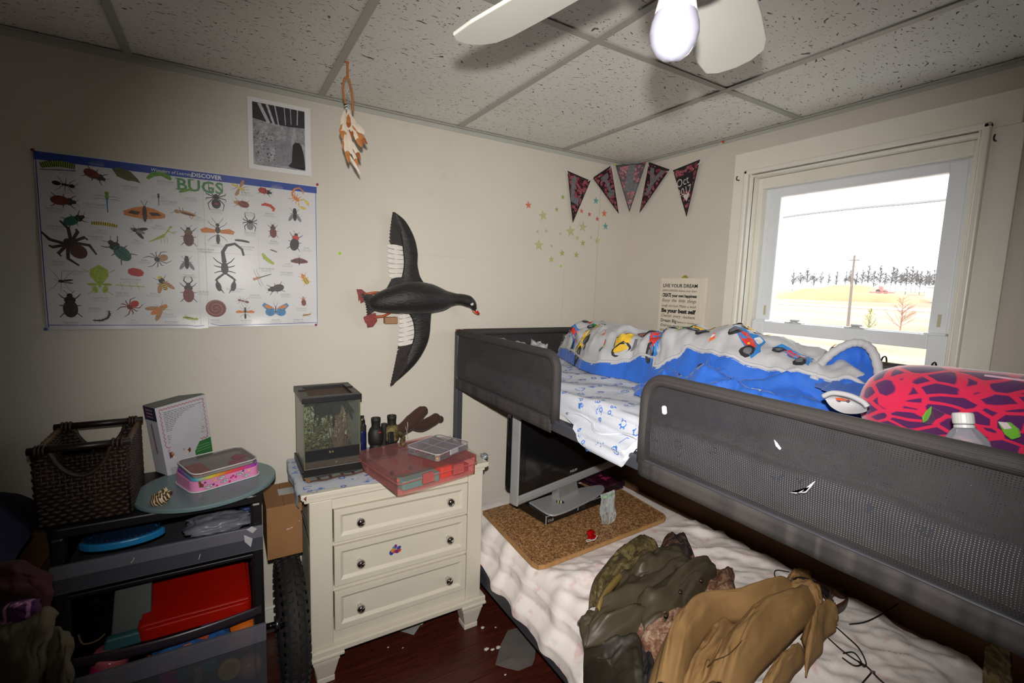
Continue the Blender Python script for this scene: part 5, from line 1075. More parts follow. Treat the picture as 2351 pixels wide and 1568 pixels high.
def ls_(u, v, h=0.0):
    y = by0-.045-u*1.88; yy = y; L = 1.21; x = v*L; Lt = .86
    side = max(0, min(1, (x-.62)/.28)); k = y*34+1.6*fbm(y*2.2, 1)+1.2*fbm(y*1.1, v*4, 5); pl_ = (.5+.5*math.sin(k))**2
    flat = 1-max(0, min(1, (u-.33)/.06))   # flatter under the board
    top = .012*abs(fbm(u*9, v*6, 2))*(1-.7*flat)+.018*1.7*ridge(fbm(u*7+v*5, v*3-u*3, 7))*(1-.85*flat)*(1 if u > .3 else .4)
    if x < Lt: p = V((2.165-x, yy, .410+top+.020*pl_*max(0, (x-.60)/.26)*(0.35+.65*(1-flat)))); n = V((0, 0, 1))
    else:
        d = x-Lt; r = .05; qa = r*PI/2
        if d < qa: a = d/r; p = V((1.305-r*math.sin(a), yy, .410-r+r*math.cos(a)))+V((-.014*pl_*math.sin(a), 0, .012*pl_*math.cos(a)))+V((0, 0, top*math.cos(a))); n = V((-math.sin(a), 0, math.cos(a)))
        else:
            e = d-qa; E = L-Lt-qa; hem = interp([0, .12, .22, .34, .5, .7, 1], [.10, .085, .12, .135, .155, .15, .12], u)+.012*fbm(y*7, 3); z = .360-e/E*hem
            q = max(0, min(1, (.31-z)/.05)); p = V((lerp(1.243-.026*pl_*(.5+.5*e/E), 1.206-.020*pl_, q), yy+.006*math.sin(k*.5), z)); n = V((-1, 0, 0))
    return p+n*h
MB().grid(lambda u, v: ls_(u, v), 260, 110).build('fitted_sheet', FLOW, lm, smooth=True)
MB().box((1.2405, -.60, .255), (1.246, -.565, .30)).build('mattress_label', M('navy_label', (26, 34, 80), .6), lm)
# brown board standing along the wall
BRD = M('brown_board', (112, 78, 52), .7, var=.1, scale=5)
MB().box((2.212, -1.96, .30), (2.226, -.10, 1.0)).build('board', BRD, label='long brown board standing along the wall behind the lower mattress', cat='board')
# ---------------------------------------------------------------- on the lower bunk: board, TV, player and small things
zb_ = .446
A_, B_, C_ = P(1110, 1172, 2, zb_), P(1234, 1302, 2, zb_), P(1534, 1186, 2, zb_); D_ = A_+(C_-B_)
ux = (C_-B_).normalized(); uy = (A_-B_).normalized()
cut = .035
cb = thing('chipboard_panel', 'brown speckled chipboard panel with bare wood edges lying on the lower mattress', 'board', ((A_+C_)/2).to_tuple()[:2]+(zb_-.018,))
t = NT('speckled_chipboard'); vec = t.coord((1, 1, 1)); n1 = t.noise(vec, 75, 4, .75); n2 = t.noise(t.coord((1, 1, 1), rot=(0, 0, .7)), 160, 3, .7)
t.l(t.mix(t.ramp(n2, [(.52, (0, 0, 0, 1)), (.6, (1, 1, 1, 1))]), t.ramp(n1, [(.30, (70, 46, 28)), (.42, (136, 96, 60)), (.53, (176, 130, 84)), (.66, (206, 164, 116))]), lin((72, 48, 30))), t.b.inputs['Base Color']); t.setb(Roughness=.55); t.bump(n1, .2, .0008)
out = [A_, B_+uy*cut, B_+uy*cut*.3+ux*cut*.3, B_+ux*cut, C_-ux*cut, C_-ux*cut*.3+uy*cut*.3, C_+uy*cut, D_]
MB().prism([V((p.x, p.y, zb_-.017)) for p in out], (0, 0, .0165)).build('panel', t.m, cb)
EDGE = M('bare_particle_edge', (176, 132, 82), .7, var=.15, scale=60)
for i in range(7):
    p, q = out[i], out[i+1]; n = V((-(q-p).y, (q-p).x, 0)).normalized()*.004
    if (p+n-(A_+C_)/2).length < (p-(A_+C_)/2).length: n = -n
    MB().prism([p-n*.2, q-n*.2, q+n, p+n], (0, 0, -.018)).build('edge_strip', EDGE, cb)
# disc player
pf, pr = P(1253, 1207, 2, zb_), P(1386, 1156, 2, zb_); du = (pr-pf).normalized(); dv = V((-du.y, du.x, 0)); up = V((0, 0, 1))
pw = (pr-pf).length; pd = .245; ph = .040
pl_o = pf+up*.004
FR = lambda x, y, z: pl_o+du*x+dv*y+up*z
dp_ = thing('disc_player', 'slim black disc player under the television stand', 'disc player', FR(pw/2, pd/2, -.004))
PBK = M('gloss_black_plastic', (18, 18, 20), .25, var=.02, bump=.02, coat=.3)
MB().hexa([FR(0, 0, 0), FR(pw, 0, 0), FR(pw, pd, 0), FR(0, pd, 0)], [FR(0, 0, ph), FR(pw, 0, ph), FR(pw, pd, ph), FR(0, pd, ph)]).build('case', PBK, dp_, bevel=.002)
for x, y in ((.03, .03), (pw-.03, .03), (.03, pd-.03), (pw-.03, pd-.03)): MB().lathe([(.01, 0), (.01, .006)], FR(x, y, -.0038), n=10).build('foot', M('rubber_black', (22, 22, 22), .8), dp_)
S = Pl(FR(0, 0, 0), du, up); SIL = M('silver_print', (200, 200, 204), .35, .4, bump=0)
MB().hexa([FR(.002, -.001, ph-.004), FR(pw-.002, -.001, ph-.004), FR(pw-.002, .004, ph-.004), FR(.002, .004, ph-.004)], [FR(.002, -.001, ph-.0015), FR(pw-.002, -.001, ph-.0015), FR(pw-.002, .004, ph-.0015), FR(.002, .004, ph-.0015)]).build('silver_strip', SIL, dp_)
MB().hexa([FR(.0, -.001, 0), FR(.0025, -.001, 0), FR(.0025, .004, 0), FR(.0, .004, 0)], [FR(.0, -.001, ph), FR(.0025, -.001, ph), FR(.0025, .004, ph), FR(.0, .004, ph)]).build('silver_strip', SIL, dp_)
text(S, 'LG', .028, .009, .016, SIL, dp_, bold=.0005); mb = MB(); ring(mb, S, .018, .0148, .0062, .0016); pline(mb, S, [(.018, .018), (.018, .0125), (.0205, .0125)], .0014); mb.build('round_emblem', SIL, dp_)
MB().hexa([FR(.205, -.0012, .012), FR(.209, -.0012, .012), FR(.209, .002, .012), FR(.205, .002, .012)], [FR(.205, -.0012, .030), FR(.209, -.0012, .030), FR(.209, .002, .030), FR(.205, .002, .030)]).build('blue_light_bar', M('pale_blue_mark', (120, 176, 210), .4), dp_, label='pale blue vertical bar')
mb = MB(); ring(mb, S, .245, .022, .008, .0012); mb.build('disc_emblem', M('dim_silver', (110, 110, 112), .4, .4, bump=0), dp_)
# television
tl_, tr_ = V((1.322, -.470, 0)), V((2.075, -.300, 0)); tu = (tr_-tl_).normalized(); tn = V((tu.y, -tu.x, 0)); tw = (tr_-tl_).length; tz0, tz1 = .553, .990
TV = lambda x, d, z: tl_+tu*x-tn*d+up*z
tv = thing('television', 'silver framed flat television standing on the chipboard under the upper bunk', 'television', TV(tw/2, .05, zb_+ph))
TSIL = M('brushed_silver_plastic', (176, 178, 180), .35, .35, var=.03, bump=.03)
def slab(mb, x0, x1, d0, d1, z0, z1): return mb.hexa([TV(x0, d0, z0), TV(x1, d0, z0), TV(x1, d1, z0), TV(x0, d1, z0)], [TV(x0, d0, z1), TV(x1, d0, z1), TV(x1, d1, z1), TV(x0, d1, z1)])
bez = MB()     # curved lower bezel
prof = [(.0, .050), (-.004, .044), (-.006, .03), (-.004, .014), (.006, .002), (.022, 0), (.04, .004), (.04, .05)]
for i, xx in enumerate((0, tw)):
    pass
pts0 = [TV(0.004, d, tz0+z) for d, z in prof]; pts1 = [TV(tw-.004, d, tz0+z) for d, z in prof]
n = len(prof); bez.add(pts0+pts1, [tuple(range(n)), tuple(range(2*n-1, n-1, -1))]+[(i, (i+1) % n, n+(i+1) % n, n+i) for i in range(n)])
bez.build('lower_bezel', TSIL, tv, bevel=.003)
slab(MB(), 0, .010, -.004, .045, tz0+.004, tz1).build('side_trim', TSIL, tv, bevel=.004); slab(MB(), tw-.010, tw, -.004, .045, tz0+.02, tz1).build('side_trim', TSIL, tv, bevel=.004); slab(MB(), 0, tw, -.004, .045, tz1, tz1+.006).build('top_trim', TSIL, tv, bevel=.002)
slab(MB(), .012, tw-.012, .046, .10, tz0+.05, tz1-.03).build('back_shell', PBK, tv, bevel=.02)
slab(MB(), .010, tw-.010, .0, .040, tz0+.051, tz1).build('black_frame', PBK, tv)
SCR = M('dark_screen', (20, 21, 22), .12, var=.02, bump=0, coat=.2)
slab(MB(), .045, tw-.045, -.0012, -.0002, tz0+.105, tz1-.03).build('screen', SCR, tv)
S = Pl(TV(0, -.0012, tz0), tu, up); text(S, 'PHILIPS', tw*.5+.005, .067, .0165, SIL, tv, align='CENTER', bold=.0006, squeeze=1.05)
stz = pl_o.z+ph
MB().prism([V((p.x, p.y, stz+.001)) for p in smooth_path([P(1214, 1152, 2, stz+.01), P(1226, 1160, 2, stz+.01), P(1262, 1181, 2, stz+.01), P(1290, 1177, 2, stz+.01), P(1330, 1160, 2, stz+.01), P(1372, 1138, 2, stz+.01), P(1388, 1122, 2, stz+.01), P(1378, 1113, 2, stz+.01), P(1340, 1118, 2, stz+.01), P(1280, 1130, 2, stz+.01)], 4)], (0, 0, .009)).build('stand_base', TSIL, tv, bevel=.003)
nc = TV(tw*.48, .03, 0); MB().hexa([V((p.x, p.y, stz+.009)) for p in (nc-tu*.075+tn*.03, nc+tu*.075+tn*.03, nc+tu*.075-tn*.02, nc-tu*.075-tn*.02)], [V((p.x, p.y, tz0+.03)) for p in (nc-tu*.07+tn*.008, nc+tu*.07+tn*.008, nc+tu*.07-tn*.03, nc-tu*.07-tn*.03)]).build('stand_neck', M('polished_neck', (206, 208, 206), .15, .7), tv, bevel=.003)
# tiny striped toy on the stand
c = P(1284, 1156, 2, stz+.011); ty = thing('toy_bee', 'tiny black and yellow striped toy on the television stand', 'toy', c)
for k, (r, col) in enumerate(((.006, (24, 24, 26)), (.0075, (204, 166, 46)), (.0078, (24, 24, 26)), (.0068, (206, 202, 196)), (.006, (30, 30, 30)))):
    MB().lathe([(r*.86, 0), (r, .0022), (r*.86, .0044)], c+du*(-.010+.0045*k)+dv*(.010-.0048*k)+up*.0085, (du-dv).normalized(), 10).build('body_ring', M('toy_%d_%d_%d' % col, col, .4), ty)
MB().ball(c+du*.013-dv*.014+up*.008, .0048, 10, 7).build('head', M('toy_24_24_26', (24, 24, 26), .4), ty, smooth=True)
# red crystal dummy with a white ring
c = P(1356, 1240, 2, zb_); rt = thing('red_toy', 'clear red faceted toy dummy with a white ring handle on the chipboard', 'toy', c)
t = NT('clear_red_plastic'); t.l(t.ramp(t.noise(t.coord(), 90, 2), [(.3, (150, 4, 8)), (.7, (206, 12, 14))]), t.b.inputs['Base Color']); t.setb(Roughness=.12, Transmission_Weight=.35, Coat_Weight=.5); REDC = t.m
for i, (off, r) in enumerate((((-.005, 0, .034), .0165), ((.012, .006, .03), .013), ((-.002, 0, .013), .013), ((.017, -.002, .012), .011))): MB().ball(c+V(off), (r, r, r*.8), 9, 6).build('crystal', REDC, rt)
MB().tube([c+V((-.022, -.012, .008))+V((.012*math.cos(a), .006*math.sin(a), .002)) for a in [2*PI*k/14 for k in range(14)]], .0016, 6, closed=True).tube(smooth_path([c+V((-.012, -.014, .009)), c+V((.006, -.020, .012)), c+V((.022, -.016, .024))], 5), .0018, 6).build('ring_handle', M('white_plastic', (214, 216, 220), .35), rt, smooth=True)
# zip bag of coins
c = P(1392, 1196, 2, zb_); zw = .058
zbag = thing('zip_bag', 'small clear zip bag holding a few coins leaning on the disc player', 'bag', c)
def bagS(s):
    def f(u, v):
        w = zw*(1-.25*(1-v)+.1*math.sin(v*5)); b = s*.022*math.sin(PI*u)**.7*(1-v)**.5*(1+.5*fbm(u*4, v*4, s)); return c+du*((u-.5)*2*w+.022*v+.008*fbm(v*3, 1))+dv*(.03*v-.01+.004*fbm(u*5, v*5))-dv*b+up*(.002+.125*v)
    return f
ZB = GLASSY('zip_bag_film', (206, 210, 208), .25, .18, .6)
MB().grid(bagS(1), 16, 18).build('front_film', ZB, zbag, smooth=True); MB().grid(bagS(-.4), 16, 18).build('back_film', ZB, zbag, smooth=True)
MB().grid(lambda u, v: bagS(1)(u, .86+.07*v)-dv*.0006, 14, 2).build('zip_strip', M('pale_green_zip', (150, 190, 156), .4), zbag)
COP = M('copper_coin', (168, 104, 74), .35, .7); CSI = M('silver_coin', (176, 174, 170), .35, .7)
for k, (x, z, m_) in enumerate(((-.028, .012, COP), (-.008, .010, CSI), (.012, .013, COP), (-.018, .028, CSI), (.006, .034, COP), (.022, .022, COP))):
    MB().lathe([(.0095, 0), (.0095, .0015)], c+du*x+dv*.001*k+up*z, (-dv+V((rnd.uniform(-.5, .5), 0, rnd.uniform(-.2, .8)))).normalized(), 16).build('coin', m_, label=('copper' if m_ is COP else 'silver')+' coin inside the zip bag, '+['far left at the bottom', 'bottom middle', 'right of the bottom middle', 'upper left', 'topmost', 'far right'][k], cat='coin', group='coins in the zip bag')
# disc cases behind the player
for k, (dx, col, lab) in enumerate(((0, (40, 16, 30), 'dark crimson disc case at the bottom of the stack behind the player'), (.012, (30, 24, 30), 'dark disc case with a pale title in the middle of the stack behind the player'), (-.008, (56, 20, 40), 'dark disc case with a crimson cover on top of the stack behind the player'))):
    c = P(1396, 1122, 2, zb_)+du*(dx+.01)+dv*.02; z0 = zb_+.015*k
    cs_ = MB().hexa([V((p.x, p.y, z0+.0005)) for p in (c-du*.07-dv*.06, c+du*.07-dv*.06, c+du*.07+dv*.13, c-du*.07+dv*.13)], [V((p.x, p.y, z0+.0145)) for p in (c-du*.07-dv*.06, c+du*.07-dv*.06, c+du*.07+dv*.13, c-du*.07+dv*.13)]).build('disc_case', M('case_ink_%d' % k, col, .3, var=.6, scale=40), label=lab, cat='disc case', group='disc cases behind the player', bevel=.002)
    mb = MB(); rr = random.Random(k)
    for q in range(7): x, y = rr.uniform(-.06, .05), rr.uniform(-.05, .11); mb.poly([V((p.x, p.y, z0+.0149)) for p in (c+du*x+dv*y, c+du*(x+rr.uniform(.01, .05))+dv*y, c+du*(x+.03)+dv*(y+.02), c+du*x+dv*(y+.016))])
    mb.build('cover_art', M('case_art_%d' % k, ((150, 60, 90), (186, 170, 176), (168, 50, 84))[k], .4, var=.5, scale=60), cs_)

# ---------------------------------------------------------------- clothes heaped on the lower bunk
def camo(name, cols, scale=16):
    t = NT(name); vec = t.coord((1, 1, 1)); st = t.coord((1, 1, 2.6), rot=(.4, .2, .6)); n1 = t.noise(st, scale, 5, .7, 1.2); n2 = t.noise(vec, scale*2.6, 4, .75); 
    a = t.ramp(n1, [(.30, cols[0]), (.42, cols[1]), (.50, cols[2]), (.60, cols[3])], 'LINEAR'); b = t.ramp(n2, [(.56, (0, 0, 0, 1)), (.62, (1, 1, 1, 1))])
    t.l(t.mix(t.math('MULTIPLY', b, .75), a, lin(cols[4])), t.b.inputs['Base Color']); t.setb(Roughness=.8); t.bump(t.noise(vec, 300, 2), .2, .0006); return t.m
CAMB = camo('brown_bark_camouflage', [(58, 36, 28), (96, 60, 44), (118, 80, 60), (150, 122, 100), (178, 156, 134)]); CAMG = camo('green_bark_camouflage', [(34, 30, 20), (70, 60, 34), (98, 84, 46), (122, 110, 70), (46, 38, 26)])
OLV = M('dark_olive_waxed', (72, 64, 48), .5, var=.12, scale=7, bump=.2, bscale=160, spec=.5); TAN = M('tan_canvas', (150, 116, 72), .8, var=.06, scale=8, bump=.25, bscale=420, bdist=.0005)
def cloth(name, A, B, mat, parent, nu=70, nv=50, bulge=.05, fold=.02, ff=(3, 9), seed=0, pw=.6, rim=.012, base=0.0, tw=0.0, side=None, thick=.004, sharp=1.0, dirv=(0, 0, 1)):
    """a draped sheet between two edge lines; folds run along u"""
    A = smooth_path(A, 6); B = smooth_path(B, 6)
    def S(u, v):
        p = along(A, u).lerp(along(B, u), v); env = max(0, math.sin(PI*v))**pw*max(0, math.sin(PI*(u*.94+.03)))**.35
        w = fbm(u*1.3, v*1.1, seed); n = max(1.6, ff[1]*.45); ph = 2*PI*(v*n+tw*u*n*.6+.55*w)+seed
        r = (.5+.5*math.cos(ph))**(1.6*sharp)*(.55+.6*NZ.noise(V((u*ff[0]*.7, v*1.5, seed*5.1)))); ph2 = 2*PI*(v*n*2.3-tw*u*2+u*ff[0]*.35+.9*fbm(u*2.2, v*1.6, seed+4)); r2 = (.5+.5*math.cos(ph2))**3*max(0, NZ.noise(V((u*3, v*3, seed+2)))+.2)
        h = base+rim*min(1, 8*min(u, 1-u, v, 1-v)+.15)+bulge*env*(1+.25*w)+fold*(r+.55*r2)*min(1, 5*min(v, 1-v)+.25)*min(1, 6*min(u, 1-u)+.3)+.0022*fbm(u*9, v*7, seed)
        return p+V(dirv)*h+V((.3*fold*NZ.noise(V((u*3, v*3, seed))), .3*fold*NZ.noise(V((u*3, v*3, seed+5))), 0))
    return MB().grid(S, nu, nv).build(name, mat, parent, smooth=True, solid=thick, offset=0)
L2 = lambda z: (lambda *pp: [P(x, y, 2, z) for x, y in pp])
z4 = L2(.43)
# camouflage trousers, green and brown, under the coat
jc = thing('camouflage_jacket', 'brown and green bark camouflage jacket lying under the olive coat on the lower bunk', 'jacket', P(1560, 1390, 2, .43))
cloth('sleeve', L2(.44)((1352, 1400), (1362, 1350), (1400, 1305), (1455, 1262), (1478, 1248)), L2(.45)((1400, 1430), (1420, 1370), (1460, 1330), (1500, 1305), (1512, 1285)), CAMG, jc, 50, 30, .075, .030, (4, 5), 1, base=.0)
cloth('collar', L2(.46)((1444, 1300), (1452, 1268), (1470, 1248)), L2(.46)((1510, 1302), (1516, 1285), (1512, 1268)), CAMG, jc, 24, 20, .05, .02, (3, 4), 2)
cloth('back_panel', L2(.44)((1560, 1318), (1610, 1308), (1645, 1322), (1682, 1308)), L2(.44)((1455, 1475), (1510, 1500), (1590, 1448), (1690, 1402)), CAMB, jc, 60, 50, .045, .028, (5, 6), 3, tw=.4)
cloth('lower_panel', L2(.44)((1448, 1472), (1478, 1450), (1530, 1430), (1580, 1440)), L2(.43)((1495, 1535), (1520, 1525), (1560, 1490), (1610, 1452)), CAMB, jc, 50, 40, .06, .035, (5, 5), 4)
cloth('cuff_trim', L2(.50)((1576, 1452), (1620, 1425), (1660, 1392), (1682, 1372)), L2(.50)((1578, 1462), (1624, 1434), (1664, 1402), (1684, 1380)), M('brown_seam_tape', (112, 72, 50), .7), jc, 30, 6, .01, .003, (3, 3), 5)
# black and rust camouflage pouch with a strap
hp_ = thing('camouflage_hood', 'black and rust camouflage hood with a dark drawcord beside the olive coat', 'hood', P(1555, 1290, 2, .44))
cloth('hood_shell', L2(.47)((1508, 1305), (1516, 1270), (1522, 1251)), L2(.47)((1600, 1312), (1594, 1285), (1578, 1262)), camo('black_rust_camouflage', [(12, 11, 12), (22, 18, 18), (40, 28, 24), (130, 84, 62), (24, 20, 20)], 12), hp_, 30, 30, .075, .022, (3, 4), 6)
MB().tube(smooth_path([P(1536, 1282, 2, .535), P(1556, 1290, 2, .53), P(1578, 1300, 2, .52), P(1598, 1306, 2, .50)], 6), .0042, 7).build('drawcord', M('black_cord', (20, 20, 22), .6), hp_, smooth=True)
bk_ = MB().prism([P(1498, 1280, 2, .50), P(1512, 1274, 2, .50), P(1520, 1290, 2, .50), P(1502, 1298, 2, .50)], (0, 0, .03)).build('blue_packet', M('navy_packet', (30, 52, 92), .4), label='small navy blue packet with white print beside the camouflage hood', cat='packet', bevel=.003)
S = Pl(P(1500, 1297, 2, .531), (P(1520, 1289, 2, .531)-P(1502, 1298, 2, .531)).normalized(), (P(1498, 1281, 2, .531)-P(1502, 1298, 2, .531)).normalized())
mb = MB()
for y in (.012, .026, .036): pline(mb, S, [(.006, y), (.03, y)], .004)
mb.build('white_print', M('print_white', (226, 226, 226), .4), bk_)
# olive coat
oc = thing('olive_coat', 'dark olive waxed coat thrown over the edge of the lower bunk', 'coat', P(1480, 1420, 2, .43))
cloth('body', L2(.45)((1362, 1432), (1380, 1385), (1440, 1335), (1500, 1300), (1560, 1292)), L2(.46)((1345, 1490), (1430, 1475), (1520, 1445), (1585, 1405), (1605, 1345)), OLV, oc, 80, 60, .075, .040, (4, 6), 7, tw=-.5)
cloth('hood', L2(.47)((1440, 1335), (1500, 1292), (1548, 1282)), L2(.50)((1460, 1352), (1530, 1342), (1598, 1322)), OLV, oc, 40, 30, .075, .028, (4, 4), 8)
cloth('sleeve', L2(.48)((1452, 1395), (1520, 1350), (1590, 1332), (1640, 1322)), L2(.48)((1480, 1468), (1545, 1440), (1605, 1385), (1642, 1332)), OLV, oc, 60, 36, .085, .030, (4, 4), 9, sharp=1.3)
cloth('flap', L2(.45)((1326, 1432), (1345, 1425), (1365, 1432)), L2(.44)((1340, 1492), (1400, 1490), (1468, 1470)), OLV, oc, 36, 30, .04, .02, (3, 4), 10)
cloth('skirt', [P(1340, 1488, 2, .45), P(1400, 1478, 2, .46), P(1470, 1468, 2, .46)], [P(1338, 1600, 0, 1.18), P(1400, 1620, 0, 1.16), P(1478, 1605, 0, 1.17)], M('dark_olive_lining', (44, 40, 30), .6, var=.12), oc, 50, 40, .03, .03, (7, 3), 11)
cloth('lining_flap', [P(1466, 1470, 2, .46), P(1486, 1492, 2, .45), P(1500, 1530, 2, .44)], [P(1440, 1600, 0, 1.20), P(1470, 1605, 0, 1.22), P(1500, 1590, 0, 1.24)], M('near_black_lining', (22, 18, 18), .7), oc, 30, 24, .02, .015, (3, 3), 12)
cloth('yellow_edge', L2(.52)((1368, 1398), (1385, 1370), (1410, 1335), (1425, 1322)), L2(.52)((1375, 1405), (1396, 1372), (1420, 1342), (1432, 1326)), M('mustard_trim', (128, 106, 54), .7), oc, 26, 8, .012, .004, (3, 3), 13)
for px, py in ((1529, 1412), (1610, 1332), (1562, 1358)): MB().lathe([(.006, 0), (.006, .003), (.003, .0045)], P(px, py, 2, .585), (-.4, -.5, .8), 12).build('snap_button', M('dark_brass', (60, 48, 36), .4, .7), oc)
# cardboard scrap
MB().prism([P(1592, 1285, 2, .452), P(1602, 1283, 2, .452), P(1620, 1300, 2, .452), P(1600, 1304, 2, .452)], (0, 0, .003)).build('card_scrap', M('cardboard', (140, 100, 62), .8), label='small triangle of brown card behind the camouflage hood', cat='card')
# tan trousers with a belt
tp_ = thing('tan_trousers', 'crumpled tan canvas trousers at the front of the lower bunk', 'trousers', P(1690, 1480, 2, .43))
cloth('leg', L2(.45)((1482, 1600), (1522, 1490), (1580, 1428), (1680, 1408), (1760, 1362), (1806, 1342)), L2(.47)((1560, 1605), (1600, 1500), (1660, 1440), (1740, 1430), (1800, 1405), (1842, 1382)), TAN, tp_, 110, 40, .085, .026, (6, 3), 20, sharp=1.4)
cloth('leg', L2(.45)((1590, 1605), (1640, 1520), (1700, 1455), (1780, 1420), (1838, 1385)), L2(.46)((1700, 1605), (1760, 1535), (1810, 1480), (1868, 1430), (1882, 1390)), TAN, tp_, 100, 46, .10, .030, (5, 3), 21, sharp=1.4)
cloth('seat', L2(.45)((1540, 1605), (1590, 1520), (1650, 1450)), L2(.45)((1630, 1605), (1680, 1510), (1720, 1442)), TAN, tp_, 50, 36, .04, .035, (4, 4), 22)
cloth('waistband', L2(.47)((1800, 1340), (1830, 1342), (1856, 1364), (1885, 1384)), L2(.47)((1812, 1392), (1842, 1402), (1866, 1410), (1888, 1430)), TAN, tp_, 40, 30, .065, .030, (8, 2), 23)
cloth('pocket', L2(.46)((1838, 1470), (1870, 1430), (1905, 1412), (1922, 1438)), L2(.46)((1850, 1556), (1880, 1500), (1892, 1472), (1918, 1450)), TAN, tp_, 44, 34, .065, .028, (4, 4), 24)
cloth('hem', L2(.46)((1742, 1605), (1780, 1545), (1826, 1502)), L2(.46)((1772, 1605), (1815, 1562), (1850, 1512)), TAN, tp_, 40, 24, .05, .02, (5, 3), 25)
MB().tube(smooth_path([P(1624, 1530, 2, .545), P(1640, 1516, 2, .55), P(1668, 1505, 2, .555), P(1690, 1486, 2, .56), P(1704, 1470, 2, .56)], 6), .0012, 5).build('loose_thread', M('brown_thread', (84, 60, 36), .8), tp_)
bl = thing('belt', 'brown and black leather belt threaded through the tan trousers', 'belt', P(1880, 1370, 2, .45))
def strap(pts, wd, mat, name, th=.003):
    pts = smooth_path(pts, 6); mb = MB(); vs = []
    for p in pts: vs += [p, p+V((0, 0, wd))]
    mb.add(vs, [(2*i, 2*i+2, 2*i+3, 2*i+1) for i in range(len(pts)-1)]); return mb.build(name, mat, bl, smooth=True, solid=th, offset=0)
LBK = M('black_leather', (24, 20, 20), .45, bump=.2); LBR = M('brown_leather', (84, 54, 40), .5, bump=.2)
strap([P(1816, 1352, 2, .515), P(1836, 1346, 2, .52), P(1862, 1354, 2, .515), P(1884, 1366, 2, .505), P(1902, 1378, 2, .49)], .036, LBK, 'strap')
strap([P(1902, 1378, 2, .47), P(1926, 1362, 2, .462), P(1946, 1374, 2, .462), P(1938, 1398, 2, .46), P(1912, 1412, 2, .47), P(1890, 1408, 2, .48)], .034, LBR, 'strap')
strap([P(1866, 1352, 2, .495), P(1896, 1356, 2, .485), P(1928, 1372, 2, .475), P(1944, 1372, 2, .47)], .03, LBR, 'strap')
bkp = [P(1884, 1358, 2, .508), P(1904, 1384, 2, .508), P(1914, 1380, 2, .496), P(1894, 1354, 2, .496)]; MB().tube(bkp, .0022, 7, closed=True).tube([bkp[0].lerp(bkp[3], .5), bkp[1].lerp(bkp[2], .5)], .0016, 6).build('buckle', M('steel_buckle', (150, 140, 130), .3, .8), bl)
# headphone cables
CAB = M('black_cable', (22, 22, 24), .5)
hc = thing('earphone_cable', 'thin black earphone cable tangled beside the tan trousers', 'cable', P(1960, 1490, 2, .43))
for pts in ([(1918, 1438), (1945, 1462), (1972, 1488), (1988, 1520), (1984, 1530), (1970, 1518)], [(1902, 1465), (1932, 1492), (1960, 1512), (1990, 1530), (2020, 1560), (2045, 1580)], [(1936, 1500), (1960, 1498), (1978, 1522), (1962, 1528), (1934, 1510)], [(2000, 1545), (1985, 1562), (1970, 1580)]):
    MB().tube(smooth_path([P(x, y, 2, .452) for x, y in pts], 6), .0019, 6).build('wire', CAB, hc, smooth=True)
MB().lathe([(.003, 0), (.003, .012)], P(1998, 1541, 2, .455), (.7, -.7, 0), 8).build('splitter', M('steel_buckle', (150, 140, 130), .3, .8), hc)
MB().tube(smooth_path([P(1758, 1358, 2, .452), P(1785, 1340, 2, .455), P(1778, 1318, 2, .457), P(1784, 1309, 2, .457), P(1812, 1313, 2, .455)], 6), .0019, 6).build('charging_cable', CAB, label='black charging cable curling past the waist of the tan trousers', cat='cable', smooth=True)
MB().tube(smooth_path([P(1950, 1433, 2, .452), P(1985, 1428, 2, .46), P(2020, 1412, 2, .47), P(2062, 1386, 0, 2.2)], 6), .0019, 6).build('black_lead', CAB, label='black lead running over the flowered sheet to the wall', cat='cable', smooth=True)
# camouflage garment hanging at the near end post
cloth('camouflage_bundle', [P(2262, 1490, 0, 1.95), P(2290, 1478, 0, 1.93), P(2322, 1490, 0, 1.9)], [P(2256, 1600, 0, 1.95), P(2290, 1605, 0, 1.93), P(2322, 1600, 0, 1.9)], CAMG, None, 40, 30, .0, .012, (6, 3), 31)
o = bpy.data.objects['camouflage_bundle']; o['label'] = 'green camouflage cloth hanging at the near end of the lower bunk'; o['category'] = 'cloth'
# ---------------------------------------------------------------- white three drawer chest
CREAM = M('cream_furniture_paint', (208, 202, 186), .38, var=.03, scale=5, bump=.05)
dx0, dx1, dyf, dyb, dzt = .458, 1.203, -.425, -.022, .766
dr = thing('chest_of_drawers', 'cream white three drawer chest with chrome knobs on tapered feet', 'chest of drawers', ((dx0+dx1)/2, -.22, 0))
mb = MB(); mb.box((dx0+.012, dyf+.012, .728), (dx1-.012, dyb, .742)); mb.box((dx0+.004, dyf+.005, .742), (dx1-.004, dyb, .748)); mb.box((dx0, dyf, .748), (dx1, dyb, dzt)); mb.build('top_board', CREAM, dr, bevel=.004)
for x0, x1 in ((.487, .566), (1.117, 1.186)): MB().box((x0, -.408, .15), (x1, -.36, .728)).build('corner_post', CREAM, dr, bevel=.004)
MB().box((.500, -.37, .15), (.512, dyb-.01, .728)).build('side_panel', CREAM, dr); MB().box((1.162, -.37, .15), (1.174, dyb-.01, .728)).build('side_panel', CREAM, dr)
MB().box((.494, -.075, .15), (.53, dyb, .728)).build('rear_post', CREAM, dr, bevel=.003); MB().box((1.144, -.075, .15), (1.18, dyb, .728)).build('rear_post', CREAM, dr, bevel=.003)
MB().box((.512, dyb-.012, .16), (1.162, dyb-.004, .728)).build('back_panel', CREAM, dr)
for z0, z1 in ((.683, .728), (.540, .553), (.360, .380), (.15, .201)): MB().box((.566, -.398, z0), (1.117, -.36, z1)).build('front_rail', CREAM, dr, bevel=.002)
MB().box((.482, -.424, .126), (1.207, -.05, .150)).build('base_moulding', CREAM, dr, bevel=.005)
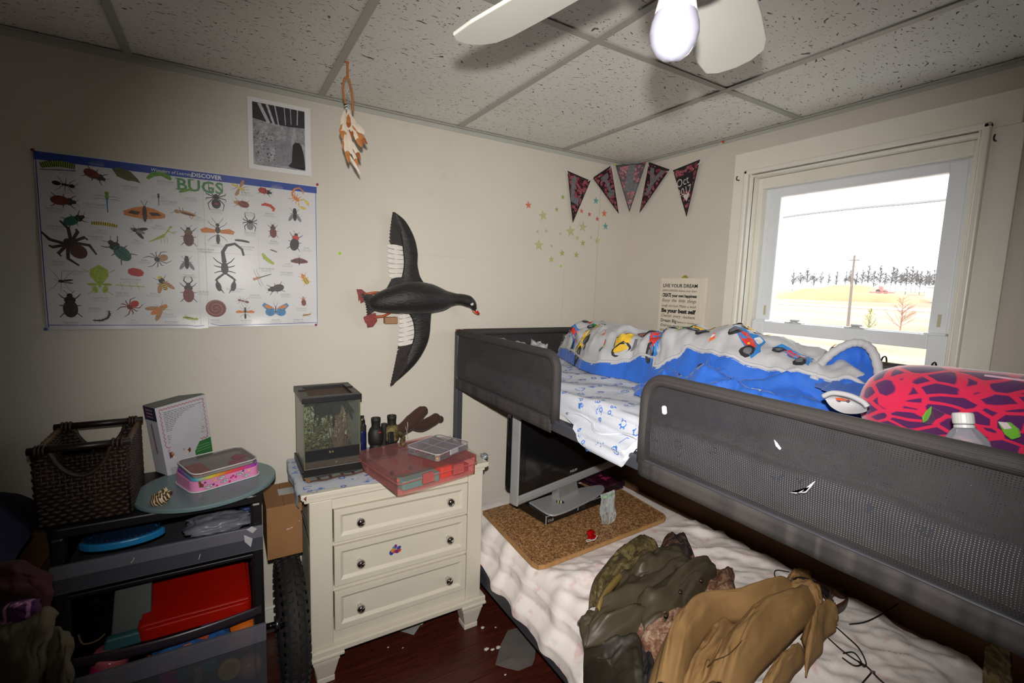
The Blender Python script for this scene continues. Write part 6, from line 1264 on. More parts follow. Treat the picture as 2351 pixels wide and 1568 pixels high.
MB().box((.476, -.430, .114), (.602, -.29, .128)).build('foot_block', CREAM, dr, bevel=.004); MB().box((1.092, -.430, .114), (1.208, -.29, .128)).build('foot_block', CREAM, dr, bevel=.004)
def tap(cx, cy):
    f = MB(); s = lambda r, z: [(cx-r, cy-r, z), (cx+r, cy-r, z), (cx+r, cy+r, z), (cx-r, cy+r, z)]
    f.hexa(s(.030, .022), s(.046, .095)); f.hexa(s(.048, .095), s(.048, .114)); f.hexa(s(.032, 0), s(.032, .022)); f.build('foot', CREAM, dr, bevel=.003)
for cx, cy in ((.538, -.372), (1.148, -.372), (.54, -.09), (1.14, -.09)): tap(cx, cy)
CHR = M('polished_chrome', (200, 200, 200), .08, 1.0, var=.0, bump=0)
for i, (z0, z1) in enumerate(((.555, .681), (.382, .538), (.203, .358))):
    x0, x1 = .571, 1.112; yf = -.409
    d = MB(); fw = .030
    # raised frame with a sloping inner moulding and a recessed field
    o = [(x0, z0), (x1, z0), (x1, z1), (x0, z1)]; a_ = [(x0+fw*.72, z0+fw*.72), (x1-fw*.72, z0+fw*.72), (x1-fw*.72, z1-fw*.72), (x0+fw*.72, z1-fw*.72)]; b_ = [(x0+fw*1.1, z0+fw*1.1), (x1-fw*1.1, z0+fw*1.1), (x1-fw*1.1, z1-fw*1.1), (x0+fw*1.1, z1-fw*1.1)]
    L = lambda q, y: [(x, y, z) for x, z in q]
    vs = L(o, yf+.02)+L(o, yf)+L(a_, yf)+L(b_, yf+.0085); fs = [(12, 13, 14, 15)]
    for k in range(3):
        for q in range(4): fs.append((k*4+q, k*4+(q+1) % 4, k*4+4+(q+1) % 4, k*4+4+q))
    d.add(vs, fs); dro = d.build('drawer', CREAM, dr, bevel=.0012)
    MB().box((x0+.01, yf+.02, z0+.008), (x1-.01, -.06, z1-.012)).build('drawer_box', M('raw_drawer_wood', (176, 150, 110), .7), dro)
    zc = ((.617, .629), (.452, .465), (.269, .282))[i]; zk = (zc[0]+zc[1])/2
    for kx in (.663, 1.028): MB().lathe([(.008, 0), (.0065, .008), (.0075, .012), (.0135, .018), (.0165, .026), (.0150, .034), (.009, .039), (.0, .0405)], (kx, yf+.009, zk), (0, -1, 0), 22, cap=False).build('knob', CHR, dro, smooth=True, label='chrome knob')
    if i == 1:       # small bright sticker on the middle drawer: plain coloured blobs
        c = P(908, 1262, 1, yf+.008); S = Pl((c.x, yf+.0082, c.z), (1, 0, 0), (0, 0, 1)); mb = MB(); pm = [M('sticker_ink_%d' % q, cc, .4, bump=0) for q, cc in enumerate(((44, 70, 160), (196, 60, 50), (206, 130, 50), (110, 50, 120), (60, 140, 190)))]
        for q, (px, pz, r) in enumerate(((-.016, -.008, .009), (-.006, -.004, .008), (.004, .004, .009), (.006, -.008, .008), (-.004, .010, .008), (.014, .006, .007), (.016, -.006, .006), (-.012, .002, .007), (.0, .016, .006))): mb.mat(q % 5); ell(mb, S, px, pz, r, r*1.25, .4*q, .0006+.0002*q, 10)
        mb.build('sticker', pm, dro, label='small multicoloured sticker')
# chipped paint on the top corner
MB().prism([P(697, 1146, 1, -.427), P(704, 1140, 1, -.427), P(703, 1152, 1, -.427)], (0, .002, 0)).build('paint_chip', M('bare_wood_chip', (120, 66, 48), .8), dr)
# printed cotton cloth over the chest
CL = thing('dresser_cloth', 'white cotton cloth printed with blue vehicles spread over the left of the chest top', 'cloth', (.65, -.22, dzt))
c0, c1 = P(668, 1052, 2, dzt+.002), P(697, 1132, 2, dzt+.002)
def cl_(x, y, h=0.0):      # x to the right from the left edge, y towards the wall from the front edge
    X = .4555+x; Y = -.412+y; z = dzt+.0014+.0008*(1+fbm(x*12, y*12)); n = V((0, 0, 1))
    if x < .0: z -= -x-.0; X = .4545-.003*(1+math.sin(y*30)); n = V((-1, 0, 0))
    edge = .30+.09*math.sin(y*6)+.02*math.sin(y*31)
    return V((X, Y, z))+n*h
MB().grid(lambda u, v: cl_(lerp(-.045-.01*math.sin(v*9), .46-.10*v*0+.13*min(1, v*3), u), lerp(-.008+.018*math.sin(u*7), .385, v)), 60, 40).build('cloth', SHEETW, CL, smooth=True)
doodles(cl_, CL, 60, (0.005, .0, .50, .36), 9, .055)
doodles(cl_, CL, 8, (-.035, .02, -.012, .33), 10, .035)

# ---------------------------------------------------------------- glass vivarium with a big black spider
tx0, tx1, tyf, tyb, tz0, tz1 = .491, .697, -.275, -.045, .770, 1.080
va_ = thing('vivarium', 'small glass vivarium with a black lid and base on the chest of drawers', 'vivarium', ((tx0+tx1)/2, (tyf+tyb)/2, tz0))
VBK = M('black_vivarium_plastic', (26, 26, 28), .4, var=.05, bump=.05)
bm_ = MB(); bm_.box((tx0-.008, tyf-.030, tz0), (tx1+.008, tyb+.006, tz0+.012)); bm_.hexa([(tx0-.008, tyf-.030, tz0+.012), (tx1+.008, tyf-.030, tz0+.012), (tx1+.008, tyf, tz0+.012), (tx0-.008, tyf, tz0+.012)], [(tx0-.002, tyf-.006, tz0+.030), (tx1+.002, tyf-.006, tz0+.030), (tx1+.002, tyf, tz0+.030), (tx0-.002, tyf, tz0+.030)])
bm_.box((tx0-.008, tyf, tz0+.012), (tx0, tyb+.006, tz0+.026)); bm_.box((tx1, tyf, tz0+.012), (tx1+.008, tyb+.006, tz0+.026)); bm_.build('base', VBK, va_, bevel=.002)
VG = GLASSY('vivarium_glass', (226, 232, 226), .008, .02, .5)
for a, b in (((tx0, tyf, tz0+.03), (tx1, tyf+.003, tz1-.02)), ((tx0, tyb-.003, tz0+.03), (tx1, tyb, tz1-.02)), ((tx0, tyf+.003, tz0+.013), (tx0+.003, tyb-.003, tz1-.02)), ((tx1-.003, tyf+.003, tz0+.013), (tx1, tyb-.003, tz1-.02))): MB().box(a, b).build('glass_pane', VG, va_)
for x in (tx0-.001, tx1-.002):
    for y in (tyf-.001, tyb-.002): MB().box((x, y, tz0+.03), (x+.003, y+.003, tz1-.02)).build('corner_seal', M('olive_silicone', (96, 98, 48), .5), va_)
MB().box((tx0+.003, tyf-.004, tz0+.062), (tx1-.003, tyf-.0005, tz0+.106)).build('vent_bar', VBK, va_, bevel=.001)
MB().lathe([(.0035, 0), (.0035, .006)], ((tx0+tx1)/2-.012, tyf-.004, tz0+.092), (0, -1, 0), 12).lathe([(.003, 0), (.003, .006)], ((tx0+tx1)/2-.002, tyf-.004, tz0+.092), (0, -1, 0), 10).build('lock_knob', M('pale_brass', (170, 156, 110), .35, .6), va_)
MB().lathe([(.0035, 0), (.002, .005)], ((tx0+tx1)/2+.012, tyf-.004, tz0+.047), (0, -1, 0), 12).build('lock_knob', M('polished_steel', (180, 180, 180), .2, .9), va_)
ld = MB(); fr = .028
for a, b in (((tx0-.006, tyf-.008, tz1-.022), (tx1+.006, tyf+fr-.008, tz1)), ((tx0-.006, tyb-fr, tz1-.022), (tx1+.006, tyb+.006, tz1)), ((tx0-.006, tyf+fr-.008, tz1-.022), (tx0+fr-.006, tyb-fr, tz1)), ((tx1-fr+.006, tyf+fr-.008, tz1-.022), (tx1+.006, tyb-fr, tz1))): ld.box(a, b)
ld.build('lid_frame', VBK, va_, bevel=.002)
MB().box((tx0+fr-.006, tyf+fr-.008, tz1-.014), (tx1-fr+.006, tyb-fr, tz1-.011)).build('mesh_screen', M('brown_mesh_screen', (72, 52, 42), .7, var=.2, scale=300), va_)
for x in (tx0+.012, tx1-.012): MB().box((x-.012, -.15, tz1), (x+.012, -.135, tz1+.005)).build('lid_latch', VBK, va_, bevel=.001)
MB().grid(lambda u, v: V((lerp(tx0+.004, tx1-.004, u), lerp(tyf+.004, tyb-.004, v), tz0+.058+.010*fbm(u*5, v*5)+.03*max(0, v-.3)*u)), 24, 24).build('soil', M('brown_bark_soil', (70, 44, 30), .95, var=.5, scale=90, bump=.8, bdist=.004), va_, smooth=True, kind='stuff')
mb = MB(); mb.box((tx0+.004, tyf+.004, tz0+.014), (tx1-.004, tyb-.004, tz0+.056)); mb.build('soil_bed', M('brown_bark_soil', (70, 44, 30), .95, var=.5, scale=90, bump=.8, bdist=.004), va_)
# planting
pg = thing('vivarium_plants', 'olive green moss and dry twigs growing inside the vivarium', 'plants', (.57, -.15, tz0+.06))
tw_ = MB(); r = random.Random(4)
for k in range(46):
    a = r.uniform(-.5, .5); b0 = V((.640+r.uniform(-.025, .02), -.16+r.uniform(-.06, .05), tz0+.065)); L = r.uniform(.10, .19); tip = b0+V((math.sin(a)*L*.5+r.uniform(-.02, .02), r.uniform(-.05, .04), L)); tip.x = min(.688, max(.50, tip.x)); tip.y = min(-.055, max(-.262, tip.y)); md = b0.lerp(tip, .5)+V((r.uniform(-.015, .015), 0, 0)); tw_.tube([b0, md, tip], [.0011, .0009, .0004], 4)
tw_.build('twigs', M('dry_red_twig', (112, 78, 54), .8, var=.3, scale=50), pg, kind='stuff')
lf = MB()
for k in range(900):
    u = r.random(); c = V((.498+.105*r.random()**.9, -.265+.2*r.random(), tz0+.065+.205*r.random()**1.1)); 
    if (c.x > .56 and c.z > tz0+.22 and r.random() < .7) or (c.y < -.16 and abs(c.x-.588) < .085 and abs(c.z-tz0-.245) < .05): continue
    d1 = V((r.uniform(-1, 1), r.uniform(-1, 1), r.uniform(-.6, 1))).normalized()*r.uniform(.004, .009); d2 = d1.orthogonal().normalized()*r.uniform(.0015, .004); lf.mat(r.randrange(3)); lf.poly([c-d1, c+d2, c+d1, c-d2])
for k in range(260):
    c = V((.60+.085*r.random(), -.25+.18*r.random(), tz0+.12+.13*r.random())); d1 = V((r.uniform(-1, 1), r.uniform(-1, 1), r.uniform(-.6, 1))).normalized()*.005; d2 = d1.orthogonal().normalized()*.002; lf.mat(3); lf.poly([c-d1, c+d2, c+d1, c-d2])
lf.build('leaves', [M('moss_a', (92, 96, 40), .8), M('moss_b', (66, 72, 30), .8), M('moss_c', (128, 122, 62), .8), M('dry_leaf', (126, 76, 48), .8)], pg, kind='stuff')
for k in range(5): MB().tube(smooth_path([(.50+.01*k, -.24+.03*k, tz0+.07), (.53+.012*k, -.24+.02*k, tz0+.15), (.58+.012*k, -.23, tz0+.19+.008*k)], 4), .0016, 5).build('stem', M('mossy_stem', (96, 76, 40), .8), pg, smooth=True)
sp_ = thing('spider', 'large hairy black spider perched on the plants inside the vivarium', 'spider', (.585, -.215, tz0+.215)); SPK = M('black_spider_hair', (16, 13, 13), .7, var=.4, scale=120, bump=.9, bdist=.003)
sc_ = V((.588, -.218, tz0+.238))
body = MB(); body.tube(smooth_path([sc_+V(q) for q in ((-.050, 0, .004), (-.034, 0, .010), (-.012, 0, .012), (.006, 0, .006), (.016, -.002, .004), (.034, -.004, .004), (.046, -.006, .002))], 5), [interp([0, 5, 10, 15, 20, 25, 30], [.008, .025, .029, .012, .016, .019, .009], i) for i in range(31)], 14); body.build('body', SPK, sp_, smooth=True)
for s in (-1, 1):
    for k, (dx, dy, dz, upz) in enumerate(((.062, .0, -.012, .040), (.052, .030, -.030, .036), (-.010, .036, -.050, .026), (-.058, .026, -.040, .026))):
        a = sc_+V((.022-.006*k, s*.010-.003, .004)); m1 = sc_+V((.022+dx*.5, s*(.014+dy*.5)-.003, upz)); m2 = sc_+V((.022+dx*.9, s*(.016+dy*.85), upz*.3)); e = sc_+V((.022+dx*1.15, s*(.016+dy), dz)); MB().tube(smooth_path([a, m1, m2, e], 5), [lerp(.0078, .0040, i/15) for i in range(16)], 7).build('leg', SPK, sp_, smooth=True)
# brown lattice strip with pale windows in front of the vivarium
tq = [P(700, 1103, 2, dzt+.004), P(830, 1072, 2, dzt+.004), P(840, 1088, 2, dzt+.004), P(712, 1113, 2, dzt+.004)]
lt = thing('lattice_strip', 'small curled brown card lattice with silver windows in front of the vivarium', 'card strip', (tq[0]+tq[2])/2)
q0, q1, q2, q3 = P(690, 1092, 2, dzt+.004), P(826, 1068, 2, dzt+.004), P(838, 1087, 2, dzt+.004), P(708, 1113, 2, dzt+.004)
def lt_(x, y, h=0.0): p = q0.lerp(q1, x).lerp(q3.lerp(q2, x), y); return p+V((0, 0, .004+.0045*math.sin(x*7+1)**2+h))
MB().grid(lambda u, v: lt_(u, v), 30, 8).build('card', M('brown_lattice_card', (84, 58, 46), .6), lt, smooth=True, solid=.0015, offset=0)
SW = M('silver_window', (150, 150, 142), .35, .3, bump=0)
for i in range(5):
    for j in range(2):
        mb = MB(); mb.grid(lambda u, v: lt_((i+.14+.72*u)/5, (j+.16+.66*v)/2, .0013), 4, 2); mb.build('window', SW, lt)
MB().prism([lt_(-.02, .25, 0), lt_(.01, .25, 0), lt_(.03, .98, 0), lt_(.0, 1.0, 0)], (0, 0, .003)).build('orange_edge', M('ochre_edge', (176, 116, 40), .6), lt)
MB().ball(lt_(.62, .45, .0065), .0055, 12, 8).build('silver_bead', M('polished_steel', (180, 180, 180), .2, .9), label='silver bead lying on the brown card lattice', cat='bead', smooth=True)
# blue tube
c = V((.722, -.205, dzt+.003)); bt_ = thing('blue_flask', 'slim dark blue metal tube with a chrome top beside the vivarium', 'flask', c); NAVY = M('navy_enamel', (22, 30, 84), .25, .3, var=.04, bump=.02, coat=.4)
MB().lathe([(.0165, 0), (.018, .003), (.018, .128), (.0165, .134), (.0165, .138)], c, n=24).build('tube', NAVY, bt_, smooth=True)
MB().lathe([(.0172, .138), (.0172, .158), (.013, .163)], c, n=20).build('collar', M('rubber_black', (22, 22, 22), .8), bt_); MB().lathe([(.0125, .160), (.013, .176), (.0105, .184), (.0105, .190), (.0, .191)], c, n=20, cap=False).build('chrome_top', CHR, bt_, smooth=True); MB().lathe([(.008, .188), (.009, .199), (.0, .200)], c, n=16).build('tip', M('rubber_black', (22, 22, 22), .8), bt_)
S = lambda x, y, h: c+V((math.sin(x/.018-.75)*(.0183+h), -math.cos(x/.018-.75)*(.0183+h), y)); text(S, 'ULTRA LIGHT', .004, .045, .008, M('print_white', (226, 226, 226), .4), bt_, rot=PI/2, h=.0002)
# binoculars
bi = thing('binoculars', 'pair of camouflage binoculars standing on end behind the pink case', 'binoculars', (.825, -.16, dzt+.005)); BN = M('dark_binocular_rubber', (30, 29, 27), .6, var=.2, scale=40, bump=.4); BC = CAMG
for i, (x, y) in enumerate(((.790, -.165), (.862, -.155))):
    b = V((x, y, dzt+.004)); m_ = BN if i == 0 else BC
    MB().lathe([(.026, 0), (.028, .006), (.028, .035), (.023, .055), (.023, .06)], b, n=22).build('objective_barrel', BN, bi, smooth=True)
    MB().lathe([(.024, .058), (.032, .070), (.033, .105), (.026, .125), (.020, .132)], b, n=22).build('prism_housing', m_, bi, smooth=True)
    MB().lathe([(.0185, .130), (.0185, .158), (.0200, .160), (.0200, .172), (.0150, .172), (.0150, .166)], b, n=22, cap=False).build('eyepiece', BN, bi, smooth=True)
MB().tube([(.826, -.163, dzt+.05), (.826, -.163, dzt+.135)], .009, 14).build('hinge', BN, bi); MB().lathe([(.013, 0), (.013, .016)], (.826, -.163, dzt+.13), n=18).build('focus_wheel', BN, bi)
MB().box((.80, -.170, dzt+.085), (.852, -.152, dzt+.115)).build('bridge', BN, bi, bevel=.004)
MB().box((.792, -.199, dzt+.118), (.802, -.195, dzt+.122)).build('red_mark', M('red_mark', (170, 50, 36), .5), bi)
MB().tube(smooth_path([(.886, -.160, dzt+.10), (.895, -.19, dzt+.095), (.890, -.23, dzt+.094), (.872, -.262, dzt+.092), (.868, -.285, dzt+.089), (.868, -.30, dzt+.086)], 6), [.009]*31, 8).build('strap', BC, bi, smooth=True)
# black buckle on the case
zc_t = dzt+.074
# pink case
pa, pb_, pc, pd_ = P(915, 1096, 2, zc_t), P(1098, 1046, 2, zc_t), None, P(848, 1012, 2, zc_t)
pu = (pb_-pa).normalized(); pv = V((-pu.y, pu.x, 0)); plen = (pb_-pa).length; pdep = .36 if False else min(.33, (pd_-pa).length)
kc = thing('pink_case', 'large clear pink plastic craft case lying on the chest of drawers', 'case', pa+pu*plen/2+pv*pdep/2+V((0, 0, dzt+.002-pa.z)))
PK = GLASSY('clear_pink_plastic', (240, 170, 166), .09, .16, .5); PKE = GLASSY('clear_pink_edge', (232, 136, 130), .30, .2, .5)
KC = lambda x, y, z: V((pa.x, pa.y, 0))+pu*x+pv*y+up*z
def rbox(f, x0, x1, y0, y1, z0, z1, r=.012, n=5):
    pts = []
    for cx, cy, a0 in ((x1-r, y1-r, 0), (x0+r, y1-r, 90), (x0+r, y0+r, 180), (x1-r, y0+r, 270)):
        for k in range(n+1): a = math.radians(a0+90*k/n); pts.append((cx+r*math.cos(a), cy+r*math.sin(a)))
    return [f(x, y, z0) for x, y in pts], [f(x, y, z1) for x, y in pts]
def shell(f, x0, x1, y0, y1, z0, z1, name, mat, par, r=.012, top=True, bot=True):
    b, t_ = rbox(f, x0, x1, y0, y1, z0, z1, r); n = len(b); fs = [(i, (i+1) % n, n+(i+1) % n, n+i) for i in range(n)]
    if bot: fs.append(tuple(range(n-1, -1, -1)))
    if top: fs.append(tuple(range(n, 2*n)))
    return MB().add(b+t_, fs).build(name, mat, par, bevel=.003 if (top and bot) else 0)
kz0, kz1 = dzt+.004, zc_t
shell(KC, .004, plen-.004, .004, pdep-.004, kz0, kz0+.042, 'case_bottom', PK, kc, .016, top=False); shell(KC, 0, plen, 0, pdep, kz0+.046, kz1, 'case_lid', PK, kc, .018, bot=False)
shell(KC, -.003, plen+.003, -.003, pdep+.003, kz0+.040, kz0+.047, 'rim_flange', PKE, kc, .019, top=False, bot=False)
for x in (.12, plen-.10): MB().hexa([KC(x-.025, -.009, kz0+.022), KC(x+.025, -.009, kz0+.022), KC(x+.025, .0, kz0+.022), KC(x-.025, .0, kz0+.022)], [KC(x-.022, -.007, kz0+.060), KC(x+.022, -.007, kz0+.060), KC(x+.022, .002, kz0+.060), KC(x-.022, .002, kz0+.060)]).build('clasp', PKE, kc, bevel=.002)
def inbox(name, x0, x1, y0, y1, h, rgb, lab, cat, z=0.0, r=.01):
    b, t_ = rbox(KC, x0, x1, y0, y1, kz0+.003+z, kz0+.003+z+h, r); n = len(b); return MB().add(b+t_, [(i, (i+1) % n, n+(i+1) % n, n+i) for i in range(n)]+[tuple(range(n-1, -1, -1)), tuple(range(n, 2*n))]).build(name, M('in_'+name+'_%d_%d_%d' % rgb, rgb, .5), label=lab, cat=cat, bevel=.003)
inbox('craft_tray', .03, .19, .02, .09, .034, (84, 180, 176), 'teal tray inside the pink case, front left', 'tray'); inbox('craft_tray', .20, plen-.10, .03, .17, .040, (226, 62, 36), 'bright orange-red tray inside the pink case under the bead box', 'tray'); inbox('craft_tray', plen-.095, plen-.02, .03, .2, .03, (168, 44, 72), 'crimson box at the right end inside the pink case', 'box')
inbox('craft_tray', .03, .18, .11, .30, .02, (196, 160, 160), 'pale sheet of stickers inside the pink case at the back left', 'sheet')
for k, (x, y, rgb, lab) in enumerate(((.05, .13, (60, 66, 66), 'dark grey bead inside the pink case, left of the trays'), (.10, .10, (206, 60, 80), 'red bead inside the pink case, beside the teal tray'), (.13, .13, (50, 96, 90), 'dark teal bead inside the pink case, near its middle'), (.12, -.0+.22, (222, 60, 130), 'magenta bead at the back inside the pink case'), (.03, .05, (226, 90, 60), 'orange bead in the front left corner of the pink case'))): MB().ball(KC(x, y+.01, kz0+.03), .008, 10, 7).build('bead', M('bead_%d' % k, rgb, .3), label=lab, cat='bead', smooth=True)
# black wrist strap / buckle hanging over the case front left
bkc = P(898, 1016, 2, kz1+.002); MB().hexa([bkc+V(q) for q in ((-.012, -.012, 0), (.012, -.012, 0), (.012, .004, 0), (-.012, .004, 0))], [bkc+V(q) for q in ((-.011, .0, .045), (.011, .0, .045), (.011, .010, .045), (-.011, .010, .045))]).build('strap_buckle', PBK, label='black plastic strap buckle resting on the pink case', cat='buckle', bevel=.003)
# clear organiser box with beads
oa, ob, od = P(1006, 1046, 2, kz1+.03), P(1077, 1016, 2, kz1+.03), P(935, 1002, 2, kz1+.03); ou = (ob-oa).normalized(); ov = V((-ou.y, ou.x, 0)); ol, odp = max(.155, (ob-oa).length), .165
OC = lambda x, y, z: V((oa.x, oa.y, 0))+ou*x+ov*y+up*z; oz = kz1+.003
og = thing('bead_box', 'clear plastic compartment box with beads on top of the pink case', 'box', OC(ol/2, odp/2, oz)); CLR = GLASSY('clear_polystyrene', (224, 220, 228), .05, .12, .6); CLE = GLASSY('clear_polystyrene_edge', (222, 216, 226), .5, .15, .6)
shell(OC, 0, ol, 0, odp, oz, oz+.032, 'box_shell', CLR, og, .014); shell(OC, -.002, ol+.002, -.002, odp+.002, oz+.026, oz+.031, 'lid_rim', CLE, og, .016, top=False, bot=False)
for x in (ol/3, 2*ol/3): MB().hexa([OC(x-.0008, .004, oz+.002), OC(x+.0008, .004, oz+.002), OC(x+.0008, odp-.004, oz+.002), OC(x-.0008, odp-.004, oz+.002)], [OC(x-.0008, .004, oz+.0325), OC(x+.0008, .004, oz+.0325), OC(x+.0008, odp-.004, oz+.0325), OC(x-.0008, odp-.004, oz+.0325)]).build('divider', CLE, og)
MB().hexa([OC(.004, odp/2-.0008, oz+.002), OC(ol-.004, odp/2-.0008, oz+.002), OC(ol-.004, odp/2+.0008, oz+.002), OC(.004, odp/2+.0008, oz+.002)], [OC(.004, odp/2-.0008, oz+.0325), OC(ol-.004, odp/2-.0008, oz+.0325), OC(ol-.004, odp/2+.0008, oz+.0325), OC(.004, odp/2+.0008, oz+.0325)]).build('divider', CLE, og)
MB().hexa([OC(ol*.35, -.006, oz+.01), OC(ol*.6, -.006, oz+.01), OC(ol*.6, 0, oz+.01), OC(ol*.35, 0, oz+.01)], [OC(ol*.35, -.006, oz+.03), OC(ol*.6, -.006, oz+.03), OC(ol*.6, 0, oz+.03), OC(ol*.35, 0, oz+.03)]).build('clasp', CLE, og, bevel=.002)
bc_ = ((214, 196, 70), (226, 110, 130), (120, 186, 90), (230, 130, 60), (90, 170, 190), (222, 70, 110)); bm_ = MB(); r = random.Random(3)
for k in range(130):
    bm_.mat(r.randrange(6)); x, y = (r.uniform(.008, ol*.62), r.uniform(.008, .05)) if k < 95 else (r.uniform(.008, .05), r.uniform(.05, .15)); bm_.ball(OC(x, y, oz+.005+r.uniform(0, .008)), .0036, 6, 4)
bm_.build('beads', [M('tiny_bead_%d' % q, c_, .35, bump=0) for q, c_ in enumerate(bc_)], og, kind='stuff')
MB().ball(OC(ol*.85, .03, oz+.008), .005, 8, 6).build('blue_bead', M('blue_bead', (70, 160, 200), .3), og)
# brown plush antlers
an = thing('plush_antlers', 'brown velvet plush antler tied with white string behind the pink case', 'plush toy', (.99, -.10, dzt+.01)); VEL = M('brown_velvet', (62, 38, 26), .9, var=.12, bump=.3, sheen=.1)
q = lambda px, py, y=-.11: P(px, py, 1, y)
MB().tube(smooth_path([q(905, 990, -.16), q(925, 983, -.14), q(945, 968, -.12), q(962, 950), q(973, 940)], 6), [lerp(.018, .034, i/12) if i < 13 else lerp(.034, .022, (i-12)/12) for i in range(25)], 14).ball(q(972, 943), .0215, 14, 9).build('main_tine', VEL, an, smooth=True)
MB().tube(smooth_path([q(948, 972, -.12), q(968, 977, -.11), q(988, 968, -.10), q(1001, 960, -.10)], 6), [lerp(.028, .024, i/18) for i in range(19)], 14).ball(q(1000, 960, -.10), .0235, 14, 9).ball(q(1011, 962, -.095), .016, 12, 8).build('side_tine', VEL, an, smooth=True)
MB().tube(smooth_path([q(912, 992, -.155), q(902, 990, -.16)], 4), .020, 12).build('root', VEL, an, smooth=True)
st = [q(931, 980, -.134)+V((.004*math.cos(a), .028*math.sin(a)-.0, .030*math.cos(a))) for a in [2*PI*k/20 for k in range(20)]]; MB().tube(st, .0012, 5, closed=True).tube(smooth_path([q(931, 980, -.165), q(935, 993, -.168), q(936, 1004, -.168)], 5), .0010, 5).build('string', M('white_string', (196, 190, 184), .8), an)
# crumpled silver wrapper on the right corner of the chest
crumple(P(1112, 1047, 2, dzt+.008), (.016, .022, .012), 'silver_wrapper', M('silver_foil', (190, 196, 206), .25, .7), 'small crumpled silver wrapper on the right corner of the chest', 'wrapper', 5, .5, 3, 18, 12, flat=-.008)
# ---------------------------------------------------------------- black drawer cart on the left
ux0, ux1, uyf, uyb, uzt = -.192, .338, -.420, -.045, .800
du_ = thing('drawer_cart', 'black plastic cart with clear drawers, the lowest pulled out', 'drawer cart', ((ux0+ux1)/2, -.23, 0))
CBK = M('black_cart_plastic', (22, 20, 22), .4, var=.05, bump=.08); CLD = GLASSY('clear_drawer_plastic', (140, 140, 152), .16, .25, .5); CLD2 = GLASSY('clear_drawer_lip', (150, 150, 162), .34, .25, .5)
def cartz(b, t_, r=.03):
    bp, tp = rbox(lambda x, y, z: V((x, y, z)), ux0-.006, ux1+.004, uyf-.006, uyb, b, t_, r); n = len(bp); return MB().add(bp+tp, [(i, (i+1) % n, n+(i+1) % n, n+i) for i in range(n)]+[tuple(range(n-1, -1, -1)), tuple(range(n, 2*n))])
cartz(uzt-.030, uzt).build('top', CBK, du_, bevel=.005)
for x0 in (ux0, ux1-.034):
    for y0 in (uyf, uyb-.04): MB().box((x0, y0, .03), (x0+.034, y0+.04, uzt-.03)).build('post', CBK, du_, bevel=.008)
    MB().box((x0+.012, uyf+.03, .05), (x0+.020, uyb-.03, uzt-.03)).build('side_panel', CBK, du_)
MB().box((ux0+.03, uyb-.012, .05), (ux1-.03, uyb-.006, uzt-.03)).build('back_panel', CBK, du_)
for z in (.592, .372, .135): MB().box((ux0, uyf+.002, z-.013), (ux1, uyb, z)).build('shelf_rail', CBK, du_, bevel=.003)
band = MB(); band.grid(lambda u, v: V((lerp(ux0+.01, ux1-.01, u), uyf-.004-.030*math.sin(PI*u), .368+.034*v)), 20, 3); band.build('drawer_front', M('smoky_drawer_front', (52, 44, 54), .3, var=.1), du_, smooth=True, solid=.004)
for x, y in ((ux0+.03, uyf+.03), (ux1-.03, uyf+.03), (ux0+.03, uyb-.03), (ux1-.03, uyb-.03)): MB().lathe([(.02, 0), (.022, .015), (.014, .03)], (x, y, .0), n=14).build('foot', CBK, du_)
def cart_drawer(z0, z1, yf, lip, x0=ux0+.002, x1=ux1-.002):
    d = MB(); d.box((x0, yf, z0), (x1, yf+.004, z1-lip)).box((x0+.03, yf+.004, z0), (x0+.034, uyb-.03, z1-.02)).box((x1-.034, yf+.004, z0), (x1-.03, uyb-.03, z1-.02)).box((x0+.034, yf+.004, z0), (x1-.034, uyb-.03, z0+.003)); o = d.build('drawer', CLD, du_)
    MB().box((x0-.001, yf-.006, z1-lip), (x1+.001, yf+.006, z1)).build('drawer_lip', CLD2, o, bevel=.002); return o
o1 = cart_drawer(.608, .694, uyf-.010, .040); o3 = cart_drawer(.150, .376, uyf-.066, .060); cart_drawer(.034, .122, uyf-.008, .02)
# tape and scuffs on the upper drawer
SCF = M('whitish_scuff', (176, 176, 180), .7)
S = Pl((0, uyf-.0168, 0), (1, 0, 0), (0, 0, 1))
def sp(px, py): p = P(px, py, 1, uyf-.0168); return p.x, p.z
mb = MB(); mb.poly([S(*sp(*q), .0004) for q in ((566, 1216), (578, 1208), (590, 1214), (580, 1224))]); mb.poly([S(*sp(*q), .0006) for q in ((560, 1228), (580, 1236), (576, 1256), (562, 1244))]); pline(mb, S, [sp(300, 1292), sp(306, 1286), sp(308, 1280)], .002); pline(mb, S, [sp(456, 1284), sp(460, 1272)], .002)
mb.build('tape_scuff', SCF, o1)
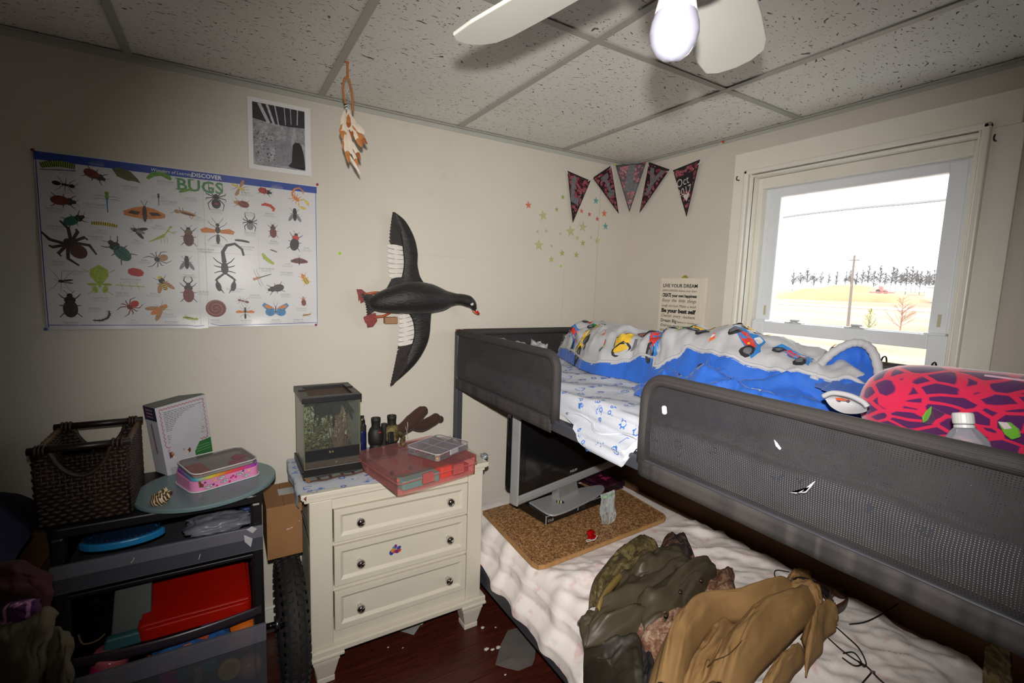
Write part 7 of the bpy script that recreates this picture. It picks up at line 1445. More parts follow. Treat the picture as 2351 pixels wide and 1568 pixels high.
# in the cart: blue tray, plastic, booklet
bl0 = P(280, 1250, 2, .700); bx = V((1, .02, 0)).normalized(); by = V((-bx.y, bx.x, 0))
bt2 = thing('blue_tray', 'bright blue ribbed tray lying in the top drawer of the black cart', 'tray', bl0+by*.04)
BLU = M('sky_blue_plastic', (36, 128, 186), .35, bump=.03); BLD = M('deep_blue_grip', (18, 48, 82), .6)
tp = [bl0+bx*(.110*math.cos(a)*(.98 if math.sin(a) < 0 else .80))+by*(.06*math.sin(a)+.045) for a in [2*PI*k/32 for k in range(32)]]
MB().prism([V((p.x, p.y, .694)) for p in tp], (0, 0, .022)).build('rim', BLU, bt2, bevel=.004)
MB().prism([V((p.x, p.y, .7165)) for p in [bl0+by*.045+(q-bl0-by*.045)*.90 for q in tp]], (0, 0, .002)).build('mat', BLD, bt2)
for k in range(14):
    x = -.09+.0135*k; hw = .048*math.sqrt(max(0, 1-(x/.1)**2)); MB().prism([V((p.x, p.y, .7186)) for p in (bl0+bx*x+by*(.045-hw), bl0+bx*(x+.006)+by*(.045-hw), bl0+bx*(x+.006)+by*(.045+hw), bl0+bx*x+by*(.045+hw))], (0, 0, .0022)).build('rib', BLD, bt2)
crumple(P(500, 1205, 1, -.33)+V((0, 0, .01)), (.10, .06, .028), 'plastic_bag', GLASSY('dim_plastic_film', (150, 152, 166), .45, .3, .5), 'crumpled grey plastic bag in the top drawer of the black cart', 'plastic bag', 12, .4, 2.2, flat=-.025)
bc0 = P(558, 1180, 1, -.30); MB().box((bc0.x-.032, bc0.y, bc0.z-.020), (bc0.x+.022, bc0.y+.10, bc0.z+.018)).build('booklet', M('patchwork_booklet', (44, 58, 110), .5, var=.8, scale=60), label='small blue and green patterned booklet at the right end of the top drawer', cat='booklet', bevel=.002)
o = bpy.data.objects['booklet']; S = Pl((bc0.x-.032, bc0.y-.0005, bc0.z-.020), (1, 0, 0), (0, 0, 1)); mb = MB()
pm = [M('booklet_ink_%d' % q, c_, .5, bump=0) for q, c_ in enumerate(((206, 176, 60), (120, 170, 70), (70, 150, 180), (40, 50, 120)))]; r = random.Random(9)
for k in range(22): mb.mat(r.randrange(4)); ell(mb, S, r.uniform(.006, .048), r.uniform(.004, .034), r.uniform(.002, .006), r.uniform(.002, .006), r.random(), .0004+.0001*k, 7)
mb.build('cover_art', pm, o)
# second level: red lid, grey folder
REDP = M('orange_red_plastic', (170, 20, 6), .35, bump=.03)
rl = thing('red_box', 'orange-red plastic box with a rounded lid on the second level of the black cart', 'box', (.175, -.30, .374))
Rf = [P(312, 1440, 1, -.405), P(578, 1376, 1, -.405)]
RX0, RX1 = Rf[0].x, Rf[1].x
bp, tp = rbox(lambda x, y, z: V((x, y, z)), RX0, RX1, -.405, -.07, .376, .418, .025); n = len(bp); MB().add(bp+tp, [(i, (i+1) % n, n+(i+1) % n, n+i) for i in range(n)]+[tuple(range(n-1, -1, -1)), tuple(range(n, 2*n))]).build('tub', REDP, rl, bevel=.004)
MB().hexa([(RX0+.004, -.395, .419), (RX1-.004, -.395, .419), (RX1-.01, -.09, .419), (RX0+.01, -.09, .419)], [(RX0+.010, -.388, .424), (RX1-.010, -.388, .424), (RX1-.016, -.10, .470), (RX0+.016, -.10, .470)]).build('lid', REDP, rl, bevel=.012, bseg=3)
MB().tube([(RX0+.07, -.392, .4235), (RX0+.14, -.392, .4235)], .003, 8).build('lid_grip', REDP, rl)
fo = MB().hexa([(-.085, -.36, .374), (.015, -.36, .374), (.015, -.30, .374), (-.085, -.30, .374)], [(-.075, -.30, .53), (.02, -.30, .53), (.02, -.28, .53), (-.075, -.28, .53)]).build('file_box', M('grey_green_card', (70, 78, 76), .6), label='grey card file in the second level of the black cart, left of the red box', cat='file', bevel=.003)
MB().hexa([(-.074, -.3035, .495), (.019, -.3035, .495), (.019, -.30, .495), (-.074, -.30, .495)], [(-.0745, -.303, .525), (.0195, -.303, .525), (.0195, -.2995, .525), (-.0745, -.2995, .525)]).build('white_tab', M('off_white_card', (150, 148, 140), .7), fo)
MB().hexa([(-.10, -.40, .373), (.0, -.40, .373), (.0, -.365, .373), (-.10, -.365, .373)], [(-.09, -.395, .41), (.0, -.395, .41), (.0, -.37, .41), (-.09, -.37, .41)]).build('teal_block', M('dim_teal', (44, 92, 96), .5), label='dull teal plastic block on the second level of the black cart', cat='block', bevel=.006)
mb = MB(); mb.tube(smooth_path([(-.15, -.39, .45), (-.14, -.395, .42), (-.11, -.395, .418), (-.09, -.39, .43)], 5), .0025, 6); mb.build('tan_strap', M('tan_ribbon', (110, 90, 60), .8), label='thin tan strap hanging in the second level of the black cart', cat='strap')
# toys in the pulled out drawer
ORG = M('orange_plastic_ball', (206, 104, 30), .4, bump=.03)
fz0 = .1545
def toyball(px, py, y, r_, rgb, lab, name='play_ball'):
    c = P(px, py, 1, y); c.z = min(max(c.z, fz0+r_), .352-r_); return MB().ball(c, r_, 24, 16).build(name, M('ball_%d_%d_%d' % rgb, rgb, .4, bump=.03), label=lab, cat='ball', smooth=True)
toyball(560, 1452, -.375, .056, (214, 108, 30), 'bright orange ball at the right end of the pulled out drawer'); toyball(372, 1462, -.27, .062, (200, 112, 36), 'orange ball towards the back left of the pulled out drawer'); toyball(572, 1528, -.425, .040, (190, 136, 96), 'tan ball pressed against the front of the pulled out drawer')
c = P(527, 1540, 1, -.463); yl = MB().lathe([(.033, 0), (.033, .010), (.030, .013)], c+V((0, .012, 0)), (0, -1, .15), 26).build('yellow_lid', M('yellow_plastic', (206, 180, 20), .4), label='round yellow lid standing against the front of the pulled out drawer', cat='lid'); MB().lathe([(.026, .0132), (.026, .0138)], c+V((0, .012, 0)), (0, -1, .15), 26).build('lid_face', M('yellow_plastic_dark', (184, 156, 16), .4), yl)
# pink tub with barcode label
c = P(250, 1530, 1, -.40); jx = thing('pink_tub', 'hot pink tub with a white barcode label at the left of the pulled out drawer', 'tub', c+V((0, 0, -.09)))
jd = V((.25, -.1, 1)).normalized(); MB().lathe([(.040, -.07), (.046, -.06), (.046, .02), (.044, .03)], c, jd, 26).build('tub_body', M('hot_pink_plastic', (206, 36, 108), .35), jx, smooth=True); MB().lathe([(.047, .028), (.047, .044), (.043, .049), (0, .050)], c, jd, 26, cap=False).build('clear_lid', M('rose_lid', (180, 90, 100), .15, coat=.4), jx, smooth=True)
fdir = (CAM-c); fdir = (fdir-jd*fdir.dot(jd)).normalized(); rdir = jd.cross(fdir).normalized()
def JS(x, y, h=0): a = x/.046; return c+(fdir*math.cos(a)+rdir*math.sin(a))*(.0466+h)+jd*y
mb = MB(); mb.grid(lambda u, v: JS(-.004+.032*u, -.016+.03*v, .0003), 6, 2); mb.build('label', M('label_white', (206, 204, 204), .6), jx)
mb = MB(); r = random.Random(2); x = .0
while x < .024: ww = r.choice((.0008, .0012, .002)); pline(mb, JS, [(x, -.004), (x, .010)], ww, .0007); x += ww+r.choice((.0008, .0012))
mb.build('barcode', M('print_black', (26, 25, 27), .4, bump=0), jx)
# blue cloth toy, pieces
cloth('cloth_toy', [P(345, 1490, 1, -.34), P(410, 1462, 1, -.35), P(470, 1432, 1, -.35), P(520, 1420, 1, -.34)], [P(350, 1530, 1, -.42), P(420, 1510, 1, -.43), P(480, 1480, 1, -.43), P(530, 1465, 1, -.42)], M('blue_plush_cloth', (28, 84, 148), .85, var=.4, scale=30), None, 40, 30, .03, .03, (4, 4), 41, dirv=(0, -.3, .9))
o = bpy.data.objects['cloth_toy']; o['label'] = 'crumpled blue cloth toy in the middle of the pulled out drawer'; o['category'] = 'toy'
for px, py, y, sx, rgb, lab in ((470, 1452, -.435, .022, (186, 76, 34), 'rust orange felt piece lying on the blue cloth toy'), (425, 1490, -.46, .018, (190, 104, 62), 'pale orange felt piece below the rust one on the blue cloth toy'), (420, 1450, -.35, .016, (170, 170, 178), 'small white piece behind the blue cloth toy')):
    c = P(px, py, 1, y); MB().prism([c+V((-sx, 0, -sx*.6)), c+V((sx*.3, -.004, -sx)), c+V((sx, 0, sx*.9)), c+V((-.2*sx, .004, sx*.7))], (0, -.004, .001)).build('felt_piece', M('felt_%d_%d_%d' % rgb, rgb, .9), label=lab, cat='felt', bevel=.001)
for px, py, y, (w_, h_), rgb, lab in ((385, 1560, -.455, (.022, .05), (190, 24, 110), 'magenta plastic strip at the front of the pulled out drawer'), (430, 1545, -.44, (.03, .02), (28, 104, 96), 'teal plastic piece left of the yellow lid'), (480, 1530, -.43, (.022, .018), (44, 130, 120), 'pale teal plastic piece beside the yellow lid'), (455, 1550, -.462, (.012, .026), (150, 130, 110), 'beige toy figure base between the teal pieces')):
    c = P(px, py, 1, y); c.z = max(c.z, fz0+h_); MB().box((c.x-w_, c.y-.006, c.z-h_), (c.x+w_, c.y+.012, c.z+h_)).build('toy_block', M('toyblk_%d_%d_%d' % rgb, rgb, .5), label=lab, cat='toy', bevel=.005)

# ---------------------------------------------------------------- on top of the cart
oz_ = uzt+.016; ca, cb2 = P(309, 1157, 2, oz_), P(618, 1067, 2, oz_); oc_ = (ca+cb2)/2; oa_ = (cb2-ca)/2; ol_ = oa_.length; oxd = oa_.normalized(); oyd = V((-oxd.y, oxd.x, 0))
q = P(452, 1164, 2, oz_)-oc_; ob_ = abs(q.dot(oyd))/math.sqrt(max(.05, 1-(q.dot(oxd)/ol_)**2))
ov_ = thing('oval_board', 'pale grey-blue oval board lying askew on the black drawer cart', 'board', V((oc_.x, oc_.y, uzt)))
EL = lambda k, z: [V((oc_.x, oc_.y, z))+oxd*ol_*k*math.cos(a)+oyd*ob_*k*math.sin(a) for a in [2*PI*i/64 for i in range(64)]]
MB().prism(EL(1, uzt+.001), (0, 0, .015)).build('board', M('grey_blue_laminate', (108, 130, 134), .3, var=.05, bump=.03), ov_, bevel=.004, bseg=3)
# boxed game with printed back
y0_, y1_ = -.165, -.035
BL, BR, TR, TL = P(386, 1106, 1, y0_), P(493, 1062, 1, y1_), P(471, 905, 1, y1_+.012), P(355, 938, 1, y0_+.012); BL.z = max(BL.z, oz_+.001)
dz_ = oz_+.001-min(BL.z, BR.z)
dpt = V((-.040, .066, .0))
gb = thing('boxed_set', 'white printed box with a red squiggle border standing on the oval board', 'box', V(((BL.x+BR.x)/2, y0_, oz_)))
MB().hexa([BL, BR, BR+dpt, BL+dpt], [TL, TR, TR+dpt, TL+dpt]).build('carton', M('white_carton', (196, 196, 204), .45, var=.02, bump=.02), gb, bevel=.001)
nb = (BR-BL).cross(TL-BL).normalized(); nb = nb if nb.dot(CAM-BL) > 0 else -nb
S = lambda x, y, h=.0006: BL.lerp(BR, x).lerp(TL.lerp(TR, x), y)+nb*h
nl = (BL-BL-dpt).cross(TL-BL).normalized(); nl = nl if nl.dot(CAM-BL) > 0 else -nl
SL = lambda x, y, h=.0006: (BL+dpt*(1-x)).lerp(TL+dpt*(1-x), y)+nl*h
SQ = M('red_squiggle', (180, 70, 70), .5, bump=0); mb = MB(); bd = []
for i in range(40): t = i/40; bd.append((lerp(.07, .93, t), .955+.010*math.sin(i*1.9)))
for i in range(34): t = i/34; bd.append((.93+.018*math.sin(i*1.7), lerp(.955, .40, t)))
for i in range(40): t = i/40; bd.append((lerp(.93, .07, t), .40+.010*math.sin(i*1.8)))
for i in range(34): t = i/34; bd.append((.07+.018*math.sin(i*1.7), lerp(.40, .955, t)))
pline(mb, S, bd, .010, .0006, True); mb.build('border_print', SQ, gb)
mb = MB(); r = random.Random(6)
for i in range(19):
    if i in (12, 13): continue
    y = .905-i*.0245; x = .13
    xe = .88 if i not in (11, 16, 18) else .5
    while x < xe: l = r.uniform(.02, .075); pline(mb, S, [(x, y), (min(xe, x+l), y)], .0085, .0006); x += l+.014
for i in range(8):
    y = .10-i*.012; x = .08
    while x < .72: l = r.uniform(.02, .07); pline(mb, S, [(x, y), (x+l, y)], .0045, .0006); x += l+.012
mb.build('text_print', M('grey_text_ink', (112, 112, 118), .6, bump=0), gb, kind='stuff')
mb = MB()
for i in range(4):
    y = .365-i*.016; x = .09
    while x < .5: l = r.uniform(.02, .06); pline(mb, S, [(x, y), (x+l, y)], .007, .0006); x += l+.012
mb.build('red_text_print', SQ, gb, kind='stuff')
mb = MB(); mb.poly([S(.62, .12), S(.985, .12), S(.985, .385), S(.60, .355)]); mb.build('green_panel', M('leaf_green_ink', (42, 110, 52), .5, var=.15, bump=0), gb)
mb = MB(); 
for i in range(3): pline(mb, S, [(.64, .30-.035*i), (.95, .315-.035*i)], .008, .0010)
mb.build('panel_text', M('pale_green_ink', (110, 160, 116), .5, bump=0), gb, kind='stuff')
pc_ = [M('photo_ink_%d' % q, c_, .5, bump=0, var=.3, scale=200) for q, c_ in enumerate(((120, 54, 40), (60, 84, 150), (190, 150, 110), (206, 200, 196)))]
for (x0, x1, ya_, yb2) in ((.10, .30, .235, .325), (.33, .54, .250, .335)):
    mb = MB(); mb.mat(1); mb.poly([S(x0, ya_), S(x1, ya_+.004), S(x1, yb2+.004), S(x0, yb2)]); mb.mat(0); ell(mb, S, x0+.05, ya_+.05, .04, .045, 0, .0010); mb.mat(2); ell(mb, S, x0+.06, ya_+.065, .02, .02, 0, .0013); mb.mat(0); ell(mb, S, x1-.05, ya_+.04, .04, .04, 0, .0010); mb.mat(3); ell(mb, S, (x0+x1)/2, ya_+.01, .05, .03, 0, .0012); mb.build('photo_print', pc_, gb)
mb = MB(); mb.poly([SL(0, .80), SL(1, .80), SL(1, 1), SL(0, 1)]); mb.build('navy_band', M('navy_ink', (30, 28, 66), .5, bump=0), gb)
mb = MB()
for i in range(3): pline(mb, SL, [(.2, .95-.05*i), (.75, .95-.05*i)], .02, .001)
pline(mb, SL, [(.45, .75), (.5, .3)], .12, .0008); mb.build('side_print', M('faded_red_ink', (150, 110, 116), .5, bump=0), gb)
mb = MB(); ut = V((0, 0, .0006)); mb.poly([TL+ut, TR+ut, TR+dpt+ut, TL+dpt+ut]); mb.build('top_print', M('dark_green_ink', (70, 82, 76), .4, bump=0), gb)
# clear topped cosmetic case
kl, kr = P(452, 1131, 2, oz_+.002), P(604, 1086, 2, oz_+.002); kxd = (kr-kl).normalized(); kyd = V((-kxd.y, kxd.x, 0)); kl_ = (kr-kl).length*1.02; kd_ = .155
KF = lambda x, y, z: V((kl.x, kl.y, 0))+kxd*(x-.012)+kyd*(y-.004)+up*z
kc2 = thing('cosmetic_case', 'pink cloud print cosmetic case with a clear lid and rainbow zip on the oval board', 'case', KF(kl_/2, kd_/2, oz_))
def ring_wall(x0, x1, y0, y1, z0f, z1f, r, name, mat, par):
    b, t_ = rbox(lambda x, y, z: V((x, y, z)), x0, x1, y0, y1, 0, 1, r, 7); n = len(b)
    vs = [KF(p.x, p.y, z0f(p.y)) for p in b]+[KF(p.x, p.y, z1f(p.y)) for p in b]; return MB().add(vs, [(i, (i+1) % n, n+(i+1) % n, n+i) for i in range(n)]+[tuple(range(n-1, -1, -1)), tuple(range(n, 2*n))]).build(name, mat, par, bevel=.002)
PKC = M('pink_vinyl', (222, 140, 186), .35, var=.03, bump=.03)
zb0 = lambda y: oz_+.002; zb1 = lambda y: oz_+.036+.05*y; zz1 = lambda y: oz_+.046+.07*y; zt1 = lambda y: oz_+.060+.10*y
ring_wall(0, kl_, 0, kd_, zb0, zb1, .03, 'case_body', PKC, kc2)
t = NT('rainbow_zip_tape'); sp_x = t.n('ShaderNodeSeparateXYZ'); t.l(t.coord(), sp_x.inputs[0]); t.l(t.ramp(t.math('MULTIPLY_ADD', sp_x.outputs[0], 4.6, .5), [(.0, (150, 80, 170)), (.2, (60, 160, 190)), (.4, (210, 196, 60)), (.62, (220, 90, 50)), (.82, (214, 60, 110)), (1, (150, 70, 180))]), t.b.inputs['Base Color']); t.setb(Roughness=.5)
ring_wall(.003, kl_-.003, .003, kd_-.003, zb1, zz1, .028, 'zip_tape', t.m, kc2)
ring_wall(.006, kl_-.006, .006, kd_-.006, zz1, zt1, .026, 'clear_lid', GLASSY('clear_vinyl', (216, 212, 212), .06, .14, .6), kc2)
b, t_ = rbox(lambda x, y, z: V((x, y, z)), .005, kl_-.005, .005, kd_-.005, 0, 1, .027, 7); MB().tube([KF(p.x, p.y, zt1(p.y)) for p in b], .0022, 6, closed=True).build('lid_piping', M('white_piping', (206, 204, 206), .4), kc2, smooth=True); b2, _ = rbox(lambda x, y, z: V((x, y, z)), -.002, kl_+.002, -.002, kd_+.002, 0, 1, .031, 7); MB().tube([KF(p.x, p.y, oz_+.003) for p in b2], .0026, 6, closed=True).build('base_piping', M('white_piping', (206, 204, 206), .4), kc2, smooth=True)
mb = MB(); mb.grid(lambda u, v: KF(.012+(kl_-.024)*u, .012+(kd_-.024)*v, zz1(v*kd_)+.001), 6, 6); mb.build('pale_lining', M('pale_lining', (190, 188, 186), .6), kc2)
c_ = M('coral_paper', (214, 110, 92), .7, var=.3, scale=60); MB().grid(lambda u, v: KF(.015+.055*u, .02+.10*v, zz1(v*.12)+.004+.005*fbm(u*4, v*4)), 12, 12).build('coral_paper', c_, kc2, smooth=True, label='crumpled coral paper under the clear lid')
pkb = M('pink_satin', (222, 70, 126), .5, var=.05); MB().ball(KF(kl_-.060, .045, zz1(.05)+.004), (.030, .016, .007), 16, 8).ball(KF(kl_-.038, .085, zz1(.08)+.005), (.024, .018, .008), 16, 8).build('pink_satin_pouch', pkb, kc2, smooth=True, label='bright pink satin piece under the clear lid')
FRN = lambda x, y, h=.0: KF(x, -.0006-h, oz_+.002+y)
PI_ = {'w': M('cloud_white', (214, 212, 216), .5, bump=0), 'k': M('print_black', (26, 25, 27), .4, bump=0), 'm': M('print_magenta', (190, 30, 120), .5, bump=0), 'y': M('print_yellow', (216, 186, 60), .5, bump=0), 'p': M('print_purple', (96, 70, 130), .5, bump=0)}
L3 = list(PI_.values()); mb = MB()
for x, y in ((.045, .010), (.095, .014), (.085, .028), (.145, .024), (.165, .012)):
    for m_i, k, h in ((1, 1.22, .0005), (0, 1, .0010)):
        mb.mat(m_i)
        for dx, dy, rx, ry in ((0, 0, .009, .0045), (-.006, .0005, .005, .0035), (.006, .001, .0055, .004), (.001, .003, .005, .0035)): ell(mb, FRN, x+dx, y+dy, rx*k, ry*k, 0, h, 12)
for x, y, m_i in ((.02, .020, 2), (.028, .022, 2), (.065, .026, 3), (.115, .020, 2), (.122, .024, 2), (.130, .018, 2), (.175, .028, 3), (.06, .014, 4), (.11, .008, 2), (.155, .032, 4), (.035, .028, 4), (.070, .006, 2)): mb.mat(m_i); ell(mb, FRN, x, y, .0042, .0036, .4, .0014, 8)
mb.build('cloud_print', L3, kc2)
MB().hexa([KF(.014, -.006, oz_+.040), KF(.020, -.006, oz_+.040), KF(.020, -.002, oz_+.040), KF(.014, -.002, oz_+.040)], [KF(.017, -.007, oz_+.020), KF(.030, -.007, oz_+.018), KF(.030, -.004, oz_+.018), KF(.017, -.004, oz_+.020)]).build('zip_pull', M('brass_pull', (150, 110, 70), .35, .7), kc2, bevel=.001)
# seashell
c = P(372, 1146, 2, oz_+.012); s_ax = V((.72, .55, .25)).normalized(); sh_ = thing('seashell', 'brown and cream banded spiral seashell on the oval board', 'seashell', c-up*.012)
t = NT('banded_shell'); wv = t.n('ShaderNodeTexWave'); wv.inputs['Scale'].default_value = 42; wv.inputs['Distortion'].default_value = 2.5; t.l(t.coord((1, 1, 1), rot=(.3, .2, .6)), wv.inputs['Vector'])
t.l(t.ramp(wv.outputs['Fac'], [(.3, (70, 46, 30)), (.6, (176, 146, 100)), (.8, (206, 190, 160))]), t.b.inputs['Base Color']); t.setb(Roughness=.3); t.bump(wv.outputs['Fac'], .5, .002)
prof = []; L = .068
for i in range(25): f = i/24; prof.append((max(.0006, .0205*math.sin(PI*min(1, f**.75))**.85*(1+.16*math.sin(f*30))+.0008), -L/2+L*f))
mb = MB(); mb.lathe(prof, c+up*.004, s_ax, 22, cap=False); mb.build('shell', t.m, sh_, smooth=True)
for k in range(7): f = .30+.08*k; a = V((0, 0, 1))+V((-.5, -.4, 0)); p = c+up*.004+s_ax*(-L/2+L*f); d = (a-s_ax*a.dot(s_ax)).normalized(); MB().lathe([(.004, .014), (.0025, .022), (.0003, .027)], p, d, 8).build('spine', t.m, sh_)
# wicker basket
wk = thing('wicker_basket', 'dark brown woven basket with rod handles on the left of the black cart', 'basket', (-.11, -.27, uzt)); WIK = M('dark_wicker', (44, 29, 20), .55, var=.5, scale=40, bump=.5, bdist=.002, stretch=(1, 1, .4)); ROD = M('dark_stained_rod', (26, 16, 13), .4, var=.2, scale=20)
wx0, wx1, wy0, wy1, wz0, wz1 = -.212, -.012, -.400, -.150, uzt+.002, 1.012
def wtop(s, w): # opening under the rods on the two short walls
    return wz1-.075*max(0, math.sin(PI*max(0, min(1, (s-.18)/.64))))**.6
rows = 19
walls = [((wx0, wy0), (wx1, wy0), True), ((wx1, wy0), (wx1, wy1), False), ((wx1, wy1), (wx0, wy1), True), ((wx0, wy1), (wx0, wy0), False)]
for (a, b, cut_) in walls:
    A3, B3 = V((a[0], a[1], 0)), V((b[0], b[1], 0)); L = (B3-A3).length; nn = V(((B3-A3).y, -(B3-A3).x, 0)).normalized(); ns = int(L/.0125)
    for i in range(rows):
        z = lerp(wz0+.006, wz1-.004, i/(rows-1)); run = []; runs = []
        for k in range(ns*3+1):
            s = k/(ns*3)
            if cut_ and z > wtop(s, 0)-.002:
                if len(run) > 2: runs.append(run)
                run = []; continue
            run.append(A3.lerp(B3, s)+nn*(.0042*math.cos(PI*(k/3*2/2+i)))+V((0, 0, z+.0012*math.sin(k*2.1+i))))
        if len(run) > 2: runs.append(run)
        for q in runs: MB().tube(q, .0060, 6).build('wicker_strand', WIK, wk, smooth=True)
    for k in range(ns+1):
        s = k/ns; zt = wtop(s, 0) if cut_ else wz1+.004; p = A3.lerp(B3, s); MB().tube([p+V((0, 0, wz0)), p+V((0, 0, zt))], .0042, 6).build('wicker_stake', WIK, wk, smooth=True)
    if cut_:
        MB().tube([A3.lerp(B3, .14+.72*k/20)+nn*.004+V((0, 0, wtop(.14+.72*k/20, 0)+.002)) for k in range(21)], .0065, 7).build('opening_rim', WIK, wk, smooth=True)
        rd = (B3-A3).normalized(); MB().tube([A3-rd*.012+V((0, 0, wz1+.012)), B3+rd*.012+V((0, 0, wz1+.012))], .0105, 14).build('rod_handle', ROD, wk, smooth=True)
        for f in (.03, .07, .11, .86, .91, .96): p = A3.lerp(B3, f)+V((0, 0, wz1+.010)); MB().tube([p+nn*.0135*math.cos(t_)+V((0, 0, .0145*math.sin(t_))) for t_ in [2*PI*k/12 for k in range(12)]], .0036, 6, closed=True).build('binding', WIK, wk, smooth=True)
    else:
        MB().tube([A3.lerp(B3, k/24)+V((0, 0, wz1+.004+.002*math.sin(k*2.2))) for k in range(25)], .0075, 8).build('top_rim', M('gold_brown_wicker', (84, 58, 32), .5, var=.4, scale=40), wk, smooth=True)
MB().box((wx0+.004, wy0+.004, wz0), (wx1-.004, wy1-.004, wz0+.006)).build('bottom', WIK, wk)

# ---------------------------------------------------------------- beside the chest: carton on a wheel
wc = V((.427, -.330, .2495)); wh = thing('bicycle_wheel', 'small black bicycle wheel with a knobby tyre standing beside the white chest', 'bicycle wheel', (wc.x, wc.y, 0))
RUB = M('tyre_rubber', (26, 25, 25), .75, var=.15, bump=.2); circ = lambda r_, n=48, dx=0: [wc+V((dx, r_*math.cos(2*PI*k/n), r_*math.sin(2*PI*k/n))) for k in range(n)]
MB().tube(circ(.2050), .0370, 14, closed=True).build('tyre', RUB, wh, smooth=True)
nk = 44; proto = None
for k in range(nk):
    for rr_, off in ((0, -.0125), (.5, .0125), (.0, .0330), (.5, -.0330)):
        a = 2*PI*(k+rr_)/nk
        if proto is None or True:
            ph_ = math.asin(max(-1, min(1, off/.037))); rad_ = .2050+.0375*math.cos(ph_)
            m4 = Matrix.Translation(wc) @ Matrix.Rotation(a, 4, 'X') @ Matrix.Translation((off, rad_, 0)) @ Matrix.Rotation(-ph_, 4, 'Z')
            key = abs(off) > .02
            if proto is None: proto = {}
            if off not in proto:
                pm_ = MB().box((-.0075, -.003, -.0075), (.0075, .0065, .0075)); ob = pm_.build('tyre_knob', RUB, wh, bevel=0)
                for v_ in ob.data.vertices: v_.co = v_.co+V(ob['_o'])
                proto[off] = ob
            else:
                ob = proto[off].copy(); COL.objects.link(ob); ob.parent = wh
            ob.matrix_parent_inverse = Matrix.Translation(-V((wc.x, wc.y, 0))); ob.location = m4.to_translation(); ob.rotation_euler = m4.to_euler()
MB().tube(circ(.1750, dx=0), .0135, 8, closed=True).build('rim', M('black_rim', (34, 34, 36), .3, .5), wh, smooth=True)
sp2 = M('steel_spoke', (120, 120, 124), .3, .9)
for k in range(20): a = 2*PI*k/20; s = .018 if k % 2 else -.018; b_ = a+(.5 if k % 4 < 2 else -.5); MB().tube([wc+V((s, .02*math.cos(b_), .02*math.sin(b_))), wc+V((0, .165*math.cos(a), .165*math.sin(a)))], .0012, 4).build('spoke', sp2, wh)
MB().tube([wc+V((-.035, 0, 0)), wc+V((.035, 0, 0))], .016, 14).build('hub', M('black_rim', (34, 34, 36), .3, .5), wh, smooth=True)
MB().tube([wc+V((-.082, 0, .002)), wc+V((-.050, 0, .001))], .011, 14).build('axle_peg', M('black_peg', (20, 20, 22), .25, .4), wh, smooth=True); MB().tube([wc+V((-.052, 0, .001)), wc+V((-.040, 0, 0))], .0185, 16).build('axle_nut', M('grey_steel', (110, 112, 114), .3, .9), wh, smooth=True)
cx = thing('cardboard_box', 'small brown cardboard box resting on the bicycle wheel between cart and chest', 'cardboard box', (.416, -.22, .505)); CARD = M('cardboard', (140, 100, 62), .8, var=.05, bump=.08)
MB().box((.356, -.330, .5055), (.474, -.115, .700)).build('carton', CARD, cx, bevel=.002)
MB().hexa([(.356, -.330, .7002), (.414, -.330, .7002), (.414, -.115, .7002), (.356, -.115, .7002)], [(.356, -.330, .7025), (.4135, -.330, .7025), (.4135, -.115, .7025), (.356, -.115, .7025)]).build('flap', CARD, cx); MB().hexa([(.4155, -.330, .7002), (.474, -.330, .7002), (.474, -.115, .7002), (.4155, -.115, .7002)], [(.4165, -.330, .703), (.474, -.330, .703), (.474, -.115, .703), (.4165, -.115, .703)]).build('flap', CARD, cx)
MB().box((.405, -.235, .7032), (.470, -.175, .7037)).build('parcel_label', M('label_grey_white', (170, 170, 168), .4), cx); 
mb = MB(); S = Pl((0, -.3304, 0), (1, 0, 0), (0, 0, 1))
for a_, b_ in (((.420, .609), (.432, .611)), ((.434, .612), (.441, .613)), ((.462, .632), (.464, .634))): pline(mb, S, [a_, b_], .0022)
mb.build('tape_glint', M('label_white', (206, 204, 204), .6), cx)
MB().tube(smooth_path([(.470, -.34, .675), (.478, -.36, .64), (.486, -.385, .60), (.489, -.40, .56)], 5), .0030, 6).build('brake_cable', CAB, label='black cable hanging between the cardboard box and the white chest', cat='cable', smooth=True)

# ---------------------------------------------------------------- dark heap of clothes at the far left
bxh = thing('storage_box', 'brown cardboard storage box under the heaped clothes at the far left', 'cardboard box', (-.50, -.36, 0))
MB().box((-.80, -.60, 0), (-.232, -.08, .66)).build('carton', CARD, bxh, bevel=.003); MB().box((-.80, -.604, .56), (-.228, -.600, .665)).build('flap', CARD, bxh)
nv = M('navy_blanket', (20, 24, 54), .9, var=.2, scale=10); z7 = L2(.68)
cloth('navy_blanket', [V((-.82, -.20, .67)), V((-.60, -.12, .67)), V((-.42, -.12, .67)), V((-.232, -.10, .67))], [V((-.80, -.62, .67)), V((-.6, -.63, .67)), V((-.4, -.62, .67)), V((-.232, -.60, .67))], nv, None, 50, 40, .26, .05, (4, 3), 51, pw=.4, rim=.004)
o = bpy.data.objects['navy_blanket']; o['label'] = 'dark navy blanket heaped beside the wicker basket at the left edge'; o['category'] = 'blanket'
def heap(name, A, B, mat, lab, cat, seed, bulge=.06, fold=.03):
    cloth(name, A, B, mat, None, 50, 40, bulge, fold, (4, 4), seed, dirv=(.1, -.75, .5)); o = bpy.data.objects[name]; o['label'] = lab; o['category'] = cat
Y = -.68
heap('maroon_shirt', [P(-40, 1300, 1, Y+.02), P(40, 1290, 1, Y+.02), P(120, 1320, 1, Y+.02)], [P(-40, 1420, 1, Y-.02), P(50, 1425, 1, Y-.02), P(125, 1400, 1, Y-.02)], M('maroon_cloth', (60, 20, 24), .9, var=.2), 'dark maroon shirt in the clothes heap at the far left', 'shirt', 52)
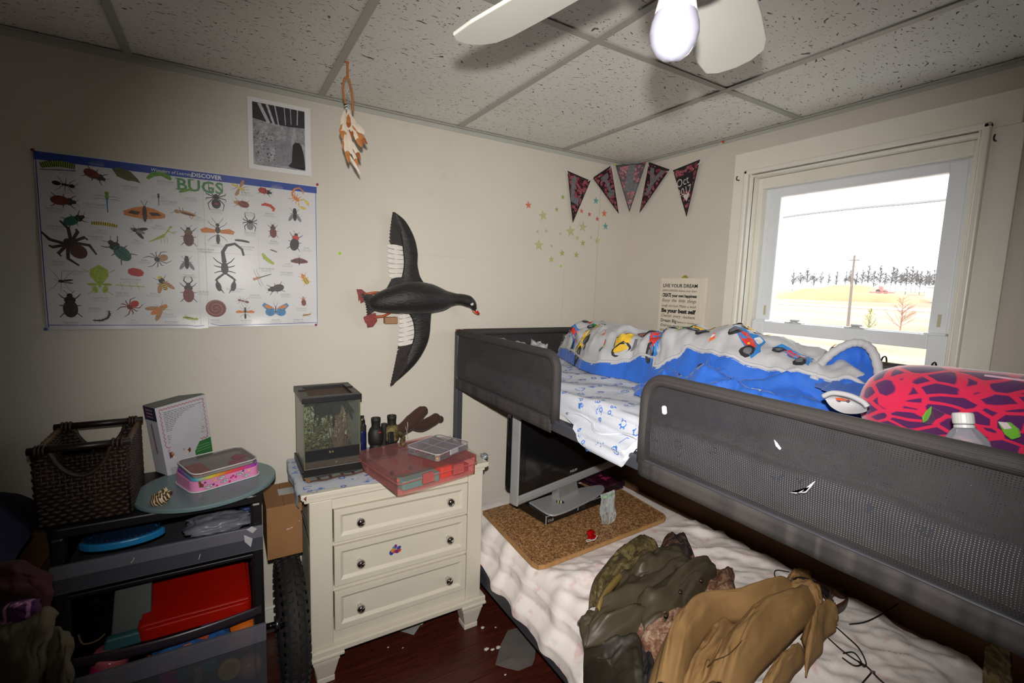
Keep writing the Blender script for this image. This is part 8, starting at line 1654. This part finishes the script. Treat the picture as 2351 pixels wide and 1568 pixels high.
t = NT('purple_plaid'); w1 = t.n('ShaderNodeTexWave'); w1.inputs['Scale'].default_value = 8; t.l(t.coord(), w1.inputs['Vector']); w2 = t.n('ShaderNodeTexWave', bands_direction='Z'); w2.inputs['Scale'].default_value = 8; t.l(t.coord(), w2.inputs['Vector'])
t.l(t.mix(t.ramp(t.math('MAXIMUM', w1.outputs['Fac'], w2.outputs['Fac']), [(.9, (0, 0, 0, 1)), (.97, (1, 1, 1, 1))]), lin((70, 24, 72)), lin((170, 120, 160))), t.b.inputs['Base Color']); t.setb(Roughness=.9)
heap('plaid_shirt', [P(5, 1395, 1, Y-.08), P(45, 1380, 1, Y-.08), P(92, 1376, 1, Y-.08)], [P(10, 1440, 1, Y-.10), P(50, 1435, 1, Y-.10), P(95, 1415, 1, Y-.10)], t.m, 'purple plaid shirt peeking out of the clothes heap at the far left', 'shirt', 53, .03, .015)
KH = M('dark_khaki', (86, 78, 60), .9, var=.15)
heap('khaki_trousers', [P(-30, 1450, 1, Y-.12), P(50, 1425, 1, Y-.12), P(110, 1395, 1, Y-.12), P(135, 1410, 1, Y-.12)], [P(-20, 1640, 1, Y-.12), P(40, 1640, 1, Y-.12), P(80, 1600, 1, Y-.12), P(110, 1500, 1, Y-.12)], KH, 'olive khaki trousers slumped in the clothes heap at the far left', 'trousers', 54, .07, .035)
heap('khaki_jacket', [P(108, 1450, 1, Y-.10), P(140, 1440, 1, Y-.10), P(168, 1465, 1, Y-.10)], [P(112, 1640, 1, Y-.08), P(140, 1640, 1, Y-.08), P(168, 1560, 1, Y-.08)], KH, 'khaki jacket sleeve hanging beside the black cart in the clothes heap', 'jacket', 55, .05, .03)
hb = thing('laundry_box', 'dark lidded box below the clothes heap at the far left', 'box', (-.45, -.72, 0)); DBX = M('near_black_box', (30, 26, 26), .7)
MB().box((-.80, -.76, 0), (-.215, -.615, .50)).build('box_body', DBX, hb, bevel=.006); MB().box((-.805, -.765, .50), (-.21, -.612, .525)).build('box_lid', DBX, hb, bevel=.006)

# ---------------------------------------------------------------- litter on the floor
FILM = GLASSY('floor_film', (170, 164, 160), .30, .3, .5)
fp = [P(*q, 2, .003) for q in ((1137, 1528), (1150, 1480), (1166, 1449), (1192, 1441), (1206, 1448), (1232, 1462), (1228, 1512), (1222, 1528), (1190, 1541), (1160, 1534))]; cfp = sum(fp, V())/len(fp)
mb = MB(); vs = [cfp+V((0, 0, .006))]+[cfp.lerp(p, .55)+V((0, 0, .002+.006*rnd.random())) for p in fp]+[p+V((0, 0, .004*rnd.random())) for p in fp]; n = len(fp); mb.add(vs, [(0, 1+k, 1+(k+1) % n) for k in range(n)]+[(1+k, 1+n+k, 1+n+(k+1) % n, 1+(k+1) % n) for k in range(n)])
mb.build('plastic_sheet', FILM, label='flat sheet of clear plastic on the floor beside the lower bunk', cat='plastic sheet')
fp = [P(*q, 2, .002) for q in ((912, 1447), (956, 1425), (968, 1431), (950, 1458), (930, 1452))]; MB().prism(fp, (0, 0, .0012)).build('paper_scrap', M('grey_paper', (150, 152, 154), .7), label='grey paper scrap on the floor under the white chest', cat='paper scrap')
for i, (px, py, s, lab) in enumerate(((968, 1431, .010, 'white crumb at the corner of the grey paper scrap'), (1108, 1441, .010, 'white paper crumb on the floor by the right foot of the chest'), (1117, 1490, .012, 'white paper crumb left of the clear plastic sheet, farther one of the row'), (1131, 1491, .010, 'white paper crumb left of the clear plastic sheet, middle of the row'), (1144, 1486, .012, 'white paper crumb touching the clear plastic sheet'), (891, 1486, .005, 'tiny white speck on the floor in front of the chest'), (925, 1487, .004, 'tiniest white speck on the floor in front of the chest'), (1160, 1549, .006, 'white speck on the floor in front of the clear plastic sheet'), (1138, 1440, .005, 'white speck on the floor behind the clear plastic sheet'))):
    crumple(P(px, py, 2, s*.35), (s, s*.7, s*.4), 'paper_crumb', M('paper_crumb', (196, 190, 182), .8), lab, 'paper crumb', i, .5, 2, 10, 6, 'white paper crumbs on the floor', flat=-s*.33)
